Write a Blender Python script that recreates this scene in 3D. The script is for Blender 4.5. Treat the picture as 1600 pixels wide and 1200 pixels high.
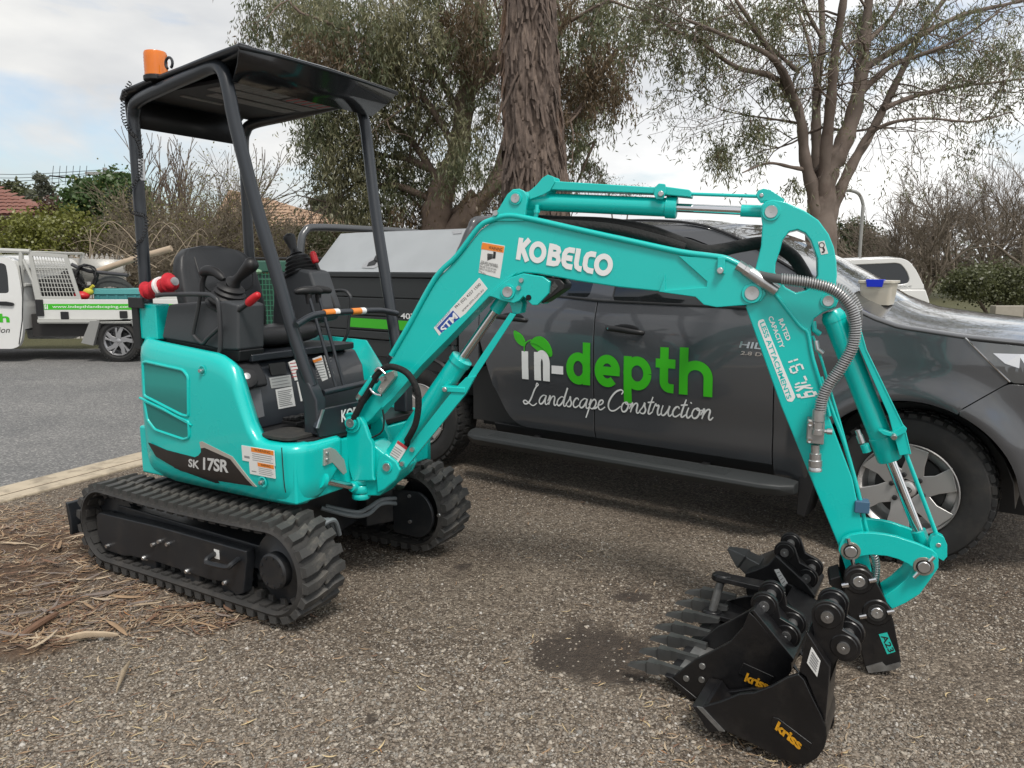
import bpy, math, random
import numpy as np
from mathutils import Vector, Matrix, noise as mnoise
from mathutils.geometry import tessellate_polygon

for o in list(bpy.data.objects): bpy.data.objects.remove(o, do_unlink=True)
scene = bpy.context.scene
COL = scene.collection
random.seed(7); RNG = np.random.default_rng(7)
rad = math.radians

# ------------------------------------------------------------ camera
CAM_H, FPX, HORIZON = 1.5, 1200.0, 415.0
PITCH = math.atan((600 - HORIZON) / FPX)
cam_data = bpy.data.cameras.new('camera'); cam = bpy.data.objects.new('camera', cam_data); COL.objects.link(cam)
cam.location = (0, 0, CAM_H); cam.rotation_euler = (math.pi / 2 - PITCH, 0, 0)
cam_data.sensor_width = 36; cam_data.lens = 36 * FPX / 1600; cam_data.clip_start = .05; cam_data.clip_end = 2000
scene.camera = cam

# ------------------------------------------------------------ sky
SUN_EL, SUN_AZ = 58, 160          # azimuth measured from +Y towards +X; a high sun behind thin cloud
world = bpy.data.worlds.new('World'); scene.world = world; world.use_nodes = True
def build_world():
    nt = world.node_tree; N = nt.nodes; L = nt.links; N.clear()
    out = N.new('ShaderNodeOutputWorld'); bg = N.new('ShaderNodeBackground'); bg.inputs['Strength'].default_value = .102
    sky = N.new('ShaderNodeTexSky'); sky.sky_type = 'NISHITA'; sky.sun_disc = False
    sky.sun_elevation = rad(SUN_EL); sky.sun_rotation = rad(SUN_AZ); sky.air_density = 1.1; sky.dust_density = 2.0
    tc = N.new('ShaderNodeTexCoord'); mp = N.new('ShaderNodeMapping'); mp.inputs['Scale'].default_value = (1.0, 1.0, 2.6)
    mp.inputs['Location'].default_value = (3.1, 1.7, .4)
    L.new(tc.outputs['Generated'], mp.inputs['Vector'])
    n1 = N.new('ShaderNodeTexNoise'); n1.inputs['Scale'].default_value = 2.3; n1.inputs['Detail'].default_value = 7; n1.inputs['Roughness'].default_value = .55; n1.inputs['Distortion'].default_value = .3
    L.new(mp.outputs['Vector'], n1.inputs['Vector'])
    cov = N.new('ShaderNodeValToRGB'); cov.color_ramp.elements[0].position = .34; cov.color_ramp.elements[1].position = .47
    L.new(n1.outputs['Fac'], cov.inputs['Fac'])
    n2 = N.new('ShaderNodeTexNoise'); n2.inputs['Scale'].default_value = 3.7; n2.inputs['Detail'].default_value = 6
    L.new(mp.outputs['Vector'], n2.inputs['Vector'])
    shade = N.new('ShaderNodeValToRGB')
    e = shade.color_ramp.elements; e[0].position = .30; e[0].color = (4.0, 4.15, 4.4, 1); e[1].position = .72; e[1].color = (6.9, 6.85, 6.65, 1)
    L.new(n2.outputs['Fac'], shade.inputs['Fac'])
    # cloud is brighter towards the side of the sky the hidden sun lights
    sx = N.new('ShaderNodeSeparateXYZ'); L.new(tc.outputs['Generated'], sx.inputs[0])
    mr = N.new('ShaderNodeMapRange'); mr.inputs['From Min'].default_value = -.7; mr.inputs['From Max'].default_value = .6
    mr.inputs['To Min'].default_value = .74; mr.inputs['To Max'].default_value = 1.14; L.new(sx.outputs['X'], mr.inputs['Value'])
    mul = N.new('ShaderNodeVectorMath'); mul.operation = 'SCALE'; L.new(shade.outputs['Color'], mul.inputs[0]); L.new(mr.outputs['Result'], mul.inputs['Scale'])
    mix = N.new('ShaderNodeMix'); mix.data_type = 'RGBA'
    L.new(cov.outputs['Color'], mix.inputs['Factor']); 
    sc = N.new('ShaderNodeVectorMath'); sc.operation = 'SCALE'; sc.inputs['Scale'].default_value = 1.0
    L.new(sky.outputs['Color'], sc.inputs[0]); L.new(sc.outputs['Vector'], mix.inputs['A']); L.new(mul.outputs['Vector'], mix.inputs['B'])
    L.new(mix.outputs['Result'], bg.inputs['Color']); L.new(bg.outputs['Background'], out.inputs['Surface'])
build_world()

# ------------------------------------------------------------ sun, exposure
sd = bpy.data.lights.new('sun', 'SUN'); sd.energy = 1.5; sd.angle = rad(14); sd.color = (1.0, .95, .88)
sun = bpy.data.objects.new('sun', sd); COL.objects.link(sun)
_a = rad(SUN_AZ); _e = rad(SUN_EL)
_dir = Vector((math.sin(_a) * math.cos(_e), math.cos(_a) * math.cos(_e), math.sin(_e)))
sun.rotation_euler = _dir.to_track_quat('Z', 'Y').to_euler(); sun.location = _dir * 30
vs = scene.view_settings; vs.view_transform = 'Standard'; vs.look = 'None'; vs.exposure = 0.78; vs.gamma = 1.0; vs.use_curve_mapping = False
scene.cycles.max_bounces = 8; scene.cycles.diffuse_bounces = 3; scene.cycles.glossy_bounces = 4; scene.cycles.transmission_bounces = 6
scene.cycles.use_denoising = True

# ------------------------------------------------------------ picture geometry: a pixel of the photograph and a real plane give a point
_F = np.array([0, math.cos(PITCH), -math.sin(PITCH)]); _U = np.array([0, math.sin(PITCH), math.cos(PITCH)]); _R = np.array([1., 0, 0]); _C = np.array([0, 0, CAM_H])
def ray(px, py): return _F + _R * ((px - 800) / FPX) + _U * ((600 - py) / FPX)
def at_plane(px, py, P, n):
    d = ray(px, py); return _C + d * (np.dot(np.asarray(P, float) - _C, n) / np.dot(d, n))
def at_z(px, py, z=0.): return at_plane(px, py, (0, 0, z), np.array([0, 0, 1.]))
def at_y(px, py, Y): return at_plane(px, py, (0, Y, 0), np.array([0, 1., 0]))
class Frame:
    """upright frame: origin o on the ground, x along (ux,uy), y to its left, z up"""
    def __init__(s, o, ux, uy):
        n = math.hypot(ux, uy); s.X = np.array([ux / n, uy / n, 0]); s.Y = np.array([-uy / n, ux / n, 0]); s.o = np.array([o[0], o[1], o[2] if len(o) > 2 else 0.])
        s.M = Matrix(((s.X[0], s.Y[0], 0, s.o[0]), (s.X[1], s.Y[1], 0, s.o[1]), (0, 0, 1, s.o[2]), (0, 0, 0, 1)))
    def py(s, px, py, y=0.):        # point on the plane local y
        p = at_plane(px, py, s.o + s.Y * y, s.Y) - s.o; return (float(p @ s.X), float(p[2]))
    def px(s, px, py, x=0.):
        p = at_plane(px, py, s.o + s.X * x, s.X) - s.o; return (float(p @ s.Y), float(p[2]))
    def pz(s, px, py, z=0.):
        p = at_z(px, py, z + s.o[2]) - s.o; return (float(p @ s.X), float(p @ s.Y))

# ------------------------------------------------------------ mesh helpers
def catmull(pts, n=6, closed=False):
    P = [Vector(p) for p in pts]; out = []
    m = len(P); rng = range(m if closed else m - 1)
    for i in rng:
        if closed: a, b, c, d = P[(i - 1) % m], P[i], P[(i + 1) % m], P[(i + 2) % m]
        else: a, b, c, d = P[max(i - 1, 0)], P[i], P[i + 1], P[min(i + 2, m - 1)]
        for k in range(n):
            t = k / n
            out.append(.5 * ((2 * b) + (c - a) * t + (2 * a - 5 * b + 4 * c - d) * t * t + (3 * b - a - 3 * c + d) * t ** 3))
    if not closed: out.append(P[-1].copy())
    return out
def round_poly(pts, r, n=4):
    """2d polygon with its corners rounded; r scalar or list"""
    P = [Vector(p[:2]) for p in pts]; m = len(P); out = []
    for i in range(m):
        a, b, c = P[i - 1], P[i], P[(i + 1) % m]; ri = r[i] if isinstance(r, (list, tuple)) else r
        u = (a - b); v = (c - b)
        k = min(ri, u.length * .45, v.length * .45)
        if k < 1e-5: out.append((b.x, b.y)); continue
        p0 = b + u.normalized() * k; p1 = b + v.normalized() * k
        for j in range(n + 1):
            t = j / n; q = p0 * (1 - t) ** 2 + b * 2 * t * (1 - t) + p1 * t * t; out.append((q.x, q.y))
    return out
def arc(cx, cy, r, a0, a1, n=12):
    return [(cx + r * math.cos(rad(a0 + (a1 - a0) * i / n)), cy + r * math.sin(rad(a0 + (a1 - a0) * i / n))) for i in range(n + 1)]
def hull2(pts):
    P = sorted(set((round(p[0], 6), round(p[1], 6)) for p in pts))
    def half(Q):
        h = []
        for p in Q:
            while len(h) > 1 and (h[-1][0] - h[-2][0]) * (p[1] - h[-2][1]) - (h[-1][1] - h[-2][1]) * (p[0] - h[-2][0]) <= 0: h.pop()
            h.append(p)
        return h[:-1]
    return half(P) + half(P[::-1])
def capsule(p0, r0, p1, r1, n=14): return hull2(arc(p0[0], p0[1], r0, 0, 360, n * 2) + arc(p1[0], p1[1], r1, 0, 360, n * 2))

class MB:
    def __init__(s, M=None): s.v = []; s.f = []; s.m = []; s.M = M
    def add(s, V, F, m=0):
        b = len(s.v)
        if s.M is not None: V = [tuple(s.M @ Vector(p)) for p in V]
        s.v.extend(tuple(p) for p in V); s.f.extend(tuple(i + b for i in f) for f in F); s.m.extend([m] * len(F)); return s
    def box(s, x0, x1, y0, y1, z0, z1, m=0):
        V = [(x, y, z) for x in (x0, x1) for y in (y0, y1) for z in (z0, z1)]
        return s.add(V, [(0, 1, 3, 2), (4, 6, 7, 5), (0, 4, 5, 1), (2, 3, 7, 6), (0, 2, 6, 4), (1, 5, 7, 3)], m)
    def prism(s, loops, t0, t1, ax='xz', m=0, warp=None):
        if not isinstance(loops[0][0], (tuple, list)): loops = [loops]
        idx = {'xz': lambda a, b, t: (a, t, b), 'xy': lambda a, b, t: (a, b, t), 'yz': lambda a, b, t: (t, a, b)}[ax]
        flat = [p for l in loops for p in l]; n = len(flat)
        tri = tessellate_polygon([[Vector((p[0], p[1], 0)) for p in l] for l in loops])
        V = [idx(p[0], p[1], t0) for p in flat] + [idx(p[0], p[1], t1) for p in flat]
        F = []
        for t in tri: F.append(tuple(t)); F.append(tuple(i + n for i in reversed(t)))
        b = 0
        for l in loops:
            k = len(l)
            for i in range(k): F.append((b + i, b + (i + 1) % k, n + b + (i + 1) % k, n + b + i))
            b += k
        if warp: V = [warp(*p) for p in V]
        return s.add(V, F, m)
    def tube(s, path, r, seg=10, caps=True, closed=False, m=0, flat=None):
        P = [Vector(p) for p in path]; n = len(P)
        T = []
        for i in range(n):
            a = P[i - 1] if (i > 0 or closed) else P[0]; b = P[(i + 1) % n] if (i < n - 1 or closed) else P[-1]
            t = (b - a); T.append(t.normalized() if t.length > 1e-9 else Vector((0, 0, 1)))
        up = Vector((0, 0, 1)) if abs(T[0].z) < .9 else Vector((1, 0, 0))
        nrm = (up - T[0] * up.dot(T[0])).normalized(); V = []
        for i in range(n):
            nrm = (nrm - T[i] * nrm.dot(T[i])); nrm = nrm.normalized() if nrm.length > 1e-6 else T[i].orthogonal().normalized()
            bi = T[i].cross(nrm); ri = r[i] if isinstance(r, (list, tuple)) else r
            for k in range(seg):
                a = 2 * math.pi * k / seg; c, d = math.cos(a), math.sin(a)
                if flat: d *= flat
                V.append(P[i] + (nrm * c + bi * d) * ri)
        F = []
        for i in range(n if closed else n - 1):
            for k in range(seg):
                j = (i + 1) % n; F.append((i * seg + k, i * seg + (k + 1) % seg, j * seg + (k + 1) % seg, j * seg + k))
        if caps and not closed: F.append(tuple(range(seg))[::-1]); F.append(tuple((n - 1) * seg + k for k in range(seg)))
        return s.add(V, F, m)
    def cyl(s, p0, p1, r0, r1=None, seg=24, m=0, caps=True):
        return s.tube([p0, p1], [r0, r0 if r1 is None else r1], seg=seg, m=m, caps=caps)
    def lathe(s, prof, o=(0, 0, 0), d=(0, 0, 1), seg=32, m=0, cap=True):
        """profile of (radius, distance along d)"""
        d = Vector(d).normalized(); a = d.orthogonal().normalized(); b = d.cross(a); o = Vector(o); V = []; F = []
        for (r, h) in prof:
            for k in range(seg):
                t = 2 * math.pi * k / seg; V.append(o + d * h + (a * math.cos(t) + b * math.sin(t)) * r)
        for i in range(len(prof) - 1):
            for k in range(seg): F.append((i * seg + k, i * seg + (k + 1) % seg, (i + 1) * seg + (k + 1) % seg, (i + 1) * seg + k))
        if cap and prof[0][0] > 1e-6: F.append(tuple(range(seg))[::-1])
        if cap and prof[-1][0] > 1e-6: F.append(tuple((len(prof) - 1) * seg + k for k in range(seg)))
        return s.add(V, F, m)
    def ell(s, c, r, seg=16, rings=10, m=0, R=None):
        V = []; F = []; c = Vector(c)
        for i in range(rings + 1):
            a = math.pi * i / rings
            for k in range(seg):
                b = 2 * math.pi * k / seg; p = Vector((r[0] * math.sin(a) * math.cos(b), r[1] * math.sin(a) * math.sin(b), r[2] * math.cos(a)))
                if R is not None: p = R @ p
                V.append(c + p)
        for i in range(rings):
            for k in range(seg): F.append((i * seg + k, (i + 1) * seg + k, (i + 1) * seg + (k + 1) % seg, i * seg + (k + 1) % seg))
        return s.add(V, F, m)
    def grid(s, rows, m=0, closeu=False):
        """rows: list of equal-length lists of points"""
        n = len(rows[0]); V = [p for r in rows for p in r]; F = []
        for i in range(len(rows) - 1):
            for k in range(n if closeu else n - 1): F.append((i * n + k, i * n + (k + 1) % n, (i + 1) * n + (k + 1) % n, (i + 1) * n + k))
        return s.add(V, F, m)
    def mesh(s, name, mats, angle=38, fix=True, dis=False):
        me = bpy.data.meshes.new(name); me.from_pydata(s.v, [], s.f)
        for mt in (mats if isinstance(mats, (list, tuple)) else [mats]): me.materials.append(mt)
        if max(s.m, default=0): me.polygons.foreach_set('material_index', s.m)
        if fix:
            import bmesh
            bm = bmesh.new(); bm.from_mesh(me); bmesh.ops.remove_doubles(bm, verts=bm.verts, dist=1e-6); bmesh.ops.recalc_face_normals(bm, faces=bm.faces)
            if dis: bmesh.ops.dissolve_limit(bm, angle_limit=.004, use_dissolve_boundaries=False, verts=[], edges=bm.edges[:])
            bm.to_mesh(me); bm.free()
        if angle:
            me.polygons.foreach_set('use_smooth', [True] * len(me.polygons)); me.set_sharp_from_angle(angle=rad(angle))
        me.update(); return me
    def build(s, name, mats, parent=None, angle=38, bevel=0, seg=2, solid=0, sub=0, fix=True, loc=None):
        o = bpy.data.objects.new(name, s.mesh(name, mats, angle, fix, bool(bevel))); COL.objects.link(o)
        if parent is not None: o.parent = parent
        if solid: md = o.modifiers.new('solid', 'SOLIDIFY'); md.thickness = abs(solid); md.offset = -1 if solid > 0 else 1
        if sub: md = o.modifiers.new('sub', 'SUBSURF'); md.levels = sub; md.render_levels = sub
        if bevel:
            md = o.modifiers.new('bevel', 'BEVEL'); md.width = bevel; md.segments = seg; md.limit_method = 'ANGLE'; md.angle_limit = rad(40); md.harden_normals = True
        if loc is not None: o.location = loc
        return o
def np_mesh(name, V, F, mat, mi=None, smooth=False, parent=None):
    """fast mesh from arrays; F (n,3) or (n,4)"""
    me = bpy.data.meshes.new(name); V = np.asarray(V, np.float32); F = np.asarray(F, np.int32); k = F.shape[1]
    me.vertices.add(len(V)); me.vertices.foreach_set('co', V.ravel()); me.loops.add(F.size); me.loops.foreach_set('vertex_index', F.ravel())
    me.polygons.add(len(F)); me.polygons.foreach_set('loop_start', np.arange(0, F.size, k, dtype=np.int32)); me.polygons.foreach_set('loop_total', np.full(len(F), k, np.int32))
    for m_ in (mat if isinstance(mat, (list, tuple)) else [mat]): me.materials.append(m_)
    if mi is not None: me.polygons.foreach_set('material_index', np.asarray(mi, np.int32))
    if smooth: me.polygons.foreach_set('use_smooth', np.ones(len(F), bool))
    me.update(calc_edges=True); me.validate()
    o = bpy.data.objects.new(name, me); COL.objects.link(o)
    if parent is not None: o.parent = parent
    return o
def tag(o, label=None, cat=None, group=None, kind=None):
    if label: o['label'] = label
    if cat: o['category'] = cat
    if group: o['group'] = group
    if kind: o['kind'] = kind
    return o
def empty(name, M=None):
    o = bpy.data.objects.new(name, None); COL.objects.link(o); o.empty_display_size = .1
    if M is not None: o.matrix_world = M
    return o
def piece(name, me, parent, M):
    o = bpy.data.objects.new(name, me); COL.objects.link(o); o.parent = parent; o.matrix_local = M; return o

# ------------------------------------------------------------ materials
_mats = {}
def mat(name, col, rough=.5, metal=0., spec=.5, coat=0., var=0., vscale=8., bump=0., bscale=60., trans=0., alpha=1., rvar=0., sheen=0., grime=None, gscale=3.):
    if name in _mats: return _mats[name]
    m = bpy.data.materials.new(name); m.use_nodes = True; nt = m.node_tree; N = nt.nodes; L = nt.links
    b = N['Principled BSDF']; b.inputs['Base Color'].default_value = (*col, 1); b.inputs['Roughness'].default_value = rough; b.inputs['Metallic'].default_value = metal
    b.inputs['Specular IOR Level'].default_value = spec; b.inputs['Coat Weight'].default_value = coat; b.inputs['Coat Roughness'].default_value = .04
    b.inputs['Transmission Weight'].default_value = trans
    tc = N.new('ShaderNodeTexCoord')
    if var or rvar or grime:
        nz = N.new('ShaderNodeTexNoise'); nz.inputs['Scale'].default_value = vscale; nz.inputs['Detail'].default_value = 5; L.new(tc.outputs['Object'], nz.inputs['Vector'])
        if var:
            mx = N.new('ShaderNodeMix'); mx.data_type = 'RGBA'; mx.inputs['A'].default_value = (*[c * (1 - var) for c in col], 1); mx.inputs['B'].default_value = (*[min(1, c * (1 + var)) for c in col], 1)
            L.new(nz.outputs['Fac'], mx.inputs['Factor']); last = mx.outputs['Result']
            if grime:
                g = N.new('ShaderNodeTexNoise'); g.inputs['Scale'].default_value = gscale; g.inputs['Detail'].default_value = 8; g.inputs['Roughness'].default_value = .7; L.new(tc.outputs['Object'], g.inputs['Vector'])
                rp = N.new('ShaderNodeMapRange'); rp.inputs['From Min'].default_value = .5; rp.inputs['From Max'].default_value = .72; rp.inputs['To Max'].default_value = grime[3]; L.new(g.outputs['Fac'], rp.inputs['Value'])
                m2 = N.new('ShaderNodeMix'); m2.data_type = 'RGBA'; m2.inputs['B'].default_value = (*grime[:3], 1); L.new(rp.outputs['Result'], m2.inputs['Factor']); L.new(last, m2.inputs['A']); last = m2.outputs['Result']
            L.new(last, b.inputs['Base Color'])
        if rvar:
            r2 = N.new('ShaderNodeMapRange'); r2.inputs['To Min'].default_value = max(0, rough - rvar); r2.inputs['To Max'].default_value = min(1, rough + rvar); L.new(nz.outputs['Fac'], r2.inputs['Value']); L.new(r2.outputs['Result'], b.inputs['Roughness'])
    if bump:
        nb = N.new('ShaderNodeTexNoise'); nb.inputs['Scale'].default_value = bscale; nb.inputs['Detail'].default_value = 4; L.new(tc.outputs['Object'], nb.inputs['Vector'])
        bp = N.new('ShaderNodeBump'); bp.inputs['Strength'].default_value = bump; bp.inputs['Distance'].default_value = .01; L.new(nb.outputs['Fac'], bp.inputs['Height']); L.new(bp.outputs['Normal'], b.inputs['Normal'])
    _mats[name] = m; return m
TEAL = mat('teal_paint', (.003, .53, .485), .28, coat=.35, var=.06, vscale=3, rvar=.05, bump=.02, bscale=25)
DTEAL = mat('teal_mesh', (.02, .20, .18), .6)
CHAR = mat('charcoal_paint', (.020, .024, .030), .34, coat=.15, var=.1, vscale=5, rvar=.06)
BLACKP = mat('black_paint', (.012, .012, .013), .42, var=.3, vscale=9, rvar=.14, bump=.05, bscale=60)
STEELK = mat('black_bucket_steel', (.007, .007, .008), .33, var=.35, vscale=7, rvar=.12, bump=.05, bscale=45, grime=(.035, .031, .028, .5), gscale=9)
WORN = mat('worn_steel', (.24, .24, .235), .45, metal=.7, var=.5, vscale=30, rvar=.2)
CHROME = mat('chrome', (.72, .72, .74), .12, metal=1)
STEEL = mat('bright_steel', (.55, .55, .55), .3, metal=.9, var=.15, vscale=40)
RUBBER = mat('track_rubber', (.050, .049, .047), .68, var=.45, vscale=9, bump=.3, bscale=40, grime=(.20, .18, .15, .8), gscale=6)
BLACKPL = mat('black_plastic', (.012, .012, .013), .5, rvar=.1, bump=.05, bscale=150)
GREYPL = mat('grey_plastic', (.050, .054, .059), .55, var=.06, bump=.06, bscale=200)
VINYL = mat('black_vinyl', (.016, .016, .017), .42, rvar=.1, bump=.12, bscale=180)
RED = mat('red_plastic', (.55, .012, .02), .4)
WHITE = mat('white_vinyl', (.80, .80, .79), .4)
OFFWHITE = mat('label_white', (.72, .72, .70), .45)
ORANGE = mat('label_orange', (.80, .24, .03), .45)
INK = mat('ink_black', (.02, .02, .02), .5)
INKGREY = mat('ink_grey', (.25, .25, .25), .5)
BLUE = mat('blue_vinyl', (.02, .07, .32), .4)
HOSE = mat('hose_sleeve', (.009, .009, .009), .8, bump=.6, bscale=70)
SILVERH = mat('silver_coil', (.42, .42, .42), .35, metal=.6)
SEALR = mat('label_red', (.5, .05, .06), .45)

# ------------------------------------------------------------ lettering
_txt = {}
def text_mesh(s, bold=0., shear=0., space=1., ext=.0):
    key = (s, bold, shear, space, ext)
    if key not in _txt:
        cu = bpy.data.curves.new('t', 'FONT'); cu.body = s; cu.offset = bold; cu.shear = shear; cu.space_character = space; cu.extrude = ext; cu.resolution_u = 4
        ob = bpy.data.objects.new('t', cu); COL.objects.link(ob); bpy.context.view_layer.update()
        me = bpy.data.meshes.new_from_object(ob.evaluated_get(bpy.context.evaluated_depsgraph_get()))
        V = [tuple(v.co) for v in me.vertices]; F = [tuple(p.vertices) for p in me.polygons]
        bpy.data.objects.remove(ob); bpy.data.curves.remove(cu); bpy.data.meshes.remove(me)
        x0 = min(v[0] for v in V); x1 = max(v[0] for v in V); y0 = min(v[1] for v in V); y1 = max(v[1] for v in V)
        _txt[key] = ([((v[0] - x0) / (x1 - x0), (v[1] - y0) / (y1 - y0), v[2]) for v in V], F, (x1 - x0) / (y1 - y0))
    return _txt[key]
def put_text(mb, s, fn, m=0, **k):
    """fn(u,v) places the unit rectangle of the writing"""
    V, F, asp = text_mesh(s, **k); mb.add([fn(v[0], v[1]) for v in V], F, m); return asp
def ribbon(pts, w, closed=False, taper=None):
    """2d stroke -> quads (points, faces)"""
    P = [Vector(p[:2]) for p in pts]; n = len(P); V = []; F = []
    for i in range(n):
        a = P[(i - 1) % n] if (closed or i) else P[0]; b = P[(i + 1) % n] if (closed or i < n - 1) else P[-1]
        t = (b - a).normalized(); q = Vector((-t.y, t.x)); wi = (w if taper is None else w * taper(i / (n - 1))) / 2
        V += [P[i] + q * wi, P[i] - q * wi]
    for i in range(n if closed else n - 1):
        j = (i + 1) % n; F.append((2 * i, 2 * i + 1, 2 * j + 1, 2 * j))
    return V, F
# ============================================================ GROUND, ROAD, KERB
K0, K1 = at_z(0, 786, 0.)[:2], at_z(228, 725, 0.)[:2]
KD = (K1 - K0) / np.linalg.norm(K1 - K0); KN = np.array([-KD[1], KD[0]])        # KN points to the road side (left)
def kerb_side(x, y): return (x - K0[0]) * KN[0] + (y - K0[1]) * KN[1]              # >0 on the road
DIRT = [(at_z(915, 1012)[:2], .25, .26), (at_z(965, 1045)[:2], .12, .10), (at_z(870, 1030)[:2], .10, .09), (at_z(985, 930)[:2], .10, .05), (at_z(580, 1118)[:2], .025, .04), (at_z(725, 880)[:2], .04, .05)]
SOIL = [(at_z(20, 910)[:2], .30, .22), (at_z(60, 850)[:2], .4, .2), (at_z(40, 1010)[:2], .16, .10)]
LIT = [(at_z(60, 870)[:2], .75, .55), (at_z(170, 930)[:2], .45, .3), (at_z(40, 970)[:2], .5, .3), (at_z(230, 905)[:2], .3, .2), (at_z(10, 820)[:2], .6, .4), (at_z(300, 960)[:2], .35, .15)]
def fbm(x, y, s, seed=0.):
    """cheap value noise, vectorised"""
    out = np.zeros_like(x); amp = 1.; tot = 0.
    for o in range(4):
        X = x * s * 2 ** o + seed * 13.7 + o * 5.3; Y = y * s * 2 ** o - seed * 7.1 + o * 3.1
        xi = np.floor(X); yi = np.floor(Y); fx_ = X - xi; fy = Y - yi; fx_ = fx_ * fx_ * (3 - 2 * fx_); fy = fy * fy * (3 - 2 * fy)
        def h(a, b): q = np.sin(a * 127.1 + b * 311.7) * 43758.5453; return q - np.floor(q)
        v = (h(xi, yi) * (1 - fx_) + h(xi + 1, yi) * fx_) * (1 - fy) + (h(xi, yi + 1) * (1 - fx_) + h(xi + 1, yi + 1) * fx_) * fy
        out += v * amp; tot += amp; amp *= .5
    return out / tot
def zone(lst, x, y, seed, rough=.5):
    m = np.zeros_like(x); n = (fbm(x, y, 9., seed) - .5) + (fbm(x, y, 40., seed + 1) - .5) * .5
    for (c, rx, ry) in lst:
        d = np.sqrt(((x - c[0]) / rx) ** 2 + ((y - c[1]) / ry) ** 2); m = np.maximum(m, np.clip((1.1 - d + n * rough * 2.2) / .35, 0, 1))
    return m
def ground_z(x, y):
    near = np.clip((8 - y) / 3, 0, 1) * np.clip((6 - np.abs(x)) / 2, 0, 1)
    z = ((fbm(x, y, 3., 1) - .5) * .030 + (fbm(x, y, 14., 2) - .5) * .012) * near - .012 * near
    z += zone(SOIL, x, y, 5) * .035 + zone(LIT, x, y, 6) * .012
    z -= zone(DIRT[:3], x, y, 4, .3) * .010
    ks = kerb_side(x, y); z = np.where(ks > -.25, z * np.clip(-ks / .25, 0, 1) - .004, z)
    # keep level under what stands on it
    for (cx, cy, r) in ((-1.21, 3.84, 1.35), (1.4, 2.68, .2), (.75, 2.6, .75)): z = z - np.clip(z, 0, 1) * np.clip(1.3 - np.hypot(x - cx, y - cy) / r, 0, 1)
    return z
def axis(segs):
    out = []
    for a, b_, s in segs: out += list(np.arange(a, b_, s))
    return np.array(out + [segs[-1][1]])
gx = axis([(-160, -20, 10), (-20, -4, 1.), (-4, 3.2, .022), (3.2, 20, 1.), (20, 160, 10)]); gy = axis([(-12, 1.4, .8), (1.4, 4.4, .022), (4.4, 8, .06), (8, 30, 1.), (30, 240, 10)])
GX, GY = np.meshgrid(gx, gy); GZ = ground_z(GX, GY); V = np.stack([GX, GY, GZ], -1).reshape(-1, 3); nx_, ny_ = len(gx), len(gy)
I = np.arange(nx_ * ny_).reshape(ny_, nx_); F = np.stack([I[:-1, :-1], I[:-1, 1:], I[1:, 1:], I[1:, :-1]], -1).reshape(-1, 4)
GM = mat('gravel_ground', (.12, .105, .09), .92)
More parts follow.
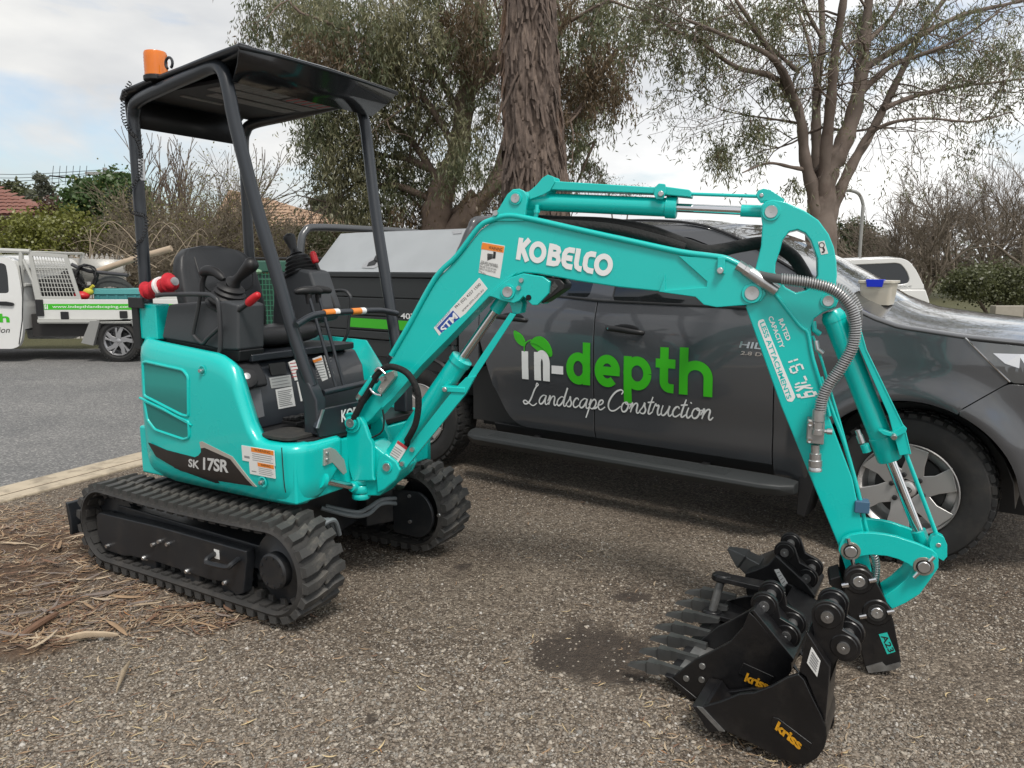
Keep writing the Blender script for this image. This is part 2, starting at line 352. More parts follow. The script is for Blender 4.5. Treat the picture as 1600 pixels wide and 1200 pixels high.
def ground_mat():
    nt = GM.node_tree; N = nt.nodes; L = nt.links; b = N['Principled BSDF']; tc = N.new('ShaderNodeTexCoord')
    v1 = N.new('ShaderNodeTexVoronoi'); v1.inputs['Scale'].default_value = 105; L.new(tc.outputs['Object'], v1.inputs['Vector'])
    hs = N.new('ShaderNodeSeparateColor'); L.new(v1.outputs['Color'], hs.inputs[0])
    r1 = N.new('ShaderNodeValToRGB'); e = r1.color_ramp.elements; e[0].position = 0; e[0].color = (.060, .047, .036, 1); e[1].position = 1; e[1].color = (.38, .335, .28, 1)
    for p, c in ((.35, (.125, .102, .080, 1)), (.7, (.185, .157, .128, 1)), (.92, (.26, .225, .185, 1))): q = e.new(p); q.color = c
    L.new(hs.outputs[0], r1.inputs['Fac'])
    nz = N.new('ShaderNodeTexNoise'); nz.inputs['Scale'].default_value = 1.1; nz.inputs['Detail'].default_value = 7; L.new(tc.outputs['Object'], nz.inputs['Vector'])
    m1 = N.new('ShaderNodeMix'); m1.data_type = 'RGBA'; m1.blend_type = 'MULTIPLY'; m1.inputs['Factor'].default_value = 1
    rp = N.new('ShaderNodeValToRGB'); rp.color_ramp.elements[0].position = .3; rp.color_ramp.elements[0].color = (.62, .56, .50, 1); rp.color_ramp.elements[1].position = .7; rp.color_ramp.elements[1].color = (1.16, 1.13, 1.08, 1); L.new(nz.outputs['Fac'], rp.inputs['Fac'])
    L.new(r1.outputs['Color'], m1.inputs['A']); L.new(rp.outputs['Color'], m1.inputs['B'])
    at = N.new('ShaderNodeAttribute'); at.attribute_name = 'zone'; sp = N.new('ShaderNodeSeparateColor'); L.new(at.outputs['Color'], sp.inputs[0])
    sn = N.new('ShaderNodeTexNoise'); sn.inputs['Scale'].default_value = 40; sn.inputs['Detail'].default_value = 6; L.new(tc.outputs['Object'], sn.inputs['Vector'])
    def soil(c0, c1):
        r = N.new('ShaderNodeValToRGB'); r.color_ramp.elements[0].position = .3; r.color_ramp.elements[0].color = (*c0, 1); r.color_ramp.elements[1].position = .75; r.color_ramp.elements[1].color = (*c1, 1); L.new(sn.outputs['Fac'], r.inputs['Fac']); return r.outputs['Color']
    last = m1.outputs['Result']
    for ch, c0, c1 in ((0, (.034, .025, .019), (.072, .055, .042)), (1, (.06, .036, .022), (.14, .088, .054)), (2, (.05, .055, .022), (.14, .13, .06))):
        mx = N.new('ShaderNodeMix'); mx.data_type = 'RGBA'; L.new(sp.outputs[ch], mx.inputs['Factor']); L.new(last, mx.inputs['A']); L.new(soil(c0, c1), mx.inputs['B']); last = mx.outputs['Result']
    L.new(last, b.inputs['Base Color'])
    ad = N.new('ShaderNodeMath'); ad.operation = 'MULTIPLY_ADD'; ad.inputs[1].default_value = .6; L.new(sn.outputs['Fac'], ad.inputs[0]); L.new(v1.outputs['Distance'], ad.inputs[2])
    bp = N.new('ShaderNodeBump'); bp.inputs['Strength'].default_value = .8; bp.inputs['Distance'].default_value = .012; bp.invert = True; L.new(ad.outputs[0], bp.inputs['Height']); L.new(bp.outputs['Normal'], b.inputs['Normal'])
ground_mat()
gr = np_mesh('ground', V, F, GM, smooth=True); tag(gr, kind='structure')
zc = np.zeros((len(V), 4), np.float32); zc[:, 3] = 1
zc[:, 0] = zone(DIRT, V[:, 0], V[:, 1], 4, .5) * .95; zc[:, 1] = zone(SOIL, V[:, 0], V[:, 1], 5) * .9 + zone(LIT, V[:, 0], V[:, 1], 6) * .35
zc[:, 2] = np.clip((V[:, 1] - 9) / 5, 0, 1)
ca = gr.data.color_attributes.new('zone', 'FLOAT_COLOR', 'POINT'); ca.data.foreach_set('color', zc.ravel())
# road: from the kerb to the far verge
def kp(s, n): p = K0 + KD * s + KN * n; return (float(p[0]), float(p[1]))
ROADM = mat('asphalt', (.13, .13, .13), .88)
def road_mat():
    nt = ROADM.node_tree; N = nt.nodes; L = nt.links; b = N['Principled BSDF']; tc = N.new('ShaderNodeTexCoord')
    v = N.new('ShaderNodeTexVoronoi'); v.inputs['Scale'].default_value = 80; L.new(tc.outputs['Object'], v.inputs['Vector']); hs = N.new('ShaderNodeSeparateColor'); L.new(v.outputs['Color'], hs.inputs[0])
    r = N.new('ShaderNodeValToRGB'); e = r.color_ramp.elements; e[0].color = (.105, .106, .108, 1); e[1].color = (.31, .305, .295, 1); q = e.new(.75); q.color = (.185, .185, .184, 1); L.new(hs.outputs[0], r.inputs['Fac'])
    n = N.new('ShaderNodeTexNoise'); n.inputs['Scale'].default_value = .8; n.inputs['Detail'].default_value = 8; n.inputs['Roughness'].default_value = .65; L.new(tc.outputs['Object'], n.inputs['Vector'])
    rp = N.new('ShaderNodeValToRGB'); rp.color_ramp.elements[0].position = .3; rp.color_ramp.elements[0].color = (.8, .8, .8, 1); rp.color_ramp.elements[1].position = .75; rp.color_ramp.elements[1].color = (1.2, 1.18, 1.14, 1); L.new(n.outputs['Fac'], rp.inputs['Fac'])
    m = N.new('ShaderNodeMix'); m.data_type = 'RGBA'; m.blend_type = 'MULTIPLY'; m.inputs['Factor'].default_value = 1; L.new(r.outputs['Color'], m.inputs['A']); L.new(rp.outputs['Color'], m.inputs['B']); L.new(m.outputs['Result'], b.inputs['Base Color'])
    bp = N.new('ShaderNodeBump'); bp.inputs['Strength'].default_value = .5; bp.inputs['Distance'].default_value = .006; L.new(v.outputs['Distance'], bp.inputs['Height']); L.new(bp.outputs['Normal'], b.inputs['Normal'])
road_mat()
b = MB(); pl_ = [kp(-14, .30), kp(9.6, .30), (1.5, 13.6), (-3, 13.9), (-14, 13.9), (-60, 15), (-60, -8)]
b.add([(x, y, .006) for x, y in pl_], [tuple(range(len(pl_)))]); rd_ = b.build('road', ROADM, angle=0); tag(rd_, kind='structure')
CONC = mat('kerb_concrete', (.46, .39, .29), .85, var=.25, vscale=9, bump=.3, bscale=40, grime=(.10, .08, .06, .85), gscale=5)
kb_ = empty('kerb'); tag(kb_, kind='structure')
rk = random.Random(5); s = -8.
while s < 9:
    L_ = 2.4; b = MB(); j = rk.uniform(-.004, .004)
    for (n0, n1, z1) in ((-.005, .115, .010), (.135, .34, .009)):
        c = [kp(s + .012, n0), kp(s + L_ - .012, n0), kp(s + L_ - .012, n1), kp(s + .012, n1)]; b = MB(); b.prism(c, -.05, z1 + j, 'xy'); b.build('kerb_stone' if n0 < 0 else 'gutter_slab', CONC, kb_, bevel=.012, seg=2)
    s += L_
b = MB(); c = [kp(-8, .112), kp(9, .112), kp(9, .138), kp(-8, .138)]; b.add([(x, y, .0075) for x, y in c], [(0, 1, 2, 3)]); b.build('gutter_dirt', mat('gutter_dirt', (.09, .065, .045), .95, var=.4, vscale=20), kb_, angle=0)

# ------------------------------------------------------------ loose stones
def project_samples(n, x0, x1, y0, y1, rs):
    px = rs.uniform(x0, x1, n); py = rs.uniform(y0, y1, n)
    d = _F[None] + _R[None] * ((px - 800) / FPX)[:, None] + _U[None] * ((600 - py) / FPX)[:, None]; t = -CAM_H / d[:, 2]; P = _C[None] + d * t[:, None]; return P[:, 0], P[:, 1], px, py
rs = np.random.default_rng(11)
def stones(name, n, smin, smax, cols, yr=(640, 1290), keep=None, label=''):
    x, y, px, py = project_samples(n, -120, 1720, *yr, rs)
    ok = (kerb_side(x, y) < -.02) & (y < 6.5)
    dz = zone(DIRT, x, y, 4, .5); sz_ = zone(SOIL, x, y, 5); ok &= rs.random(n) > dz * .86; ok &= rs.random(n) > sz_ * .9; ok &= rs.random(n) > zone(LIT, x, y, 6) * .6
    clump = fbm(x, y, 2.2, 9); ok &= rs.random(n) < np.clip((clump - .22) * 2.6, .12, 1)
    x, y = x[ok], y[ok]; n = len(x); s = np.exp(rs.uniform(np.log(smin), np.log(smax), n)); s = np.maximum(s, np.hypot(x, y) * .0009)
    o = np.array([[1, 0, 0], [-.5, .87, 0], [-.5, -.87, 0], [.1, .1, .75], [.45, .6, .35], [-.8, .1, .3], [.4, -.7, .4]], float)
    tri = np.array([[0, 4, 3], [4, 1, 3], [1, 5, 3], [5, 2, 3], [2, 6, 3], [6, 0, 3], [0, 1, 4], [1, 2, 5], [2, 0, 6]])
    V = o[None] * (1 + rs.uniform(-.35, .35, (n, 7, 3))) * s[:, None, None]; V[:, :, 2] *= rs.uniform(.6, 1.1, (n, 1)); a = rs.uniform(0, 6.28, n); c, sn_ = np.cos(a)[:, None], np.sin(a)[:, None]
    tl_ = rs.uniform(-.4, .4, (n, 2)); V[:, :, 2] += V[:, :, 0] * tl_[:, :1] + V[:, :, 1] * tl_[:, 1:]
    X = V[:, :, 0] * c - V[:, :, 1] * sn_ + x[:, None]; Y = V[:, :, 0] * sn_ + V[:, :, 1] * c + y[:, None]; Z = V[:, :, 2] + (ground_z(x, y) - s * .12)[:, None]
    VV = np.stack([X, Y, Z], -1).reshape(-1, 3); FF = (tri[None] + (np.arange(n) * 7)[:, None, None]).reshape(-1, 3); mi = np.repeat(rs.choice(len(cols), n, p=[w for _, w in cols]), 9)
    ob = np_mesh(name, VV, FF, [m for m, _ in cols], mi); tag(ob, label, 'gravel', kind='stuff'); return ob
G1 = mat('stone_grey', (.26, .228, .19), .9, var=.2, vscale=30); G2 = mat('stone_brown', (.205, .168, .132), .9, var=.2, vscale=30); G3 = mat('stone_light', (.37, .325, .268), .85, var=.2, vscale=30); G4 = mat('stone_dark', (.12, .102, .086), .9); G5 = mat('stone_white', (.46, .43, .39), .8); G6 = mat('stone_cool', (.22, .208, .186), .9)
stones('gravel_stones', 125000, .0028, .0076, [(G1, .34), (G2, .28), (G3, .12), (G4, .17), (G5, .02), (G6, .07)], label='fine grey and brown gravel stones covering the parking area')
stones('larger_gravel_stones', 5200, .006, .0135, [(G1, .30), (G2, .28), (G3, .19), (G4, .12), (G5, .04), (G6, .07)], yr=(900, 1290), label='larger loose stones scattered on the gravel nearest the camera')
# ------------------------------------------------------------ bark strips, twigs and dry leaves
def strips(name, n, dens, lmin, lmax, wmin, wmax, cols, label, yr=(620, 1290), lift=.006, curl=.5, xr=(-150, 1720)):
    x, y, px, py = project_samples(n, *xr, *yr, rs); ok = (rs.random(n) < dens(x, y, px, py)) & (kerb_side(x, y) < .0) & (y < 7)
    x, y = x[ok], y[ok]; n = len(x); L_ = np.exp(rs.uniform(np.log(lmin), np.log(lmax), n)); W_ = rs.uniform(wmin, wmax, n) * np.clip(L_ / lmax * 1.6, .5, 1.3); a = rs.normal(.5, .9, n); k = rs.normal(0, curl, n)
    t = np.linspace(-.5, .5, 5); ang = a[:, None] + k[:, None] * t[None] * 2; st = np.stack([np.cos(ang), np.sin(ang)], -1); C = np.cumsum(st, 1) * (L_ / 5)[:, None, None]; C -= C.mean(1, keepdims=True)
    nr = np.stack([-np.sin(ang), np.cos(ang)], -1); tap = np.array([.25, .85, 1, .8, .2])[None] * rs.uniform(.8, 1.2, (n, 5)); hw = (W_ / 2)[:, None] * tap
    zt = ground_z(x, y)[:, None] + lift * rs.uniform(.3, 2.2, (n, 1)) + (t[None] * rs.normal(0, .10, (n, 1)) + (t ** 2)[None] * rs.uniform(-.10, .22, (n, 1))) * L_[:, None]; zt = np.maximum(zt, ground_z(x, y)[:, None] + .002)
    A_ = C + nr * hw[..., None]; B_ = C - nr * hw[..., None]; V = np.empty((n, 5, 3, 3)); V[:, :, 0, :2] = A_ + np.stack([x, y], -1)[:, None]; V[:, :, 2, :2] = B_ + np.stack([x, y], -1)[:, None]; V[:, :, 1, :2] = C + np.stack([x, y], -1)[:, None]; V[:, :, 0, 2] = zt; V[:, :, 2, 2] = zt + rs.normal(0, .2, (n, 1)) * hw; V[:, :, 1, 2] = zt + hw * .5
    q = []
    for i in range(4):
        for j in range(2): q.append([i * 3 + j, i * 3 + j + 1, i * 3 + j + 4, i * 3 + j + 3])
    F = (np.array(q)[None] + (np.arange(n) * 15)[:, None, None]).reshape(-1, 4); mi = np.repeat(rs.choice(len(cols), n, p=[w for _, w in cols]), 8)
    ob = np_mesh(name, V.reshape(-1, 3), F, [m for m, _ in cols], mi, smooth=True); tag(ob, label, 'litter', kind='stuff'); return ob
T1 = mat('bark_tan', (.30, .20, .12), .85, var=.3, vscale=40); T2 = mat('bark_pale', (.42, .33, .23), .85, var=.25, vscale=40); T3 = mat('bark_brown', (.17, .095, .06), .9, var=.3, vscale=40); T4 = mat('bark_grey', (.19, .155, .135), .9, var=.3, vscale=40); T5 = mat('leaf_straw', (.52, .40, .22), .7, var=.2, vscale=40); T6 = mat('leaf_orange', (.48, .20, .06), .7)
litd = lambda x, y, px, py: np.clip(zone(LIT, x, y, 6), 0, 1)
strips('bark_litter', 24000, lambda x, y, px, py: litd(x, y, px, py) * (.25 + .75 * (fbm(x, y, 5., 17) > .47)), .022, .14, .0025, .0075, [(T1, .32), (T2, .20), (T3, .28), (T4, .20)], 'heap of shredded tan and brown bark left of the tracks', xr=(-150, 560), yr=(740, 1080))
strips('bark_slabs', 300, lambda x, y, px, py: litd(x, y, px, py) * .8, .09, .24, .009, .019, [(T1, .25), (T2, .25), (T3, .2), (T4, .3)], 'long flat strips of bark lying on the shredded bark heap', xr=(-150, 450), yr=(760, 1060), lift=.014, curl=.25)
strips('dry_leaves', 26000, lambda x, y, px, py: .07 + .42 * np.clip(1 - px / 650, 0, 1) + .42 * ((px > 1000) & (py > 1080) & (px < 1330)), .010, .075, .0018, .0058, [(T1, .34), (T2, .30), (T5, .16), (T3, .19), (T6, .01)], 'dry narrow gum leaves and twigs scattered over the gravel', lift=.007, curl=.8)
b = MB(); p0, p1 = at_z(20, 1003, .02), at_z(90, 958, .03); b.tube(catmull([p0, (p0 + p1) / 2 + np.array([.01, 0, .012]), p1], 4), [.006, .010, .013, .014, .015, .014, .013, .012, .007], 7); tag(b.build('stick', T3), 'dark brown stick lying across the bark heap at the left edge', 'stick')
b = MB(); p0, p1 = at_z(80, 1003, .015), at_z(185, 992, .02); b.tube(catmull([p0, (p0 + p1) / 2 + np.array([0, .01, .012]), p1], 4), [.004, .008, .012, .014, .015, .013, .013, .010, .005], 7, flat=.5); tag(b.build('stick', T2), 'pale flat stick in front of the bark heap on the gravel', 'stick')
b = MB(); p0, p1 = at_z(182, 1080, .01), at_z(202, 1035, .02); b.tube([p0, (p0 + p1) / 2 + np.array([0, 0, .012]), p1], [.005, .018, .008], 7, flat=.4); tag(b.build('bark_chip', T2), 'pale split bark chip on the gravel in front of the tracks', 'bark')
# ============================================================ EXCAVATOR
EF = Frame((-1.21, 3.84), .862, -.508)
BF = Frame((-.66, 3.36), .9464, -.3231)
BE = EF.M.inverted() @ BF.M
exc = empty('mini_excavator', EF.M)
tag(exc, 'teal mini excavator with black canopy, rubber tracks and boom reaching over the gravel', 'excavator')
def ey(y, *pts): return [EF.py(px, py, y) for px, py in pts]
def bw(w, *pts): return [BF.py(px, py, w) for px, py in pts]

# ---------------- tracks
BELT = mat('track_belt_rubber', (.030, .029, .028), .75, var=.3, vscale=10, bump=.1, bscale=60, grime=(.085, .075, .065, .5), gscale=5)
RX, RZ, RR = -.575, .235, .165      # idler
SX, SZ, SR = .59, .240, .168       # sprocket
def belt_path(off, n=22):
    r0, r1 = RR + off, SR + off
    pts = []
    for i in range(n + 1):
        a = rad(90 + 180 * i / n); pts.append((RX + r0 * math.cos(a), RZ + r0 * math.sin(a)))
    for i in range(1, 14): t = i / 14; pts.append((RX + (SX - RX) * t, (RZ - r0) * (1 - t) + (SZ - r1) * t))
    for i in range(n + 1):
        a = rad(-90 + 180 * i / n); pts.append((SX + r1 * math.cos(a), SZ + r1 * math.sin(a)))
    for i in range(1, 14): t = i / 14; pts.append((SX + (RX - SX) * t, (SZ + r1) * (1 - t) + (RZ + r0) * t - .012 * math.sin(math.pi * t)))
    return pts
lugm = MB()
for (x0, x1, z0, z1) in [(-.019, .019, 0, .0)]: pass
def lug_mesh(sgn):
    b = MB(); L_ = .116
    # slanted block, tapered to its crown, bent once (chevron)
    ys = [0, L_ * .55, L_]; xs = [0, sgn * .006, sgn * .03]
    rows = []
    for y, dx in zip(ys, xs):
        hw = .0175 if y < L_ * .9 else .014
        rows.append([(dx - hw - .006, y, -.006), (dx - hw, y, .026), (dx + hw, y, .026), (dx + hw + .006, y, -.006)])
    b.grid(rows); b.add(rows[0], [(0, 1, 2, 3)]); b.add(rows[-1], [(3, 2, 1, 0)])
    me = b.mesh('lug', RUBBER, angle=30); return me
LUGS = [lug_mesh(1), lug_mesh(-1)]
def path_at(P, s):
    n = len(P); seg = [math.dist(P[i], P[(i + 1) % n]) for i in range(n)]; tot = sum(seg); s %= tot
    for i in range(n):
        if s <= seg[i]:
            t = s / seg[i]; a, b = P[i], P[(i + 1) % n]
            return (a[0] + (b[0] - a[0]) * t, a[1] + (b[1] - a[1]) * t), math.atan2(b[1] - a[1], b[0] - a[0])
        s -= seg[i]
def track(y0, y1, near):
    ym = (y0 + y1) / 2
    outer, inner = belt_path(.028), belt_path(0.)
    b = MB(); n = len(outer)
    rows = []
    for o, i in zip(outer, inner):
        rows.append([(i[0], y0 + .02, i[1]), (i[0], y0, (i[1] + o[1]) / 2 if False else i[1] + (o[1] - i[1]) * .35), (o[0], y0 + .012, o[1]), (o[0], y1 - .012, o[1]), (i[0] + (o[0] - i[0]) * .35, y1, i[1] + (o[1] - i[1]) * .35), (i[0], y1 - .02, i[1])])
    rows.append(rows[0]); b.grid(rows, closeu=True)
    belt = b.build('track_belt', BELT, exc, angle=50)
    belt['label'] = 'black rubber crawler belt with chunky lugs on the %s side' % ('near' if near else 'far')
    # inner guide teeth
    P = belt_path(-.002); tot = sum(math.dist(P[i], P[(i + 1) % len(P)]) for i in range(len(P)))
    g = MB(); k = 46
    for i in range(k):
        (x, z), a = path_at(P, tot * i / k); R = Matrix.Translation((x, ym, z)) @ Matrix.Rotation(-a, 4, 'Y')
        gm = MB(R); 
        for sy in (-.035, .035): gm.box(-.014, .014, sy - .012, sy + .012, 0, .032)
        gm.box(-.02, .02, -.095, -.05, 0, .008); gm.box(-.02, .02, .05, .095, 0, .008)
        g.v += []; base = len(g.v); g.v += gm.v; g.f += [tuple(q + base for q in f) for f in gm.f]; g.m += gm.m
    tagp = g.build('guide_teeth', BELT, belt, angle=30); tagp['kind'] = 'stuff'
    O = belt_path(.026); tot = sum(math.dist(O[i], O[(i + 1) % len(O)]) for i in range(len(O))); k = 52
    for i in range(k):
        for row in (0, 1):
            (x, z), a = path_at(O, tot * (i + .5 * row) / k)
            # outward normal is +90deg for the clockwise path sense used here
            M = Matrix.Translation((x, y0 + .006 if row == 0 else y1 - .006, z)) @ Matrix.Rotation(-a, 4, 'Y') @ Matrix.Rotation(math.pi, 4, 'X')
            if row == 0: M = M @ Matrix.Scale(-1, 4, (0, 1, 0))
            piece('lug', LUGS[row], belt, M)
    return belt
YN0, YN1 = -.605, -.375
YF0, YF1 = .355, .585
bN = track(YN0, YN1, True); bF = track(YF0, YF1, False)

def track_frame(y_out, sgn, px_near=True):
    """side frame, rollers, idler and drive of one track; sgn=-1 near side"""
    pts = ey(-.565, (153, 805), (158, 800), (250, 822), (387, 860), (388, 872), (383, 926), (372, 930), (350, 908), (330, 905), (250, 878), (207, 868), (195, 868), (166, 858), (155, 835))
    b = MB(); y = y_out
    b.prism(pts, y, y - sgn * .05); b.prism([(RX + .02, .20), (.45, .20), (.45, .31), (RX + .02, .33)], y - sgn * .05, y - sgn * .16)
    fr = b.build('track_frame', CHAR2, exc, bevel=.006)
    # rollers
    for (px, py) in ((237, 886), (304, 904), (363, 923)):
        x, z = EF.py(px, py, -.55); z = .095
        r = MB(); r.lathe([(.0, 0), (.052, 0), (.055, .008), (.055, .05), (.03, .055), (.03, .11), (.055, .115), (.055, .16), (0, .16)], (x, y - sgn * .012, z), (0, -sgn, 0), 24); ro = r.build('track_roller', CHAR2, exc)
        q = MB(); q.lathe([(.0, -.018), (.008, -.018), (.011, -.013), (.011, 0), (.017, .001), (.017, .006), (0, .006)], (x - .01, y - sgn * .004, z + .03), (0, -sgn, 0), 12); q.build('roller_bolt', STEEL, ro)
    # idler
    r = MB(); r.lathe([(0, 0), (.06, 0), (.06, .02), (.15, .03), (.155, .05), (.155, .10), (.15, .12), (0, .12)], (RX, y - sgn * .03, RZ), (0, -sgn, 0), 32); r.build('idler_wheel', CHAR2, exc)
    # drive
    r = MB(); r.lathe([(0, -.012), (.07, -.012), (.078, -.004), (.078, .03), (.10, .04), (.155, .05), (.155, .09), (.1, .1), (0, .1)], (SX + .0, y + sgn * .0, SZ), (0, -sgn, 0), 36)
    dr = r.build('drive_motor', CHAR2, exc)
    for k in range(9):
        a = rad(40 * k); q = MB(); q.lathe([(0, -.004), (.007, -.004), (.0075, .006), (0, .006)], (SX + .062 * math.cos(a), y + sgn * .012, SZ + .062 * math.sin(a)), (0, -sgn, 0), 8); q.build('bolt', CHAR2, dr)
    return fr
CHAR2 = mat('track_frame_paint', (.013, .015, .018), .40, var=.2, vscale=6, rvar=.1, grime=(.06, .052, .044, .4), gscale=7)
frN = track_frame(-.575, -1)
frF = track_frame(.555, 1)
# towing eye, plate bolts, small caution sticker on the near frame
(x0, z0) = EF.py(330, 868, -.58); (x1, z1) = EF.py(372, 878, -.58)
b = MB(); b.tube(catmull([(x0 + .02, -.575, z0 + .012), (x0 + .02, -.615, z0 - .0), (x0 + .04, -.625, z0 - .012), (x1 - .02, -.625, z1 - .012), (x1, -.615, z1 - .0), (x1, -.575, z1 + .012)], 4), .012, 8); b.build('tie_down_loop', CHAR2, frN)
(xs, zs) = EF.py(338, 866, -.58); b = MB(); b.box(xs - .018, xs + .016, -.5775, -.5765, zs - .022, zs + .02); b.build('caution_sticker', OFFWHITE, frN)
for (px, py) in ((239, 851), (249, 846), (168, 853), (262, 850)):
    x, z = EF.py(px, py, -.58); b = MB(); b.lathe([(0, -.014), (.009, -.014), (.010, 0), (0, 0)], (x, -.575, z), (0, 1, 0), 10); b.build('bolt', STEEL, frN)
# black end cover on the far track drive
b = MB(); P = [(SX - .10, .345), (SX - .10, .115)] + arc(SX + .03, SZ - .005, .125, -75, 75, 14); b.prism(P, .325, .345); cv = b.build('drive_guard', CHAR2, exc, bevel=.004)
for (px, py) in ((640, 775), (686, 805), (641, 815)):
    x, z = EF.py(px, py, .325); b = MB(); b.lathe([(0, -.008), (.009, -.008), (.01, 0), (0, 0)], (x, .325, z), (0, 1, 0), 10); b.build('bolt', STEEL, cv)

# ---------------- undercarriage centre and blade
b = MB(); b.prism([(-.34, -.30), (.34, -.30), (.40, 0), (.34, .30), (-.34, .30), (-.4, 0)], .19, .44, 'xy')
b.prism([(-.30, -.37), (-.18, -.37), (-.1, -.2), (-.3, -.2)], .17, .36, 'xy'); b.prism([(.18, -.37), (.5, -.37), (.42, -.2), (.1, -.2)], .17, .36, 'xy')
b.prism([(.18, .35), (.5, .35), (.42, .2), (.1, .2)], .17, .36, 'xy'); b.prism([(-.30, .35), (-.18, .35), (-.1, .2), (-.3, .2)], .17, .36, 'xy')
b.build('undercarriage', CHAR2, exc, bevel=.008)
b = MB(); b.lathe([(.27, 0), (.30, .01), (.30, .05), (.27, .06), (.27, .10)], (0, 0, .42), (0, 0, 1), 40); b.build('slew_ring', BLACKP, exc)
b = MB(); prof = [(x + .045, z) for x, z in [(-.875, .15), (-.868, .19), (-.872, .24), (-.89, .31), (-.91, .315), (-.90, .24), (-.892, .19), (-.895, .145)]]
b.prism(prof, -.61, .60); 
for y in (-.19, .19): b.prism([(-.88, .17), (-.88, .27), (-.3, .33), (-.3, .22)], y - .03, y + .03)
bl = b.build('dozer_blade', CHAR2, exc, bevel=.004)
for dx in (0, .03, .06):    # hydraulic hoses over the frame in front
    pts = [EF.pz(478 + dx * 240, 830, .33), EF.pz(490 + dx * 240, 812, .40), EF.pz(508 + dx * 230, 808, .40), EF.pz(517 + dx * 220, 825, .33)]
    zz = [.30, .375, .385, .30]
    b = MB(); b.tube(catmull([(p[0], p[1], z) for p, z in zip(pts, zz)], 6), .011, 8); b.build('travel_hose', mat('grey_hose', (.16, .18, .19), .5), exc)
for k in range(2):
    b = MB(); b.tube(catmull([(.42, -.12 + .03 * k, .36), (.50, .0 + .03 * k, .30 + .01 * k), (.50, .12, .275 + .03 * k), (.50, .22, .30 + .02 * k), (.51, .34, .27 + .03 * k)], 6), .011, 8); b.build('travel_hose', mat('grey_hose', (.16, .18, .19), .5), exc)

# ---------------- upper structure: wrap-round side cover
def side_path():
    P = []
    for i in range(15):         # tail arc
        a = rad(180 + 44 * i / 14); P.append((.60 * math.cos(a) - .0, .60 * math.sin(a) * 1.0))
    P = P[:-1]
    c0 = P[-1]
    P += [(q.x, q.y) for q in catmull([c0, (-.36, -.465), (-.27, -.487), (-.1, -.492), (.1, -.493), (.3, -.492), (.50, -.488), (.585, -.478), (.63, -.445), (.645, -.40), (.648, -.33), (.648, -.22)], 5)][1:]
    return P
def body_top(x, y):
    if y > -.40 and x > .5: return .755
    if x < .16: return 1.158 - .09 * max(0, (x + .32)) * .9
    if x < .30:
        t = (x - .16) / .14; return 1.119 - .055 * t * t
    if x < .375:
        t = (x - .30) / .075; return 1.064 - .20 * t
    if x < .455:
        t = (x - .375) / .08; return .864 - .104 * (1 - (1 - t) ** 2)
    return .758
def body_bot(x, y):
    if y > -.40 and x > .5: return .505 if y < -.34 else .505 + min(1, (y + .34) / .10) * .12
    if x < -.2: return .50 + .10 * min(1, (-.2 - x) / .35) ** 2
    return .492 + .0 * x
SP = side_path()
def bulge(t): return .018 * (1 - (2 * t - 1) ** 4)
def side_rows(nr=16):
    rows = []
    n = len(SP)
    for i, (x, y) in enumerate(SP):
        a = SP[max(i - 1, 0)]; b_ = SP[min(i + 1, n - 1)]; tx, ty = b_[0] - a[0], b_[1] - a[1]; L_ = math.hypot(tx, ty); nx, ny = ty / L_, -tx / L_
        z0, z1 = body_bot(x, y), body_top(x, y); col = []
        for k in range(nr + 1):
            t = k / nr; z = z0 + (z1 - z0) * t; h = z - .49
            o = .012 * (1 - ((z - .82) / .34) ** 2)               # gentle barrel
            if z < .60: o -= .03 * ((.60 - z) / .11) ** 2           # tuck under at the bottom
            if t > .9 : o -= .022 * ((t - .9) / .1) ** 2 
            col.append((x + nx * o, y + ny * o, z))
        # roll the top edge inwards
        col.append((x - nx * .035, y - ny * .035, z1 + .004)); col.append((x - nx * .06, y - ny * .06, z1 - .012))
        rows.append(col)
    return rows
b = MB(); b.grid(side_rows()); body = b.build('engine_cover', TEAL, exc, angle=60, solid=.012)
def side_y(x, z):
    o = .012 * (1 - ((z - .82) / .34) ** 2)
    if z < .60: o -= .03 * ((.60 - z) / .11) ** 2
    return -.493 - o
def on_side(pts2, off): return lambda x, t, z: (x, side_y(x, z) - (off if t else 0.0005), z)
def side_plate(name, loop, off, m, parent=body, bevel=0, base=.0005):
    b = MB()
    # dense outline so that it follows the barrel
    P = []
    loop = list(loop)
    for i in range(len(loop)):
        a, c = loop[i], loop[(i + 1) % len(loop)]; k = max(1, int(math.dist(a, c) / .04))
        P += [(a[0] + (c[0] - a[0]) * j / k, a[1] + (c[1] - a[1]) * j / k) for j in range(k)]
    b.prism(P, 0, 1, warp=lambda x, t, z: (x, side_y(x, z) - (off if t > .5 else -.004), z)); return b.build(name, m, parent, bevel=bevel)
def side_text(name, s, p00, p10, p01, off, m, parent=body, **k):
    """p00 lower left, p10 lower right, p01 upper left in (x,z)"""
    b = MB(); V, F, _ = text_mesh(s, **k)
    def fn(u, v):
        x = p00[0] + (p10[0] - p00[0]) * u + (p01[0] - p00[0]) * v; z = p00[1] + (p10[1] - p00[1]) * u + (p01[1] - p00[1]) * v
        return (x, side_y(x, z) - off, z)
    b.add([fn(v[0], v[1]) for v in V], F); return b.build(name, m, parent, angle=0, fix=False)
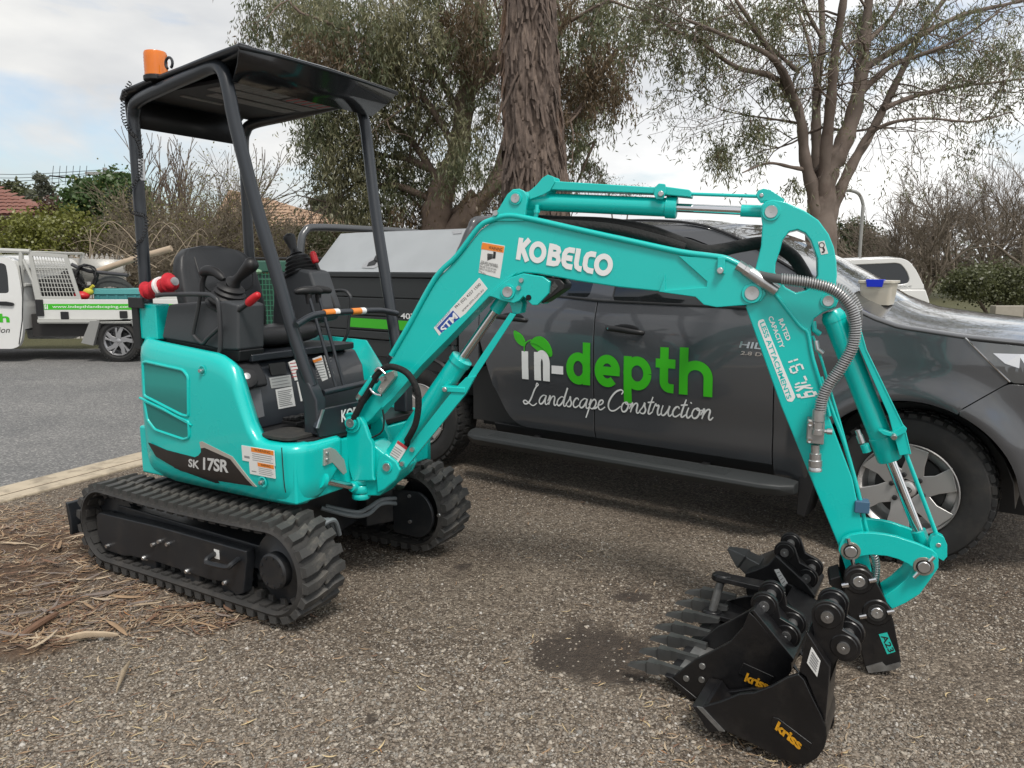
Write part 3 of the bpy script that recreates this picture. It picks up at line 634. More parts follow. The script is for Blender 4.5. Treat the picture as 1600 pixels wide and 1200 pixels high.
# rear and far covers, deck, tail
b = MB(); rows = []
for (x, y) in [(q[0], q[1]) for q in SP[:16]][::-1]: rows.append([(x, -y, .50 + .1 * min(1, max(0, (-.2 - x) / .35)) ** 2), (x * 1.012, -y * 1.012, .8), (x * 1.0, -y, 1.12), (x * .93, -y * .93, 1.15)])
b.grid(rows[::-1]); b.grid([[(-.43, .42, .5), (-.43, .42, 1.1)], [(-.3, .485, .5), (-.3, .485, 1.12)], [(.2, .49, .5), (.2, .49, 1.10)], [(.36, .49, .5), (.36, .49, .9)], [(.44, .49, .5), (.44, .49, .76)], [(.64, .46, .5), (.64, .46, .76)]])
b.build('side_cover', TEAL, exc, angle=60, solid=.012)
b = MB(); b.box(-.42, .63, -.47, .47, .50, .735); b.build('revolving_frame', TEAL, exc, bevel=.012)
b = MB(); b.prism([(-.54, -.22), (-.42, -.42), (.1, -.44), (.1, .44), (-.42, .42), (-.54, .22)], .735, 1.09, 'xy'); b.build('engine_bay', BLACKPL, exc, bevel=.01)
# grilles with rims
gA = ey(-.495, (225, 566), (230, 565), (288, 578), (296, 588), (298, 650), (288, 648), (229, 618))
gB = ey(-.495, (229, 626), (298, 658), (299, 683), (290, 686), (246, 671), (234, 655))
GR = mat('grille_mesh', (.010, .16, .145), .6)
nt = GR.node_tree; _tc = nt.nodes.new('ShaderNodeTexCoord'); _mp = nt.nodes.new('ShaderNodeMapping'); _mp.inputs['Rotation'].default_value = (0, rad(45), 0); _v = nt.nodes.new('ShaderNodeTexVoronoi'); _v.inputs['Scale'].default_value = 150; _v.inputs['Randomness'].default_value = 0
nt.links.new(_tc.outputs['Object'], _mp.inputs[0]); nt.links.new(_mp.outputs[0], _v.inputs['Vector']); _cr = nt.nodes.new('ShaderNodeValToRGB'); _cr.color_ramp.elements[0].position = .36; _cr.color_ramp.elements[0].color = (.006, .05, .05, 1); _cr.color_ramp.elements[1].position = .42; _cr.color_ramp.elements[1].color = (.02, .27, .24, 1)
nt.links.new(_v.outputs['Distance'], _cr.inputs[0]); nt.links.new(_cr.outputs[0], nt.nodes['Principled BSDF'].inputs['Base Color'])
for g, rr in ((gA, .012), (gB, .012)):
    side_plate('grille', round_poly(g, .012), .001, GR)
    P = [(p[0], side_y(*p) - .001, p[1]) for p in round_poly(g, .014, 4)]
    b = MB(); b.tube(P, .007, 8, closed=True); b.build('grille_rim', TEAL, body)
ridge = ey(-.495, (222, 621), (262, 640), (303, 664))
b = MB(); b.tube([(p[0], side_y(*p) - .002, p[1]) for p in ridge], [.006, .009, .004], 8); b.build('styling_ridge', TEAL, body)
# model stripe
st = ey(-.497, (233, 691), (262, 703), (306, 714), (312, 711), (316, 706), (316, 696), (324, 698), (363, 716), (395, 760), (340, 752), (282, 736), (245, 713))
STR = mat('stripe_black', (.02, .017, .016), .35, var=.5, vscale=14)
sp_ = side_plate('model_stripe', round_poly(st, .004), .0015, STR)
tr = ey(-.497, (314, 690), (318, 689), (365, 713), (400, 761), (395, 760), (362, 717), (322, 699), (316, 700))
side_plate('stripe_trim', tr, .002, mat('trim_beige', (.38, .35, .31), .4))
SG = mat('lettering_silver', (.55, .55, .54), .4)
p = ey(-.499, (295, 729), (312, 733), (296, 716)); side_text('lettering', 'SK', p[0], p[1], p[2], .0025, SG, sp_, bold=.03)
p = ey(-.499, (318, 734), (358, 739), (319, 714)); side_text('lettering', '17SR', p[0], p[1], p[2], .0025, SG, sp_, bold=.03, space=.95)
gr = ey(-.497, (272, 727), (276, 727), (338, 751), (340, 756), (334, 756), (272, 731)); side_plate('vent_slot', gr, .001, BLACKPL)
# latches and bolts
for (px, py) in ((317, 579), (411, 753)):
    x, z = EF.py(px, py, -.497); y = side_y(x, z)
    b = MB(); b.lathe([(.026, -.001), (.020, -.003), (.017, -.001), (0, -.001)], (x, y, z), (0, 1, 0), 20); b.build('lock_cup', TEAL, body)
    b = MB(); b.lathe([(0, -.018), (.008, -.017), (.010, -.01), (.010, 0), (.012, .002)], (x, y, z), (0, 1, 0), 14); b.build('lock', STEEL, body)
def sticker_side(x0, z0, x1, z1, head=.3, lines=4, headm=ORANGE, icon=True):
    o = side_plate('warning_sticker', [(x0, z0), (x1, z0), (x1, z1), (x0, z1)], .0012, OFFWHITE)
    h = z1 - z0; xi = x0 + (h * .9 if icon else 0)
    side_plate('sticker_heading', [(xi, z1 - h * head), (x1 - .001, z1 - h * head), (x1 - .001, z1 - .001), (xi, z1 - .001)], .0018, headm, o)
    b = MB()
    for i in range(lines):
        zz = z1 - h * (head + .1) - i * h * (.85 - head) / lines; xe = x1 - .006 - random.random() * .02
        b.box(xi + .004, xe, side_y(xi, zz) - .0018, side_y(xi, zz) - .0008, zz - h * .035, zz)
    if icon:
        b.ell((x0 + h * .45, side_y(x0, z0) - .0012, z0 + h * .55), (h * .16, .0008, h * .16), 10, 6); b.box(x0 + h * .2, x0 + h * .7, side_y(x0, z0) - .0018, side_y(x0, z0) - .0008, z0 + h * .2, z0 + h * .35)
    b.build('sticker_print', INKGREY, o)
    side_text('lettering', 'WARNING', (xi + .02, z1 - h * (head - .07)), (x1 - .02, z1 - h * (head - .07)), (xi + .02, z1 - h * .06), .0022, INK, o)
a_ = EF.py(380, 719, -.5); c_ = EF.py(429, 704, -.5); sticker_side(a_[0], a_[1], c_[0], c_[1])
a_ = EF.py(391, 738, -.5); c_ = EF.py(429, 725, -.5); sticker_side(a_[0], a_[1] - .006, c_[0], c_[1] - .004)
# seam of the removable cover and front corner bracket
b = MB(); b.tube([(.595, side_y(.595, z) - .0005, z) for z in np.linspace(.56, .755, 8)], .0022, 6); b.build('panel_seam', INK, body)

# ---------------- floor, front plate, pedals
b = MB(); b.prism([(.18, -.42), (.60, -.42), (.63, -.36), (.63, .40), (.18, .40)], .742, .768, 'xy'); b.build('floor_plate', BLACKPL, exc, bevel=.004)
b = MB(); P = [EF.pz(402, 683, .79), EF.pz(425, 687, .79), EF.pz(470, 680, .79)]
b.prism(round_poly([(.40, -.46), (.59, -.46), (.60, -.28), (.40, -.28)], .05, 5), .768, .785, 'xy')
mt_ = b.build('step_mat', mat('rubber_mat', (.03, .029, .027), .8, bump=.3, bscale=60, grime=(.08, .07, .055, .6), gscale=8, var=.3), exc, bevel=.004)
def fx(x, *pts): return [EF.px(px, py, x) for px, py in pts]
KP = .635
pk = fx(KP, (494, 668), (503, 640), (560, 628), (580, 626), (580, 668), (500, 683))
b = MB(); b.prism(pk, KP, KP - .02, 'yz'); kp = b.build('front_panel', CHAR, exc, bevel=.003)
b = MB(); q = fx(KP, (494, 669), (503, 640), (506, 640), (497, 669)); b.prism(q, KP + .006, KP - .002, 'yz'); b.build('panel_edge', STEEL, kp)
q = fx(KP, (533, 660), (560, 655), (535, 640)); b = MB(); p0 = q[0]; 
V, F, asp = text_mesh('KOBELCO', bold=.02, space=.9); hh = q[2][1] - q[0][1]
b.add([(KP + .003, p0[0] + v[0] * hh * 4.2, p0[1] + v[1] * hh) for v in V], F); b.build('lettering', WHITE, kp, angle=0, fix=False)
# seat base front wall with stickers
WX = .25
b = MB(); b.prism([(.16, .765), (WX + .03, .765), (WX, .98), (WX - .05, 1.06), (-.1, 1.09), (-.1, .765)], -.40, .40); sb = b.build('seat_base', CHAR, exc, bevel=.015, seg=3)
def wx(px, py):
    y, z = EF.px(px, py, WX + .015); return y, z
def wall_plate(name, corners, m, off=.002, par=sb, lines=0, inkm=INKGREY):
    c = [wx(*p) for p in corners]
    fx_ = lambda y, z: (.28 - .03 * max(0, (z - .765)) / .215 + off)
    b = MB(); b.prism(c, 0, 1, 'yz', warp=lambda x, y, z: (fx_(y, z) + (.0 if x > .5 else -.006), y, z)); o = b.build(name, m, par)
    if lines:
        ys = [p[0] for p in c]; zs = [p[1] for p in c]; y0, y1, z0, z1 = min(ys), max(ys), min(zs), max(zs); b = MB()
        for i in range(lines):
            z = z1 - (z1 - z0) * (.12 + .82 * i / lines); ye = y1 - (y1 - y0) * (.08 + .2 * random.random())
            b.add([(fx_(0, z) + .001, y0 + (y1 - y0) * .08, z), (fx_(0, z) + .001, ye, z), (fx_(0, z) + .001, ye, z - .004), (fx_(0, z) + .001, y0 + (y1 - y0) * .08, z - .004)], [(0, 1, 2, 3)])
        b.build('sticker_print', inkm, o, angle=0)
    return o
wall_plate('cover_panel', [(376, 598), (408, 594), (411, 650), (394, 655)], mat('panel_grey', (.14, .145, .155), .45, coat=.1), .003)
wall_plate('data_plate', [(424, 591), (457, 586), (458, 603), (426, 607)], mat('plate_alu', (.42, .43, .42), .5), .003, lines=3)
wall_plate('instruction_sticker', [(432, 609), (458, 604), (460, 634), (434, 639)], OFFWHITE, .003, lines=9)
wall_plate('instruction_sticker', [(456, 567), (466, 563), (476, 592), (463, 595)], OFFWHITE, .003, lines=5, inkm=SEALR)
wall_plate('instruction_sticker', [(466, 597), (484, 592), (486, 622), (469, 627)], OFFWHITE, .003, lines=1)
wall_plate('instruction_sticker', [(494, 561), (508, 556), (514, 592), (505, 596)], OFFWHITE, .003, lines=8)
wall_plate('instruction_sticker', [(512, 556), (518, 556), (524, 585), (517, 590)], OFFWHITE, .003, lines=6)
wall_plate('sticker_heading', [(494, 563), (507, 559), (507, 563), (495, 567)], ORANGE, .0045)
wall_plate('small_sticker', [(375, 603), (387, 601), (388, 607), (377, 609)], OFFWHITE, .005)
wall_plate('small_sticker', [(388, 600), (404, 597), (405, 604), (389, 607)], mat('pink_label', (.75, .5, .5), .5), .005)
wall_plate('recess', [(425, 569), (450, 566), (452, 584), (428, 587)], INK, .004)
b = MB(); b.prism([(.02, -.34), (.235, -.34), (.245, -.33), (.245, .34), (.02, .34)], 1.07, 1.105, 'xy'); b.build('seat_base_lip', CHAR, sb, bevel=.01)
# fuel filler housing
b = MB(); b.prism([(.10, .98), (.285, .955), (.265, 1.01), (.22, 1.075), (.10, 1.08)], -.44, -.27); ff = b.build('filler_cover', BLACKPL, exc, bevel=.02, seg=3)
b = MB(); b.lathe([(.0, .03), (.035, .028), (.05, .02), (.055, 0)], (.255, -.385, 1.0), (.75, -.35, .55), 24); b.lathe([(0, .036), (.016, .034), (.018, .026)], (.255, -.385, 1.0), (.75, -.35, .55), 16, m=1); b.build('fuel_cap', [BLACKPL, STEEL], ff)
# pedals: ribbed rubber pads
for k, y in enumerate((-.26, -.17, -.08)):
    b = MB(); 
    for i in range(3):
        for j in range(2): b.box(.34 + i * .03, .362 + i * .03, y + j * .036, y + .03 + j * .036, .80 + i * .004, .815 + i * .004)
    b.box(.335, .43, y - .002, y + .068, .785, .80); b.build('pedal', BLACKPL, exc, bevel=.003)

# ---------------- seat
b = MB(); prof = [(-.18, 1.115), (-.2, 1.16), (-.14, 1.185), (0, 1.185), (.12, 1.205), (.17, 1.195), (.19, 1.16), (.17, 1.12), (.05, 1.10)]
P = [(q.x, q.y) for q in catmull([(p[0], p[1], 0) for p in prof], 4, True)]
rows = []
for t in np.linspace(-1, 1, 15):
    e = (1 - abs(t) ** 6) ; y = .235 * t + .0; k = .55 + .45 * e ** .5; dz = .016 * t * t
    rows.append([(-.0 + (p[0]) * (.9 + .1 * e), y, 1.15 + (p[1] - 1.15) * k + dz) for p in P])
b.grid(rows, closeu=True); b.add(rows[0], [tuple(range(len(P)))]); b.add(rows[-1], [tuple(range(len(P)))[::-1]])
SEATO = (-.02, -.02)
seat = b.build('seat_cushion', VINYL, exc, angle=60); seat.location = (-.02, -.03, .005)
b = MB(); rows = []
for v in np.linspace(0, 1, 25):
    h = float(np.interp(v, [0, .03, .1, .3, .55, .75, .87, .95, .985, 1], [.12, .19, .225, .245, .245, .235, .215, .175, .12, .05])); th = float(np.interp(v, [0, .05, .2, .8, .95, 1], [.012, .04, .05, .042, .03, .008])); row = []
    for k in range(40):
        a = 2 * math.pi * k / 40; c_, s_ = math.cos(a), math.sin(a); y = h * math.copysign(abs(c_) ** .55, c_); x = th * math.copysign(abs(s_) ** .6, s_); t = y / max(h, .01)
        if s_ > 0: x += (.030 * max(0, abs(t) - .55) / .45 * (1 - .55 * v) if abs(t) < .93 else .02) * (1 if .04 < v < .93 else .3) - (.010 if abs(t) < .5 and .08 < v < .55 else 0)
        row.append((-.30 - .11 * v + x, y, 1.13 + .47 * v))
    rows.append(row)
b.grid(rows, closeu=True); b.add(rows[0], [tuple(range(40))]); b.add(rows[-1], [tuple(range(40))[::-1]]); back = b.build('seat_backrest', mat('seat_vinyl', (.030, .031, .033), .45, rvar=.08, bump=.1, bscale=160), exc, angle=70); back.location = (.03, -.03, 0)
b = MB(); b.tube(catmull([(-.275, -.15, 1.40), (-.283, -.11, 1.375), (-.283, 0, 1.37), (-.283, .11, 1.375), (-.275, .15, 1.40)], 5), .004, 6)
for sg in (-1, 1): b.tube(catmull([(-.275, sg * .15, 1.40), (-.29, sg * .165, 1.46), (-.325, sg * .16, 1.54)], 5), .004, 6)
b.build('seam_piping', INK, back)

# ---------------- control consoles
def bellows(b, o, r0, r1, h, n, m=0, tilt=(0, 0, 1), seg=16):
    pr_ = []
    for i in range(n): 
        t = i / n; r = r0 + (r1 - r0) * t; pr_ += [(r, h * t), (r * 1.05, h * (t + .35 / n)), (r * .86, h * (t + .8 / n))]
    pr_.append((r1 * .8, h)); pr_.append((0, h)); b.lathe(pr_, o, tilt, seg, m)
def console(name, near):
    y = -.335 if near else .30
    Y0, Y1 = y - .075, y + .075
    if near:
        P = ey(Y0, (252, 528), (262, 476), (300, 472), (352, 470), (372, 476), (372, 548), (346, 548), (315, 540), (255, 530))
    else:
        P = ey(y, (440, 520), (443, 455), (455, 425), (478, 418), (500, 424), (520, 482), (514, 500), (500, 503), (470, 510))
    b = MB(); b.prism(P, Y0, Y1); c = b.build(name, GREYPL, exc, bevel=.018, seg=3)
    if near:
        P2 = [(p[0], p[1]) for p in ey(Y0, (256, 528), (318, 540), (372, 548), (370, 566), (336, 566), (300, 548), (256, 540))]
        b = MB(); b.prism(P2, Y0 + .01, Y1); b.build('console_base', BLACKPL, c, bevel=.008)
        (x, z) = EF.py(353, 470, y); d = Vector((.25, 0, 1)); o = Vector((x, y, z - .03))
        jx, jz = EF.py(398, 408, y)
        bx, bz = EF.py(362, 445, y)
    else:
        (x, z) = EF.py(472, 424, y); d = Vector((-.15, 0, 1)); o = Vector((x, y, z - .02)); jx, jz = EF.py(450, 366, y); bx, bz = EF.py(463, 400, y)
    top = Vector((bx, y, bz)); ax = (top - o)
    b = MB(); bellows(b, o, .092, .052, ax.length, 5, tilt=ax); b.build('bellows', BLACKPL, c, angle=50)
    tip = Vector((jx, y, jz)); g = (tip - top); b = MB(); n_ = 14; pts = [top + g * (i / n_) for i in range(n_ + 1)]
    r = [q * 1.22 for q in (.024, .03, .022, .018, .017, .017, .018, .0195, .021, .0225, .024, .0255, .027, .024, .013)]
    b.tube(pts, r, 14); b.build('joystick', BLACKPL, c, angle=60)
    return c
cN = console('control_console', True); cF = console('control_console', False)
# armrest/wrist knob on the near console, safety lever with red knob, guard loops
b = MB(); a = [EF.py(*p, -.33) for p in ((318, 498), (316, 450), (320, 430), (328, 426), (345, 430))]
b.tube(catmull([(q[0], -.33, q[1]) for q in a], 5), [.012] * 21, 8); a = [EF.py(*p, -.33) for p in ((316, 430), (322, 423), (336, 425), (350, 437))]; b.tube(catmull([(q[0], -.33, q[1]) for q in a], 4), [.012, .02, .022, .023, .024, .024, .024, .023, .022, .021, .02, .017, .01], 10); b.build('blade_lever', BLACKPL, cN, angle=60)
def bar(name, pts, r, par, m=CHAR, seg=10, n=5): 
    b = MB(); b.tube(catmull(pts, n), r, seg); return b.build(name, m, par, angle=60)
def pe(y, *px): return [(EF.py(a, c, y)[0], y, EF.py(a, c, y)[1]) for a, c in px]
GL = mat('guard_tube', (.035, .037, .040), .45)
bar('guard_loop', pe(-.44, (245, 462), (262, 460), (320, 460), (334, 464), (341, 474), (344, 510), (344, 545), (340, 556)), .0105, cN, GL)
bar('guard_loop', pe(-.43, (313, 462), (308, 490), (302, 520), (304, 526), (312, 534), (318, 536), (325, 528), (345, 510)), .009, cN, GL)
l = bar('lock_lever', pe(-.40, (345, 508), (365, 492), (388, 474)), .009, cN, BLACKPL)
bar('knob', pe(-.40, (387, 475), (393, 469), (405, 459)), [.014, .016, .018, .018, .019, .019, .019, .018, .017, .015, .008], l, RED)
b = MB(); q = pe(.32, (525, 483), (510, 450), (492, 407)); b.tube(q, .009, 8); l = b.build('lock_lever', BLACKPL, cF)
bar('knob', pe(.32, (494, 411), (491, 403), (488, 393)), [.013, .016, .017, .018, .018, .018, .018, .017, .017, .014, .008], l, RED)
bar('guard_loop', pe(.40, (505, 457), (535, 454), (545, 460), (548, 470), (545, 500), (543, 520), (536, 535), (528, 545)), .009, cF, GL)
# travel levers with T handles
for (p0, p1) in (((527, 612), (482, 460)), ((538, 606), (497, 459))):
    y = .0 if p0[0] == 527 else .06
    q = pe(y, p0, p1); b = MB(); b.tube(q, .0085, 10); lv = b.build('travel_lever', CHAR, exc)
    tp = Vector(q[1]); b = MB(); b.tube(catmull([tp + Vector((-.03, -.06, .012)), tp + Vector((-.012, -.03, .018)), tp + Vector((0, 0, .018)), tp + Vector((.012, .03, .018)), tp + Vector((.03, .06, .012))], 4), [q * 1.25 for q in (.008, .011, .013, .014, .015, .016, .017, .018, .018, .018, .017, .016, .015, .014, .013, .011, .008)], 10); b.cyl(tp + Vector((0, 0, -.045)), tp + Vector((0, 0, .02)), .012, .018); b.build('handle', BLACKPL, lv, angle=60)

# ---------------- canopy
POST = .0285
fn = [(.22, -.41, 2.315), (.262, -.418, 2.27), (.285, -.42, 2.20), (.31, -.415, 2.09), (.375, -.385, 1.76), (.45, -.355, 1.46), (.52, -.33, 1.18), (.575, -.305, .985)]
rail_n = [(-.50, -.325, 2.0), (-.50, -.325, 2.16), (-.485, -.33, 2.225), (-.43, -.34, 2.265), (-.2, -.372, 2.29), (.05, -.395, 2.315), (.20, -.41, 2.325), (.262, -.418, 2.29), (.292, -.42, 2.20), (.31, -.415, 2.09), (.375, -.385, 1.76), (.45, -.355, 1.46), (.52, -.33, 1.18), (.575, -.305, .985)]
def mir(P): return [(x, -y, z) for x, y, z in P]
cano = MB(); cano.tube(catmull([(-.50, -.325, 1.12)] + rail_n, 5), POST, 14); c1 = cano.build('canopy_post_frame', CHAR, exc, angle=60)
cano = MB(); cano.tube(catmull([(-.50, .325, 1.12)] + mir(rail_n), 5), POST, 14); c2 = cano.build('canopy_post_frame', CHAR, exc, angle=60)
for sg, par in ((-1, c1), (1, c2)):         # flat foot of the front post
    b = MB(); b.prism([(.535, 1.07), (.59, 1.0), (.63, .93), (.63, .775), (.55, .775), (.55, .90), (.51, 1.05)], sg * .305 - .03, sg * .305 + .03); b.build('post_foot', CHAR, par, bevel=.01)
b = MB(); b.tube([(-.50, -.325, 1.6), (-.50, .325, 1.6)], .001, 4)
# roof sheet, crowned, with front and side skirts
b = MB(); rows = []
for x, hw_, z in ((-.56, .35, 2.285), (-.52, .36, 2.32), (-.3, .385, 2.335), (0, .42, 2.35), (.25, .46, 2.36), (.44, .49, 2.365), (.455, .492, 2.355)):
    rows.append([(x, hw_ * t, z + .012 * (1 - t * t)) for t in np.linspace(-1, 1, 9)])
b.grid(rows); rf = b.build('canopy_roof', CHAR, exc, angle=50, solid=.012)
b = MB(); q = [rows[-2][0], rows[-2][-1]]
vis = [[(.44, -.49, 2.37), (.44, 0, 2.38), (.44, .49, 2.37)], [(.455, -.493, 2.362), (.455, 0, 2.372), (.455, .493, 2.362)], [(.40, -.46, 2.30), (.40, 0, 2.295), (.40, .46, 2.30)], [(.33, -.43, 2.245), (.335, 0, 2.24), (.33, .43, 2.245)]]
b.grid(vis); b.build('front_visor', mat('visor_black', (.012, .013, .015), .22, coat=.3), rf, angle=60, solid=.008)
b = MB(); b.grid([[(-.545, -.33, 2.29), (-.545, .33, 2.29)], [(-.535, -.33, 2.16), (-.535, .33, 2.16)]]); b.build('rear_skirt', BLACKPL, rf, solid=.01)
b = MB(); b.box(-.46, .34, -.33, .33, 2.285, 2.30); rl = b.build('roof_lining', mat('lining_black', (.014, .014, .018), .6), rf)
LB = mat('lining_print', (.20, .19, .19), .6, var=.4, vscale=20)
for (x0, x1, y0, y1) in ((.10, .32, -.28, .02), (.10, .32, .05, .30), (-.02, .08, -.28, .30), (-.13, -.05, -.2, .28), (-.25, -.22, -.25, -.02)):
    b = MB(); b.box(x0, x1, y0, y1, 2.280, 2.286); s_ = b.build('load_chart_sticker', LB, rl)
    b = MB()
    for i in range(5):
        yy = y0 + (y1 - y0) * (i + .3) / 5; b.box(x0 + .01, x1 - .01, yy, yy + .006, 2.278, 2.281)
    b.build('sticker_print', SEALR if x0 == .1 and y0 > 0 else INKGREY, s_)
# beacon and its bracket, coiled lead down the rear post
bx_, by_ = EF.pz(252, 100, 2.34)
bx_, by_ = -.25, -.365
b = MB(); b.lathe([(.052, 0), (.056, .004), (.056, .02), (.05, .024)], (bx_, by_, 2.325), (0, 0, 1), 28); bc = b.build('beacon_base', BLACKPL, exc)
ORG = mat('amber_lens', (.95, .24, .012), .15, spec=.6, trans=.25, coat=.3)
pr_ = [(.050, 0)]
for i in range(6): pr_ += [(.0505, .008 + i * .0135), (.0494, .0145 + i * .0135)]
pr_ += [(.050, .093), (.046, .104), (.03, .108), (0, .109)]
b = MB(); b.lathe(pr_, (bx_, by_, 2.348), (0, 0, 1), 32); b.build('amber_lens', ORG, bc, angle=25)
b = MB(); b.lathe([(0, .0), (.02, .0), (.022, .05), (.012, .07), (0, .07)], (bx_, by_, 2.35), (0, 0, 1), 12); b.build('beacon_lamp', mat('lamp_reflector', (.6, .25, .05), .3), bc)
b = MB(); b.tube([(x, -.385, z) for x, z in arc(bx_ + .12, 2.385, .024, -60, 240, 12)], .006, 8); b.build('lifting_eye', CHAR, rf)
def coil(name, path, r, wire, turns, par, m=BLACKPL, seg=6):
    P = catmull(path, 12); L_ = [0]
    for i in range(1, len(P)): L_.append(L_[-1] + (P[i] - P[i - 1]).length)
    n = turns * 9; pts = []
    for i in range(n + 1):
        s = L_[-1] * i / n; j = max(1, min(len(P) - 1, int(np.searchsorted(L_, s)))); t = (s - L_[j - 1]) / max(1e-6, L_[j] - L_[j - 1]); p = P[j - 1].lerp(P[j], t)
        T = (P[j] - P[j - 1]).normalized(); a = T.orthogonal().normalized(); c = T.cross(a); th = 2 * math.pi * i / 9
        pts.append(p + (a * math.cos(th) + c * math.sin(th)) * r)
    b = MB(); b.tube(pts, wire, seg); return b.build(name, m, par, angle=60)
cp = [EF.py(*p, -.37) for p in ((204, 128), (196, 142), (192, 160), (193, 185), (203, 205), (214, 218), (220, 240), (216, 275), (203, 300), (206, 330), (228, 340), (224, 370), (212, 385), (212, 415))]
coil('coiled_lead', [(q[0] + .0, -.37, q[1]) for q in cp], .0085, .0022, 70, c1)
b = MB(); q = EF.py(222, 262, -.35); b.box(q[0] - .012, q[0] + .02, -.36, -.35, q[1] - .06, q[1] + .04); b.build('lead_clip', STEEL, c1)
# front guard bars
bar('guard_bar', [(.56, *EF.px(a, c, .56)) for a, c in ((463, 508), (484, 495), (505, 490), (550, 487), (590, 485), (606, 487), (620, 490))], .0145, c1)
b = MB(); 
for px0 in (502, 545):
    y0, z0 = EF.px(px0 + 4, 489 if px0 == 502 else 487, .56); b.tube([(.56, y0, z0), (.56, y0 + .06, z0)], .0156, 10, m=0); b.tube([(.56, y0 + .06, z0), (.56, y0 + .09, z0)], .0156, 10, m=1)
wbd = b.build('warning_band', [ORANGE, WHITE], c1); wbd['kind'] = 'stuff'
b = MB(); y0, z0 = EF.px(505, 614, .60); y1, z1 = EF.px(590, 594, .60); b.tube([(.60, y0, z0), (.60, y1, z1)], .014, 10); b.build('guard_bar', CHAR, c1)
# tool rack bracket behind the near console (teal box and black clamps)
b = MB(); b.box(-.44, -.30, -.42, -.34, 1.15, 1.32); b.build('oil_tank_cover', TEAL, exc, bevel=.008)
b = MB(); b.box(-.47, -.42, -.43, -.37, 1.10, 1.33); b.box(-.47, -.36, -.445, -.43, 1.30, 1.35); b.build('clamp_bracket', BLACKPL, exc, bevel=.004)

# ---------------- swing bracket
BW = .19
def bpl(mb, pts, w0, w1): mb.prism(pts, w0, w1)
b = MB(BE)
pin = BF.py(550, 660, 0)
cheek = bw(0, (541, 667), (541, 655), (546, 649), (554, 648), (563, 652), (569, 662), (576, 682), (582, 694), (583, 745), (586, 752), (550, 752), (545, 735), (540, 700))
for w in (0, .16): b.prism(cheek, w, w + .03)
core = bw(0, (545, 735), (550, 700), (575, 694), (596, 712), (612, 722), (624, 735), (616, 752), (598, 768), (588, 778), (556, 778))
b.prism(core, .03, .16); lug_ = bw(0, (590, 716), (600, 708), (618, 722), (625, 735), (618, 750), (600, 766), (588, 772), (586, 740))
for w in (.005, .155): b.prism(lug_, w, w + .03)
sw = b.build('swing_bracket', TEAL, exc, bevel=.008, seg=3)
pc = BF.py(562, 765, .03)
b = MB(BE)
for z0, z1, r in ((-.055, -.028, .043), (-.025, .012, .046), (.015, .045, .043)): b.lathe([(.0, z0), (r - .004, z0), (r, z0 + .005), (r, z1 - .005), (r - .004, z1), (0, z1)], (pc[0] - .002, .045, pc[1] + .01), (0, 0, 1), 28)
b.lathe([(0, .045), (.03, .045), (.03, .05), (0, .05)], (pc[0] - .002, .045, pc[1] + .01), (0, 0, 1), 24, m=1); b.build('swing_knuckle', [TEAL, STEEL], exc, angle=40)
def pin_head(par, s, z, w, r, washer=True, M=BE, name='pin'):
    b = MB(M); b.lathe([(0, -.010), (r * .12, -.010), (r * .14, -.0075), (r * .8, -.0085), (r * .86, -.006), (r * .86, 0)], (s, w, z), (0, 1, 0), 24, m=0)
    if washer: b.lathe([(r * .86, -.005), (r * 1.15, -.005), (r * 1.2, -.002), (r * 1.2, .002)], (s, w, z), (0, 1, 0), 24, m=1)
    return b.build(name, [STEEL, BLACKP if washer == 2 else TEAL], par, angle=35)
b = MB(BE); b.lathe([(.04, -.012), (.046, -.01), (.046, 0)], (pin[0], 0, pin[1]), (0, 1, 0), 28); b.lathe([(0, -.012), (.04, -.012)], (pin[0], 0, pin[1]), (0, 1, 0), 28); b.build('pin_boss', TEAL, sw)
pin_head(sw, pin[0], pin[1], -.012, .024)
p_ = BF.py(604, 730, 0); pin_head(sw, p_[0], p_[1], .004, .022)
# swing ram rod
q0 = EF.py(472, 757, -.33); b = MB(); pcE = BE @ Vector((pc[0], .045, pc[1] + .002)); a0 = Vector((.63, -.33, EF.px(478, 757, .63)[1])); 
dirr = (pcE - a0); b.cyl(a0 - dirr * .3, a0 + dirr * .78, .0155, m=0); b.cyl(a0 + dirr * .76, pcE, .024, m=1); b.lathe([(.024, 0), (.04, 0), (.04, .02), (.024, .02)], a0 - dirr * .02, dirr, 20, m=1); b.build('swing_ram', [CHROME, TEAL], exc, angle=40)
b = MB(); q = fx(.66, (505, 702), (516, 699), (519, 722), (505, 728)); b.prism(q, .655, .667, 'yz'); b.prism(fx(.66, (516, 699), (524, 702), (538, 718), (542, 738), (537, 742), (519, 722)), .657, .661, 'yz'); br = b.build('hose_bracket', mat('raw_plate', (.45, .45, .42), .4, metal=.5), exc, bevel=.002)
for p in ((511, 708), (511, 718)):
    y, z = EF.px(*p, .667); b = MB(); b.lathe([(0, .008), (.007, .008), (.008, 0)], (.667, y, z), (1, 0, 0), 10); b.build('bolt', STEEL, br)

# ---------------- boom
b = MB(BE)
boom_o = bw(.03, (556, 652), (575, 622), (605, 572), (640, 510), (681, 438), (714, 404), (750, 360), (768, 347), (794, 340), (824, 344), (900, 360), (1000, 382), (1065, 396), (1134, 405), (1165, 418), (1182, 430), (1193, 447), (1196, 459), (1188, 471), (1172, 475), (1120, 479), (1101, 475), (1087, 463), (1043, 457), (967, 449), (900, 439), (843, 428), (818, 426), (799, 433), (780, 447), (763, 463), (742, 484), (700, 527), (642, 586), (610, 622), (580, 655), (566, 668), (556, 670), (549, 662))
b.prism(boom_o, .03, .16); boom = b.build('boom', TEAL, exc, bevel=.006, seg=3)
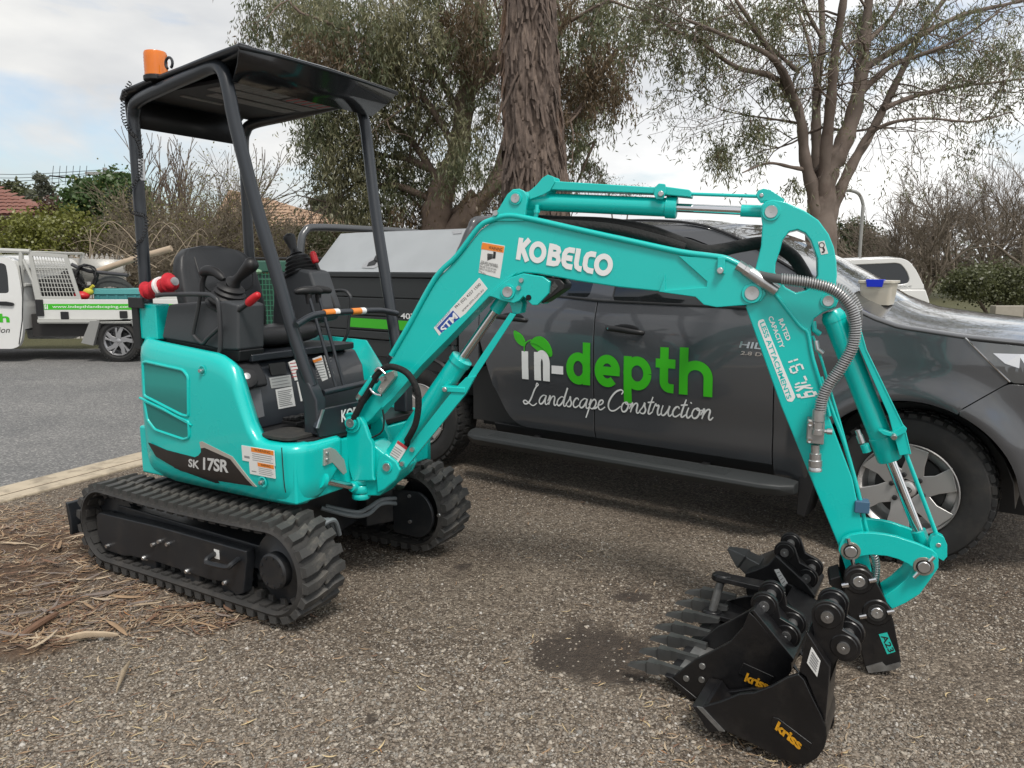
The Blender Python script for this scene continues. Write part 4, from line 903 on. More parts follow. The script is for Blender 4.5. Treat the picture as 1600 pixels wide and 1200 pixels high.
# raised side plate with a stepped edge
def bplate(name, w, pts, th, par, m=TEAL, bevel=.003, r=0):
    P = bw(w, *pts); P = round_poly(P, r, 4) if r else P
    b = MB(BE); b.prism(P, w - th, w + .004); return b.build(name, m, par, bevel=bevel)
bplate('side_reinforcement', .03, [(700, 530), (660, 570), (612, 625), (596, 640), (600, 626), (640, 580), (690, 520), (742, 478), (770, 452), (790, 434), (810, 424), (800, 433), (780, 449), (762, 466)], .004, boom)
b = MB(BE)
for w in (.025, .165):
    P = bw(.03, (1040, 428), (1030, 456), (1087, 464), (1100, 476), (1120, 480), (1172, 476), (1189, 471), (1197, 459), (1193, 446), (1182, 429), (1164, 416), (1134, 404), (1060, 400), (1105, 440), (1104, 448), (1040, 453))
    b.prism(P, w - .006, w + .006)
b.build('nose_plate', TEAL, boom, bevel=.003)
# service pipe on the top edge
tp = [(612, 555), (640, 507), (681, 434), (714, 400), (748, 356), (768, 344), (794, 337), (824, 341), (900, 358), (1000, 380), (1065, 394), (1110, 400), (1134, 404), (1158, 415)]
P = [(s, .026, z) for s, z in bw(.03, *tp)]; b = MB(BE); b.tube(catmull(P, 5), .0115, 10); b.build('service_pipe', TEAL, boom, angle=60)
b = MB(BE); s, z = BF.py(1128, 423, .03); b.box(s - .016, s + .012, .004, .03, z - .012, z + .05); b.lathe([(0, -.012), (.012, -.012), (.014, 0)], (s - .004, .004, z + .0), (0, 1, 0), 10, m=1); b.build('pipe_clamp', [TEAL, STEEL], boom, bevel=.003)
s, z = BF.py(1175, 458, .02); pin_head(boom, s, z, .017, .031)
# KOBELCO lettering
def on_boom(b, txt, p00, p10, p01, w, m=0, **k):
    a, c, d = bw(w, p00, p10, p01); put_text(b, txt, lambda u, v: (a[0] + (c[0] - a[0]) * u + (d[0] - a[0]) * v, w, a[1] + (c[1] - a[1]) * u + (d[1] - a[1]) * v), m, **k)
def strokes(b, items, fn, w, step=.0004, m=0, close=(), taper=None):
    """items: list of 2d strokes; fn(x,y,layer)->point"""
    for i, P in enumerate(items):
        V, F = ribbon(P, w, closed=(i in close), taper=taper); b.add([fn(v.x, v.y, i * step) for v in V], F, m)
# heavy condensed capitals as strokes in a 1-unit-high box
def O_(x, wd): return [(x + wd / 2 + (wd / 2 - .13) * math.cos(t), .5 + .37 * math.sin(t)) for t in np.linspace(0, 2 * math.pi, 29)[:-1]]
KB = []; KBc = []
def kadd(P, closed=False):
    if closed: KBc.append(len(KB))
    KB.append(P)
kadd([(.13, 0), (.13, 1)]); kadd([(.16, .46), (.58, 1.0)]); kadd([(.24, .60), (.62, 0)])
kadd(O_(.64, .92), True)
x = 1.63; kadd([(x + .13, 0), (x + .13, 1)]); kadd([(x + .1, .87), (x + .36, .87), (x + .50, .83), (x + .55, .72), (x + .50, .60), (x + .36, .54), (x + .1, .54)]); kadd([(x + .1, .13), (x + .38, .13), (x + .54, .18), (x + .60, .32), (x + .54, .47), (x + .38, .53)])
x = 2.36; kadd([(x + .62, .13), (x + .34, .13), (x + .20, .20), (x + .13, .35), (x + .13, .65), (x + .20, .80), (x + .34, .87), (x + .62, .87)]); kadd([(x + .15, .5), (x + .56, .5)])
x = 3.02; kadd([(x + .13, 1), (x + .13, .35), (x + .18, .19), (x + .30, .13), (x + .44, .13)])
x = 3.46; kadd([(x + .60, .13), (x + .34, .13), (x + .20, .20), (x + .13, .35), (x + .13, .65), (x + .20, .80), (x + .34, .87), (x + .60, .87)])
kadd(O_(4.03, .95), True)
a, c, d = bw(.03, (806, 405), (955, 434), (811, 371))
def kfn(x, y, l): 
    u = x / 4.98; return (a[0] + (c[0] - a[0]) * u + (d[0] - a[0]) * y, .0270 - l, a[1] + (c[1] - a[1]) * u + (d[1] - a[1]) * y)
b = MB(BE); strokes(b, KB, kfn, .245, .00015, close=KBc); b.build('lettering', WHITE, boom, angle=0, fix=False)
# stickers on the boom
def bsticker(name, w, pts, m, par, off=.0012):
    P = bw(w, *pts); b = MB(BE); b.prism(P, w - off, w - .0002); return b.build(name, m, par)
s1 = bsticker('warning_sticker', .030, [(754, 378), (789, 384), (781, 435), (748, 426)], OFFWHITE, boom, .0015)
bsticker('sticker_heading', .030, [(754, 379), (788, 385), (787, 395), (752, 389)], ORANGE, s1, .0024)
b = MB(BE); on_boom(b, 'WARNING', (763, 389), (784, 393), (764, 384), .0272, bold=.01); on_boom(b, 'CRUSH HAZARD', (751, 410), (777, 416), (752, 407), .0272)
for i, y0 in enumerate((413, 417, 421, 425)): on_boom(b, ('KEEP CLEAR OF SWING', 'FAILURE TO DO SO CAN', 'RESULT IN DEATH OR', 'INJURY')[i], (750 - i * .5, y0), ((778, 776, 776, 762)[i] - i, y0 + 6), (750.5 - i * .5, y0 - 3), .0272)
P = bw(.0272, (771, 393), (775, 394), (774, 404), (770, 404)); b.add([(p[0], .0272, p[1]) for p in P], [(0, 1, 2, 3)])
for i in range(5):
    P = bw(.0272, (762, 396 + i * 2.2), (770, 397 + i * 1.4), (770, 398 + i * 1.4), (761, 397.6 + i * 2.4)); b.add([(p[0], .0272, p[1]) for p in P], [(0, 1, 2, 3)])
b.build('sticker_print', INK, s1, angle=0, fix=False)
s2 = bsticker('dealer_sticker', .030, [(749, 434), (762, 451), (691, 531), (678, 512)], OFFWHITE, boom, .0015)
bsticker('sticker_panel', .030, [(708, 485), (720, 498), (695, 526), (683, 512)], BLUE, s2, .0024)
b = MB(BE); on_boom(b, 'STM', (694, 521), (716, 496), (687, 513), .0272, bold=.03); b.build('lettering', WHITE, s2, angle=0, fix=False)
b = MB(BE); on_boom(b, 'SALES & SERVICE BY', (681, 512), (704, 487), (680, 509), .0282); on_boom(b, 'mount & service', (696, 526), (718, 502), (694, 524), .0265); b.build('lettering', BLUE, s2, angle=0, fix=False)
b = MB(BE); on_boom(b, 'PH: (02) 4257 1500', (714, 483), (753, 446), (710, 479), .0282, bold=.01); on_boom(b, 'www.stm.com.au', (723, 488), (756, 454), (721, 485), .0282); b.build('lettering', INK, s2, angle=0, fix=False)

# boom lift ram
r0 = BF.py(606, 727, .095); r1 = BF.py(794, 456, .095)
A = Vector((r0[0], .095, r0[1])); Bv = Vector((r1[0], .095, r1[1])); g = Bv - A
b = MB(BE); b.cyl(A, A + g * .64, .045, seg=28); b.lathe([(.045, 0), (.050, .002), (.050, .028), (.046, .03), (.02, .03)], A + g * .61, g, 28); b.lathe([(0, 0), (.048, .002), (.05, .02), (.045, .03)], A + g * .04, g, 28); lr = b.build('lift_ram', TEAL, exc, angle=40)
b = MB(BE); b.cyl(A + g * .6, A + g * .96, .020, seg=20, m=0); b.cyl(A + g * .9, A + g * 1.0, .027, m=1); b.build('ram_rod', [CHROME, TEAL], lr, angle=40)
gp = [(806, 495), (797, 491), (752, 560), (716, 612), (742, 598)]
b = MB(BE); b.prism(bw(.06, (809, 491), (800, 488), (754, 556), (728, 596), (735, 602), (746, 588)), .035, .041); b.prism(bw(.06, (748, 586), (733, 588), (712, 609), (628, 716), (640, 728), (733, 613)), .022, .040); b.build('ram_guard', TEAL, lr, bevel=.002)
s, z = BF.py(708, 608, .03); b = MB(BE); b.box(s - .05, s + .06, .015, .06, z - .012, z + .012); b.lathe([(0, -.012), (.011, -.012), (.012, 0)], (s - .03, .015, z), (0, 1, 0), 10, m=1); b.build('guard_clamp', [TEAL, STEEL], lr, bevel=.004)
for p in ((645, 702), (629, 724)):
    s, z = BF.py(*p, .022); b = MB(BE); b.lathe([(0, -.012), (.010, -.012), (.011, 0)], (s, .022, z), (0, 1, 0), 10); b.build('bolt', STEEL, lr)
s3 = bsticker('warning_sticker', .02, [(622, 688), (637, 699), (619, 728), (605, 717)], OFFWHITE, lr, .0015)
bsticker('sticker_heading', .02, [(622, 688), (637, 699), (635, 703), (620, 692)], SEALR, s3, .0022); bsticker('sticker_heading', .02, [(608, 712), (622, 722), (619, 728), (605, 718)], SEALR, s3, .0022)
b = MB(BE)
for i in range(5):
    P = bw(.017, (617 - i * 2, 697 + i * 3.2), (629 - i * 2, 705 + i * 3.2), (628.6 - i * 2, 706 + i * 3.2), (616.6 - i * 2, 698 + i * 3.2)); b.add([(p[0], .017, p[1]) for p in P], [(0, 1, 2, 3)])
b.build('sticker_print', INKGREY, s3, angle=0, fix=False)
# ram bracket and work lamp under the knee
b = MB(BE)
pl = bw(.02, (764, 463), (780, 446), (799, 433), (818, 427), (835, 430), (848, 432), (860, 440), (858, 458), (840, 477), (832, 477), (818, 463), (812, 470), (803, 474), (785, 470), (770, 464))
for w in (.015, .15): b.prism(pl, w, w + .022)
kb = b.build('ram_bracket', TEAL, boom, bevel=.004)
s, z = BF.py(794, 456, .015); pin_head(kb, s, z, .012, .026)
for p in ((815, 438), (811, 450)):
    s, z = BF.py(*p, .015); b = MB(BE); b.lathe([(0, -.010), (.009, -.010), (.011, 0)], (s, .015, z), (0, 1, 0), 10); b.build('bolt', STEEL, kb)
s, z = BF.py(826, 465, .014); b = MB(BE); b.lathe([(0, -.001), (.012, -.001)], (s, .014, z), (0, 1, 0), 14); b.build('bolt_hole', INK, kb)
b = MB(BE); P = bw(.03, (849, 433), (874, 436), (882, 444), (880, 452), (848, 474), (843, 472), (858, 456)); b.prism(P, .035, .155); lm = b.build('work_lamp', BLACKP, boom, bevel=.005)
b = MB(BE); P = bw(.03, (866, 440), (872, 448), (850, 470), (846, 468)); b.prism(P, .03, .036); b.build('lamp_lens', mat('lamp_glass', (.06, .06, .06), .25, bump=.5, bscale=90), lm)
b = MB(BE)
for w in (.06, .12): b.prism(bw(.05, (790, 464), (808, 460), (815, 474), (812, 490), (800, 492), (796, 478)), w, w + .012)
b.build('ram_eye_plate', TEAL, boom, bevel=.003)

# arm ram on top of the boom
b = MB(BE)
ear = bw(.03, (764, 346), (780, 326), (793, 304), (802, 296), (812, 295), (820, 299), (825, 309), (823, 322), (820, 346))
for w in (.022, .15): b.prism(ear, w, w + .02)
er = b.build('ram_ear', TEAL, boom, bevel=.004)
s, z = BF.py(806, 310, .022); pin_head(er, s, z, .02, .022)
s, z = BF.py(775, 333, .022); b = MB(BE); b.lathe([(0, -.012), (.011, -.012), (.012, 0)], (s, .022, z), (0, 1, 0), 10); b.build('bolt', STEEL, er)
A = Vector((*[BF.py(812, 314, .095)[0]], .095, BF.py(812, 314, .095)[1])); q = BF.py(1205, 331, .095); Bv = Vector((q[0], .095, q[1])); g = Bv - A
b = MB(BE); b.cyl(A + g * .02, A + g * .64, .036, seg=28); b.lathe([(.036, 0), (.042, .002), (.042, .04), (.038, .043), (.016, .043)], A + g * .605, g, 28); b.lathe([(0, -.03), (.03, -.03), (.034, -.02), (.034, 0)], A + g * .05, g, 24); ar = b.build('arm_ram', TEAL, exc, angle=40)
b = MB(BE); b.cyl(A + g * .6, A + g * .90, .0165, seg=20, m=0); b.cyl(A + g * .89, A + g * .99, .0225, m=1); b.build('ram_rod', [CHROME, TEAL], ar, angle=40)
b = MB(BE); b.prism(bw(.07, (848, 283), (858, 283), (1020, 293), (1040, 292), (1078, 297), (1081, 302), (1080, 309), (1040, 305), (1020, 303), (858, 297), (850, 294)), .05, .135); b.build('ram_guard', TEAL, ar, bevel=.004)
b = MB(BE); P = bw(.05, (826, 300), (838, 290), (848, 278), (856, 273), (865, 276), (868, 284), (860, 298), (850, 304), (828, 312)); b.prism(P, .045, .052); b.prism(P, .13, .137); b.build('guard_bracket', TEAL, ar, bevel=.002)
b = MB(BE); P = bw(.05, (1024, 293), (1030, 287), (1040, 288), (1042, 300), (1036, 312), (1026, 312), (1022, 304)); b.prism(P, .036, .05); s, z = BF.py(1033, 303, .036); b.lathe([(0, -.012), (.011, -.012), (.012, 0)], (s, .036, z), (0, 1, 0), 10, m=1); b.build('guard_clamp', [TEAL, STEEL], ar, bevel=.003)
b = MB(BE); a, c = bw(.08, (1075, 303), (1190, 307)); b.cyl((a[0], .08, a[1]), (c[0], .08, c[1]), .0065); b.build('guard_rod', TEAL, ar)
b = MB(BE); P = bw(.05, (1181, 306), (1184, 298), (1193, 295), (1204, 297), (1226, 312), (1222, 318), (1206, 316), (1198, 314), (1188, 315)); b.prism(P, .040, .052); b.prism(P, .12, .132); s, z = BF.py(1190, 305, .04); b.lathe([(0, -.004), (.007, -.004), (.008, 0)], (s, .04, z), (0, 1, 0), 12, m=1); b.build('guard_link', [TEAL, STEEL], ar, bevel=.003)
b = MB(BE); a, c = bw(.1, (845, 322), (842, 340)); b.tube([(a[0], .05, a[1]), (a[0] + .0, .045, a[1] - .03), (c[0], .05, c[1] - .01)], .009, 10); b.lathe([(.013, 0), (.013, .012)], (a[0], .045, a[1] - .03), (0, 0, 1), 8); b.build('hydraulic_fitting', TEAL, ar)

# ---------------- dipper arm
b = MB(BE); w0, w1 = .035, .155
arm_o = bw(w0, (1188, 331), (1190, 320), (1197, 314), (1208, 312), (1226, 315), (1257, 329), (1279, 344), (1295, 366), (1303, 386), (1307, 408), (1308, 430), (1306, 447), (1310, 470), (1306, 480), (1286, 488), (1272, 498), (1267, 512), (1269, 540), (1286, 627), (1332, 748), (1349, 829), (1362, 890), (1361, 906), (1350, 918), (1338, 920), (1326, 912), (1322, 891), (1309, 850), (1220, 634), (1165, 480), (1168, 465), (1180, 421), (1189, 384), (1191, 351))
hole = bw(w0, (1246, 359), (1233, 362), (1223, 375), (1219, 391), (1212, 411), (1211, 425), (1217, 437), (1228, 450), (1244, 458), (1260, 454), (1272, 444), (1278, 430), (1277, 403), (1267, 376), (1258, 364))
b.prism([arm_o, hole], w0, w1); arm = b.build('dipper_arm', TEAL, exc, bevel=.005, seg=3)
s, z = BF.py(1205, 331, w0); pin_head(arm, s, z, w0 - .002, .027)
s, z = BF.py(1294, 470, w0); pin_head(arm, s, z, w0 - .002, .023)
bplate_w = w0
P = bw(w0, (1190, 441), (1204, 451), (1249, 508), (1262, 520), (1270, 560), (1290, 625), (1296, 650)); b = MB(BE); b.tube(catmull([(p[0], w0 - .002, p[1]) for p in P], 3), .007, 8); b.build('weld_ridge', TEAL, arm)
# lettering on the arm
b = MB(BE); wl = w0 - .0012
pnl = round_poly(bw(w0, (1185, 501), (1193, 498), (1243, 620), (1238, 628), (1230, 627), (1184, 507)), .006); b.prism(pnl, w0 - .001, w0 - .0002); pp = b.build('capacity_panel', WHITE, arm)
b = MB(BE); on_boom(b, 'LESS ATTACHMENTS', (1187, 505), (1230, 624), (1194, 502), w0 - .0018, bold=.015); b.build('lettering', TEAL, pp, angle=0, fix=False)
b = MB(BE); on_boom(b, 'CAPACITY', (1200, 496), (1219, 545), (1207, 493), wl, bold=.02); on_boom(b, 'RATED', (1216, 500), (1229, 533), (1223, 497), wl, bold=.02)
seg7 = {'1': [[(.55, .08), (.55, .46)], [(.55, .54), (.55, .92)]], '6': [[(.1, .05), (.1, .45)], [(.1, .55), (.1, .95)], [(.15, 0), (.7, 0)], [(.75, .05), (.75, .45)], [(.15, .5), (.7, .5)], [(.15, 1), (.7, 1)]], '7': [[(.1, 1), (.6, 1)], [(.7, .08), (.62, .46)], [(.72, .54), (.76, .95)]], 'k': [[(.15, 0), (.15, 1)], [(.2, .4), (.7, 1.)], [(.3, .5), (.75, 0)]], 'g': [[(.1, .45), (.1, .95)], [(.15, 1), (.7, 1)], [(.75, .05), (.75, .95)], [(.15, .45), (.7, .45)], [(.15, 0), (.7, 0)]]}
def seg_text(b, chars, p00, p10, p01, w, wd):
    a, c, d = bw(w, p00, p10, p01); n = len(chars); k = 0
    for i, ch in enumerate(chars):
        for st_ in seg7.get(ch, []):
            V, F = ribbon(st_, wd); k += 1
            b.add([(a[0] + (c[0] - a[0]) * (i + v.x) / n + (d[0] - a[0]) * v.y, w - k * .00012, a[1] + (c[1] - a[1]) * (i + v.x) / n + (d[1] - a[1]) * v.y) for v in V], F)
seg_text(b, '16', (1227, 559), (1239, 587), (1245, 553), wl, .17); seg_text(b, '7', (1236, 592), (1243, 606), (1256, 586), wl, .17); seg_text(b, 'kg', (1241, 604), (1251, 624), (1266, 600), wl, .24)
b.build('lettering', WHITE, arm, angle=0, fix=False)
s4 = bsticker('lifting_sticker', w0, [(1278, 378), (1288, 376), (1294, 396), (1283, 398)], OFFWHITE, arm, .0013)
b = MB(BE); P = bw(w0 - .002, *[(1284 + 4 * math.cos(t), 383 + 4 * math.sin(t)) for t in np.linspace(0, 6.28, 13)[:-1]]); V, F = ribbon(P, .003, True); b.add([(v.x, w0 - .002, v.y) for v in V], F); P = bw(w0 - .002, (1286, 387), (1288, 391), (1287, 394), (1284, 394)); V, F = ribbon(P, .006); b.add([(v.x, w0 - .0022, v.y) for v in V], F); b.build('sticker_print', INK, s4, angle=0, fix=False)
# auxiliary silver hoses and valve block
for k, (dw, off) in enumerate(((-.012, 0), (.15, 5))):
    pts = [(1156, 416), (1168, 424), (1190, 431), (1220, 436), (1260, 441), (1300, 452), (1325, 474), (1335, 505), (1331, 540), (1312, 575), (1294, 600), (1284, 622), (1280, 645), (1278, 655)]
    if k: pts = [(1295, 448), (1315, 455), (1331, 470), (1341, 492), (1340, 515)]
    P = [(s, dw + (.03 if (k == 0 and i < 3) else -.015), z) for i, (s, z) in enumerate(bw(.0, *[(x + off, y) for x, y in pts]))]
    b = MB(BE); b.tube(catmull(P, 5), .0165, 12); hs = b.build('auxiliary_hose', mat('hose_inner', (.10, .10, .10), .5), exc, angle=60)
    # wire coil on the hose, in the boom's frame
    PP = catmull(P[3 if k == 0 else 0:-1], 10); L_ = [0]
    for i in range(1, len(PP)): L_.append(L_[-1] + (PP[i] - PP[i - 1]).length)
    turns = int(L_[-1] / .0085); n = turns * 8; pts = []; ref = Vector((0, 1, 0))
    for i in range(n + 1):
        s = L_[-1] * i / n; j = max(1, min(len(PP) - 1, int(np.searchsorted(L_, s)))); t = (s - L_[j - 1]) / max(1e-6, L_[j] - L_[j - 1]); p = PP[j - 1].lerp(PP[j], t)
        T = (PP[j] - PP[j - 1]).normalized(); aa = (ref - T * ref.dot(T)).normalized(); cc = T.cross(aa); th = 2 * math.pi * i / 8
        pts.append(p + (aa * math.cos(th) + cc * math.sin(th)) * .0188)
    b = MB(BE); b.tube(pts, .003, 5); b.build('wire_coil', SILVERH, hs, angle=60)
    if k == 0:
        b = MB(BE); 
        a_, c_ = Vector(P[0]), Vector(P[1]); gg = (c_ - a_); b.lathe([(.016, -.01), (.02, -.01), (.02, .02), (.023, .022), (.023, .045), (.018, .047)], a_, gg, 8)
        b.lathe([(.0225, .04), (.024, .06), (.0225, .16)], a_, gg, 16); b.build('hose_ferrule', STEEL, hs)
        e = Vector(P[-1]); b = MB(BE); b.lathe([(.0225, .04), (.023, .0), (.019, -.004), (.019, -.03), (.022, -.032), (.022, -.05), (.014, -.052)], e, (0, 0, 1), 14); b.build('hose_ferrule', STEEL, hs)
b = MB(BE); P = bw(-.03, (1262, 655), (1289, 658), (1287, 695), (1260, 692)); b.prism(P, -.035, .03); vb = b.build('shutoff_valve', mat('valve_steel', (.34, .34, .33), .4, metal=.7, var=.2, vscale=30), exc, bevel=.004)
for p in ((1266, 662), (1265, 688)):
    s, z = BF.py(*p, -.035); b = MB(BE); b.lathe([(0, -.006), (.005, -.008), (.009, -.008), (.010, 0)], (s, -.035, z), (0, 1, 0), 12); b.build('bolt', CHROME, vb)
s, z = BF.py(1291, 674, 0); b = MB(BE); b.lathe([(.008, -.01), (.008, .012), (.012, .012), (.012, .03), (0, .03)], (s - .01, -.0, z), (1, 0, 0), 8); b.build('side_plug', STEEL, vb)
s, z = BF.py(1274, 694, 0); b = MB(BE); b.lathe([(.014, 0), (.016, .0), (.016, .03), (.021, .033), (.021, .055), (.024, .058), (.024, .08), (.021, .083), (.024, .088), (.024, .098), (.018, .1), (0, .1)], (s, -.01, z), (.05, 0, -1), 20); b.build('quick_coupling', STEEL, vb)
# pipes down the arm, clamp
for (pts, rr) in ((((1283, 590), (1300, 640), (1322, 700), (1344, 780), (1352, 818), (1357, 838)), .0075), (((1270, 525), (1283, 560), (1296, 605), (1318, 680), (1340, 765)), .005)):
    P = [(s, w0 + .015, z) for s, z in bw(w0, *pts)]; b = MB(BE); b.tube(catmull(P, 4), rr, 8); pp_ = b.build('arm_pipe', TEAL, arm, angle=60)
s, z = BF.py(1349, 792, w0); b = MB(BE); b.box(s - .03, s + .02, w0 - .012, w0 + .04, z - .022, z + .022); b.build('pipe_clamp', mat('clamp_blue', (.05, .12, .2), .5), arm, bevel=.003)
for k in range(2):
    s, z = BF.py(1272 + k * 4, 515 + k * 30, .06); b = MB(BE); b.tube([(s - .005, .05, z + .03), (s, .045, z), (s + .02, .05, z - .015)], .010, 10); b.build('hose_fitting', STEEL if k else TEAL, arm)
# bucket ram along the arm
q0 = BF.py(1294, 474, .095); q1 = BF.py(1450, 868, .095); A = Vector((q0[0], .095, q0[1])); Bv = Vector((q1[0], .095, q1[1])); g = Bv - A
b = MB(BE); b.cyl(A + g * .06, A + g * .60, .040, seg=28); b.lathe([(.040, 0), (.0435, .002), (.0435, .09), (.040, .095), (.018, .095)], A + g * .525, g, 28); b.lathe([(0, 0), (.032, 0), (.042, .02), (.042, .04)], A + g * .03, g, 24); kr = b.build('bucket_ram', TEAL, exc, angle=40)
b = MB(BE); b.cyl(A + g * .55, A + g * .93, .0185, seg=20, m=0); b.cyl(A + g * .90, A + g * .99, .026, m=1); b.build('ram_rod', [CHROME, TEAL], kr, angle=40)
b = MB(BE); b.prism(bw(.06, (1328, 482), (1336, 486), (1352, 545), (1412, 668), (1421, 706), (1404, 709), (1397, 685), (1386, 645), (1340, 540), (1330, 505)), .03, .04); b.prism(bw(.06, (1330, 484), (1337, 487), (1353, 545), (1413, 668), (1422, 707), (1418, 707), (1409, 670), (1350, 549)), .03, .13); b.build('ram_guard', TEAL, kr, bevel=.002)
s, z = BF.py(1396, 674, .03); b = MB(BE); b.prism(bw(.03, (1372, 672), (1378, 670), (1392, 675), (1412, 664), (1416, 668), (1414, 674), (1398, 682), (1380, 678)), .012, .05); b.lathe([(0, -.02), (.010, -.02), (.011, -.004), (.014, -.003), (.014, 0)], (s, .02, z - .012), (0, 1, .3), 10, m=1); b.build('guard_clamp', [TEAL, STEEL], kr, bevel=.003)
b = MB(BE); a, c = bw(.06, (1414, 705), (1462, 832)); b.cyl((a[0], .06, a[1]), (c[0], .06, c[1]), .0075); b.build('guard_rod', TEAL, kr)
s0_, z0_ = BF.py(1464, 848, .05); b = MB(BE); b.prism(bw(.05, (1450, 846), (1454, 836), (1463, 831), (1473, 836), (1478, 848), (1478, 866), (1472, 873), (1460, 866), (1452, 858)), .025, .06); b.lathe([(0, -.004), (.008, -.004), (.009, 0)], (s0_, .025, z0_), (0, 1, 0), 12, m=1); b.build('guard_link', [TEAL, STEEL], kr, bevel=.004)
b = MB(BE); s, z = BF.py(1349, 672, .06); b.lathe([(.012, 0), (.012, .03), (.009, .03), (.009, .05)], (s, .07, z - .05), (-.4, 0, 1), 8, m=0); b.lathe([(.016, -.03), (.016, 0)], (s + .008, .07, z - .055), (-.4, 0, 1), 10, m=1); b.build('hose_fitting', [STEEL, TEAL], kr)
# bucket links
ban = [(1310, 860), (1312, 850), (1318, 841), (1328, 836), (1345, 833), (1362, 833), (1382, 835), (1402, 839), (1434, 850), (1457, 860), (1464, 866), (1467, 876), (1464, 888), (1456, 897), (1446, 899), (1434, 894), (1420, 882), (1404, 874), (1386, 869), (1362, 867), (1346, 869), (1336, 874), (1326, 874), (1314, 868)]
P = bw(0, *ban)
b = MB(BE); b.prism(P, .0, .022); b.prism(P, .168, .19); lk = b.build('bucket_link', TEAL, exc, bevel=.003)
for p in ((1329, 861), (1443, 885)):
    s, z = BF.py(*p, 0); b = MB(BE); b.lathe([(0, -.014), (.019, -.014), (.021, -.012), (.021, 0)], (s, 0, z), (0, 1, 0), 20, m=0); b.lathe([(.024, -.004), (.033, -.004), (.035, 0)], (s, 0, z), (0, 1, 0), 24, m=1); b.lathe([(.021, -.005), (.025, -.005)], (s, 0, z), (0, 1, 0), 20, m=2)
    t = Vector((-.25, 0, 1)).normalized(); 
    for sg in (-1, 1): b.lathe([(0, .052), (.007, .052), (.008, .028), (0, .028)], (s + (.02 if p[0] == 1443 and sg < 0 else 0) * 0, -.006, z), t * sg if p[0] == 1329 else Vector((.55, 0, .8)) * sg, 10, m=3)
    b.cyl((s, .0, z), (s, .19, z), .016); b.build('link_pin', [STEEL, mat('washer_zinc', (.3, .29, .25), .4, metal=.6), INK, CHROME], lk, angle=35)
b = MB(BE); P = bw(.04, (1466, 868), (1466, 886), (1455, 902), (1437, 927), (1415, 941), (1393, 951), (1384, 940), (1380, 930), (1398, 918), (1416, 902), (1430, 880), (1440, 868), (1454, 862)); b.prism(P, .030, .16); b.build('tipping_link', TEAL, exc, bevel=.005)
# quick hitch
b = MB(BE)
hp_ = [(1318, 905), (1320, 893), (1328, 885), (1342, 881), (1354, 885), (1362, 896), (1377, 923), (1390, 950), (1396, 970), (1402, 1000), (1408, 1034), (1398, 1046), (1356, 1052), (1352, 1046), (1343, 1007), (1330, 970), (1318, 935)]
P = bw(-.015, *hp_)
b.prism(P, -.02, .0); b.prism(P, .19, .21)
P2 = bw(-.015, (1400, 990), (1408, 1036), (1398, 1047), (1356, 1053), (1350, 1040), (1345, 1015), (1352, 1010), (1360, 1030), (1390, 1028), (1392, 995))
b.prism(P2, 0, .19)
b.prism(bw(0, (1322, 925), (1330, 925), (1346, 1005), (1338, 1008), (1310, 930), (1296, 918), (1298, 910), (1314, 905)), .03, .16)
qh = b.build('quick_hitch', STEELK, exc, bevel=.004)
for p in ((1342, 908), (1370, 957)):
    s, z = BF.py(*p, -.02); b = MB(BE); b.lathe([(.030, -.004), (.046, -.004), (.050, 0)], (s, -.02, z), (0, 1, 0), 26, m=1); b.lathe([(0, -.012), (.003, -.012), (.004, -.009), (.019, -.010), (.021, -.008), (.021, 0)], (s, -.02, z), (0, 1, 0), 22, m=0); b.lathe([(.021, -.006), (.031, -.006), (.033, -.003)], (s, -.02, z), (0, 1, 0), 22, m=2)
    for sg in (-1, 1): b.lathe([(0, .060), (.008, .060), (.009, .036), (0, .036)], (s, -.026, z - .004), Vector((sg, 0, .35 * sg)), 10, m=3)
    b.cyl((s, 0, z), (s, .19, z), .017); b.build('hitch_pin', [STEEL, STEELK, INK, CHROME], qh, angle=35)
s5 = bsticker('hitch_badge', -.0205, [(1373, 991), (1386, 988), (1399, 1018), (1386, 1022)], mat('badge_teal', (.02, .50, .42), .4), qh, .0015)
b = MB(BE); on_boom(b, 'A23', (1376, 994), (1389, 1020), (1385, 991), -.0225, bold=.02); b.build('lettering', INK, s5, angle=0, fix=False)
b = MB(BE); P = bw(-.02, (1353, 1041), (1378, 1034), (1384, 1040), (1406, 1034), (1408, 1040), (1398, 1046), (1357, 1051)); b.prism(P, -.0235, -.0195); b.build('worn_edge', WORN, qh)
# breather spring by the link, hose loop by the boom foot, boom hoses
b = MB(); 
coilp = [BE @ Vector((s, .1, z)) for s, z in bw(.1, (1364, 862), (1369, 880), (1368, 900), (1364, 920))]
coil('return_spring', coilp, .012, .003, 16, lk, STEEL)
def bhose(name, pts, ws, r, m=HOSE, par=exc):
    if not isinstance(ws, (list, tuple)): ws = [ws] * len(pts)
    P = [(BF.py(*p, w)[0], w, BF.py(*p, w)[1]) for p, w in zip(pts, ws)]; b = MB(BE); b.tube(catmull(P, 6), r, 10); return b.build(name, m, par, angle=60)
h1 = bhose('hose_loop', [(545, 668), (560, 640), (577, 605), (592, 582), (610, 573), (635, 582), (650, 605), (654, 630), (650, 660), (642, 678), (636, 688)], [.0, -.01, -.015, -.02, -.03, -.04, -.04, -.03, -.02, -.01, .02], .0145)
bhose('hose_sleeve', [(840, 345), (880, 347), (950, 350), (1010, 360), (1060, 378), (1100, 392), (1130, 390), (1160, 384), (1200, 380), (1235, 398), (1252, 420), (1268, 450), (1290, 480)], [.12] * 6 + [.15, .2, .22, .22, .22, .2, .15], .025)
bhose('hose_sleeve', [(840, 350), (900, 352), (960, 358), (1020, 372), (1070, 388)], .075, .020)
